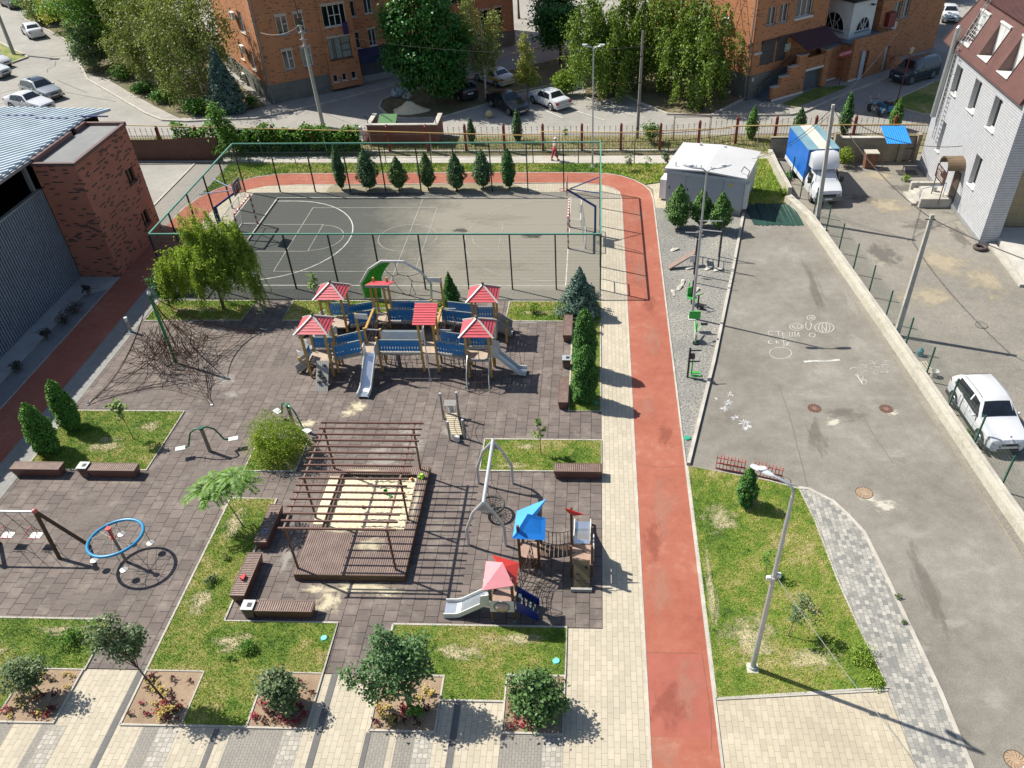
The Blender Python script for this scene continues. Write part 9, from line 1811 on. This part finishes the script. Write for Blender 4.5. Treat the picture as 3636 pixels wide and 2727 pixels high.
tree('dark_tree', 'dark tree framing the bright gap at the top middle', wp2(1,3,60,160), [(0,0,4.5,1.5,1.4,1.2),(1.2,0,5.2,1.3,1.3,1.1),(-.8,0,5.5,1.2,1.2,1.1)], .3, L_dark, 150, 18, .33, .14, m_bark, 2.0); 
p = wp2(1,4,1400,330); tree('dark_tree', 'dark tree standing against the end of the right apartment house', (p[0]+.5,p[1]+5), [(0,0,4.4,2.2,2.0,1.8),(-1.2,0,5.6,1.7,1.6,1.4),(1.2,0,5.2,1.7,1.6,1.4),(.2,0,6.8,1.6,1.5,1.3),(-.6,0,2.8,1.6,1.5,1.1)], .32, L_dark, 300, 20, .38, .2, m_bark, 1.8)
p = (42,112); tree('yellow_tree', 'sunlit yellowish trees behind the white hatchback at the top right', p, jl((0,0,2.2), 2.6, 6, .9), .4, L_yel, 170, 18, .4, .14, m_bark, 1.0)
# the wooded corner on the left
def LT(lab, q, h, w, mt, leaf, nc0, weep0=None, bark=m_gbark, name='tree', r0=.16, zc=.58, seed=1, grp=None, zb=.22):
 nc = int(nc0*1.45); weep = weep0 and (int(weep0[0]*2.2),)+weep0[1:]; nc = int(nc*.45) if weep0 else nc; h *= 1.08
 p = wp2(1,1,*q); rg = random.Random(seed*5+1); lob = []; n = 11
 for k in range(n):
  u = (k+.5)/n; r_ = 1.38*w*(.6+.4*math.sin(math.pi*(.15+.8*u))); a = k*2.4+seed; lob.append((r_*.5*math.cos(a), r_*.5*math.sin(a), h*zb+(h*(1-zb)-.4)*u, r_*.66, r_*.66, h*.13))
 return tree(name, lab, p, lob, leaf, mt, nc, 18, w*.14, r0, bark, h*.25, grp, nl=12, weep=weep, seed=seed)
LT('large drooping olive green birch nearest the sunlit side wall of the left apartment house', (1780,860), 9.2, 2.7, L_olive, .22, 420, (520,1.9,.14), m_birch, 'birch', seed=2); LT('drooping olive birch left of the largest one, over the dark junipers', (1380,720), 8.8, 2.5, L_olive, .22, 380, (460,1.8,.14), m_birch, 'birch', seed=3)
LT('dense fresh green tree in the middle of the left grove', (980,560), 9.6, 2.7, L_mid, .26, 520, None, m_bark, seed=4); LT('yellow green tree on the left of the grove by the road kerb', (720,400), 8.2, 2.3, L_yel, .25, 380, (160,1.0,.14), m_bark, seed=5); LT('green tree behind the yellow one at the top of the grove', (1050,300), 10.5, 2.8, L_mid, .28, 420, None, m_bark, seed=6); LT('green tree high at the back of the grove near the apartment house', (1500,420), 9.5, 2.6, LEAF('leaf_birch2', (.04,.09,.016), (.13,.19,.042), .3), .26, 360, (220,1.4,.16), m_birch, seed=7)
LT('shadowed green tree at the back left of the grove', (620,250), 7.0, 2.2, L_mid, .27, 300, None, m_bark, seed=8); LT('loose grey green shrub tree at the pointed end of the grove by the kerb', (850,600), 4.6, 1.5, L_grey, .2, 300, None, m_bark, r0=.09, seed=9, zb=.12); LT('yellowish bush by the sunny grass at the top left', (430,190), 3.8, 1.7, L_olive, .24, 240, None, m_bark, r0=.08, seed=10, zb=.1); LT('dark green bush half covering the white car at the top left', (370,110), 4.2, 2.0, L_mid, .26, 260, None, m_bark, r0=.08, seed=11, zb=.1); LT('green tree beyond the cars at the top left corner', (520,60), 7.5, 2.6, L_mid, .3, 300, None, m_bark, seed=12, zb=.1)
for k, (q, w, h, lb) in enumerate((((1080,680),1.7,1.3,'long spreading juniper at the upper end of the paved path'),((1235,800),1.15,.9,'smallest spreading juniper along the paved path'),((1440,880),1.45,1.3,'bright spreading juniper in the middle of the paved path edge'),((1700,985),1.6,1.5,'darker spreading juniper nearest the blue spruce'))): bush('spreading_juniper', lb, wp2(1,1,*q), w, h, LEAF('leaf_spreading_juniper', (.022,.085,.010), (.075,.165,.022), .15), 1500, .20, 'spreading junipers along the paved path', 'juniper')
conifer('blue_spruce', 'tall dark blue spruce at the corner of the left apartment house', wp2(1,1,1985,960), 5.2, 1.55, L_blue, 6500, .2, [(0,.85),(.08,1.0),(.3,.8),(.55,.55),(.8,.28),(1,.02)], .1, cat='spruce', lumps=.3, upright=False, seed=9)
bush('dark_hedge_bush', 'dark bush right of the tall blue spruce by the drainpipe', wp2(1,1,2190,940), 1.1, 1.2, L_dark, 420, .17)
# climbers, hedge and saplings along the back fence
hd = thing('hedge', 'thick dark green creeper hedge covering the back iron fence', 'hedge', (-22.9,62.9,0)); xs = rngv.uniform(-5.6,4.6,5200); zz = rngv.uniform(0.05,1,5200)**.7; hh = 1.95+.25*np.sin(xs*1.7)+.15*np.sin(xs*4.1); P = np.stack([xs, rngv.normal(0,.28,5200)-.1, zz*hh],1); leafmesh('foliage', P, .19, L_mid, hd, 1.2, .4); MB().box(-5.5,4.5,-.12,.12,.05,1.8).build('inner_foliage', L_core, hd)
hd = thing('creeper', 'loose green creeper over the left end of the back fence, above the brown sheet fence', 'creeper', (-30.6,62.8,0)); n = 1500; xs = rngv.uniform(-2.4,2.2,n); P = np.stack([xs, rngv.normal(0,.25,n), 1.0+rngv.uniform(0,1.0,n)*(1.1+.35*np.sin(xs*2.3))],1); leafmesh('foliage', P, .2, L_mid, hd, 1.2, .4); bush('creeper', 'small isolated tuft of creeper on the iron fence by the hall roof corner', (-34.3,62.8), .5, 1.9, L_olive, 260, .18)
tree('wild_tree', 'thin wild tree growing over the brown sheet fence at the court corner', (-28.3,61.5), [(0,0,1.8,.5,.5,.6),(-.2,0,3.2,.6,.5,.6),(.2,0,2.5,.5,.5,.5),(-.5,.1,3.8,.35,.35,.5),(.6,-.2,1.5,.5,.45,.5),(-.3,-.2,1.1,.5,.45,.4)], .2, L_mid, 150, 15, .2, .05, m_bark, .4)
for k, (b_, t_, r_, mt, lb) in enumerate((((1865,1240),(1850,1025),.34,L_juni,'small conifer behind the iron fence, right of the brick bin enclosure'),)): p = wp2(1,2,*b_); conifer('young_conifer', lb, p, 2.0, r_, mt, 1300, .14, PJU, seed=70+k, cat='conifer')
for k, (b_, h, r_, mt, lb) in enumerate((((50,1220),2.5,.42,L_juni,'slim conifer behind the iron fence before the black saloon'),((2060,1200),2.5,.50,L_thj2,'bright pointed conifer behind the iron fence near the kiosk'))): p = wp2(1,3,*b_); conifer('young_conifer', lb, p, h, r_, mt, 1700, .14, PJU, seed=75+k, cat='conifer')
p = wp2(1,3,1205,1240); bush('round_bush', 'round fresh green bush behind the iron fence at the foot of the slim dark pole', p, .85, 1.9, L_mid, 900, .17)
for k, (b_, h, r_, lb) in enumerate((((265,1130),1.8,.5,'low conifer behind the iron fence above the truck roof'),((650,1160),3.2,.52,'tall thin conifer behind the leaning pole'),((1085,1110),2.3,.52,'light green conifer behind the iron fence near the white house'))): p = wp2(1,4,*b_); conifer('young_conifer', lb, p, h, r_, (L_juni,L_thuja,L_thj2)[k], 1500, .15, PJU, seed=80+k, cat='conifer')
for k, (x, y, h, lb) in enumerate(((1010,1475,1.45,'left pine sapling in the grass strip by the kiosk'),(1160,1475,1.2,'thin middle sapling in the grass strip by the kiosk'),(1320,1475,1.75,'right pine sapling in the grass strip, nearest the kiosk'))): p = wp2(1,3,x,y); sapling('sapling', lb, p, h, h*.62, .3, .13, L_grey if k != 1 else L_mid, (220,90,260)[k], .02, lob=[(0,0,h*.4,.32,.3,.25),(0,0,h*.65,.28,.28,.25),(0,0,h*.88,.18,.18,.2)])
sapling('sapling', 'small sapling in the dry verge near the walking person', wp2(1,3,460,1225), 1.0, .7, .3, .13, L_mid, 100, .015)
p = wp2(1,4,655,1440); bush('yard_bush', 'sunny bush with stems beside the leaning pole at the block wall', p, .85, 1.7, LEAF('leaf_sunny', (.09,.15,.018), (.22,.27,.04), .35), 760, .15); bush('weed_clump', 'bright weed clump on the bare yard ground by the entrance steps', wp2(1,4,1180,1560), .4, .45, L_bright, 260, .11)
bush('weed_clump', 'weeds along the kiosk side of the concrete wall', (13.2,54.5), .45, .6, L_bright, 420, .10); bush('weed_clump', 'strip of weeds between the parked estate SUV and the concrete wall', (16.95,28.6), .5, .25, L_mid, 420, .08); bush('weed_clump', 'weeds under the blue tilt of the truck', (13.9,57.5), .7, .6, L_dark, 300, .12)
for k, (x, y) in enumerate(((1125,185),(1180,400))): bush('kerb_weed', 'small dark weed growing at the cobble kerb', wp2(4,4,x,y), .18, .14, L_grey, 60, .06, 'weeds at the cobble kerb', z=.02)
# --- grass
def grassmat(name, dark=1.0):
 mm, t, b = nodes(name); v = coord(t); f = noise(t, v, .33, 8, .62); g = noise(t, v, 2.4, 6, .65); ge = t.nodes.new('ShaderNodeNewGeometry'); fac = mathn(t, 'ADD', mathn(t, 'MULTIPLY', f, .55), mathn(t, 'MULTIPLY', g, .35)); fac = mathn(t, 'ADD', fac, mathn(t, 'MULTIPLY', ge.outputs['Random Per Island'], .12))
 c = ramp(t, fac, [(.39, (.10*dark,.22*dark,.014*dark)), (.47, (.24*dark,.40*dark,.028*dark)), (.56, (.43*dark,.46*dark,.085*dark)), (.64, (.66*dark,.57*dark,.26*dark))]); t.links.new(c, b.inputs['Base Color']); b.inputs['Roughness'].default_value = .7; b.inputs['Specular IOR Level'].default_value = .2; return mm
m_gr = grassmat('grass_blades')
def grass(polys, dens, hgt_, w, name='grass', mt=m_gr, zb=.028):
 Vs = []; Fs = []; off = 0
 for poly in polys:
  A = np.array(poly); x0, y0 = A.min(0); x1, y1 = A.max(0); x0, x1, y0, y1 = max(x0,-40), min(x1,40), max(y0,12), min(y1,80); n = int((x1-x0)*(y1-y0)*dens)
  if n < 1: continue
  P = np.stack([rngv.uniform(x0,x1,n), rngv.uniform(y0,y1,n)],1); ins = np.zeros(n,bool); j = len(A)-1
  for i in range(len(A)):
   c = ((A[i,1] > P[:,1]) != (A[j,1] > P[:,1])) & (P[:,0] < (A[j,0]-A[i,0])*(P[:,1]-A[i,1])/(A[j,1]-A[i,1]+1e-12)+A[i,0]); ins ^= c; j = i
  P = P[ins]; n = len(P); a = rngv.uniform(0,6.283,n); h = hgt_*rngv.uniform(.5,1.5,n); ww = w*rngv.uniform(.6,1.3,n); dx, dy = np.cos(a)*ww/2, np.sin(a)*ww/2; la = rngv.uniform(0,6.283,n); ll = h*rngv.uniform(.1,.8,n)
  V = np.stack([np.stack([P[:,0]-dx,P[:,1]-dy,np.full(n,zb)],1), np.stack([P[:,0]+dx,P[:,1]+dy,np.full(n,zb)],1), np.stack([P[:,0]+ll*np.cos(la),P[:,1]+ll*np.sin(la),zb+h],1)],1).reshape(-1,3)
  i = np.arange(n)*3+off; Fs.append(np.stack([i,i+1,i+2],1)); Vs.append(V); off += 3*n
 o = npmesh(name, np.concatenate(Vs), np.concatenate(Fs), mt); tag(o, None, None, None, 'stuff'); return o
grass([LAWNS[i] for i in (0,1,2,3,4,5,6)], 900, .055, .022); grass([LAWNS[i] for i in (7,8,9,10)], 600, .07, .03); grass([LAWNS[11],LAWNS[12]], 220, .12, .05)
grass([[(-29,62.4),(18,62.4),(18,65.6),(-29,65.6)]], 60, .16, .05, mt=_m.get('grass_dry') or grassmat('dry_grass_blades', .8))
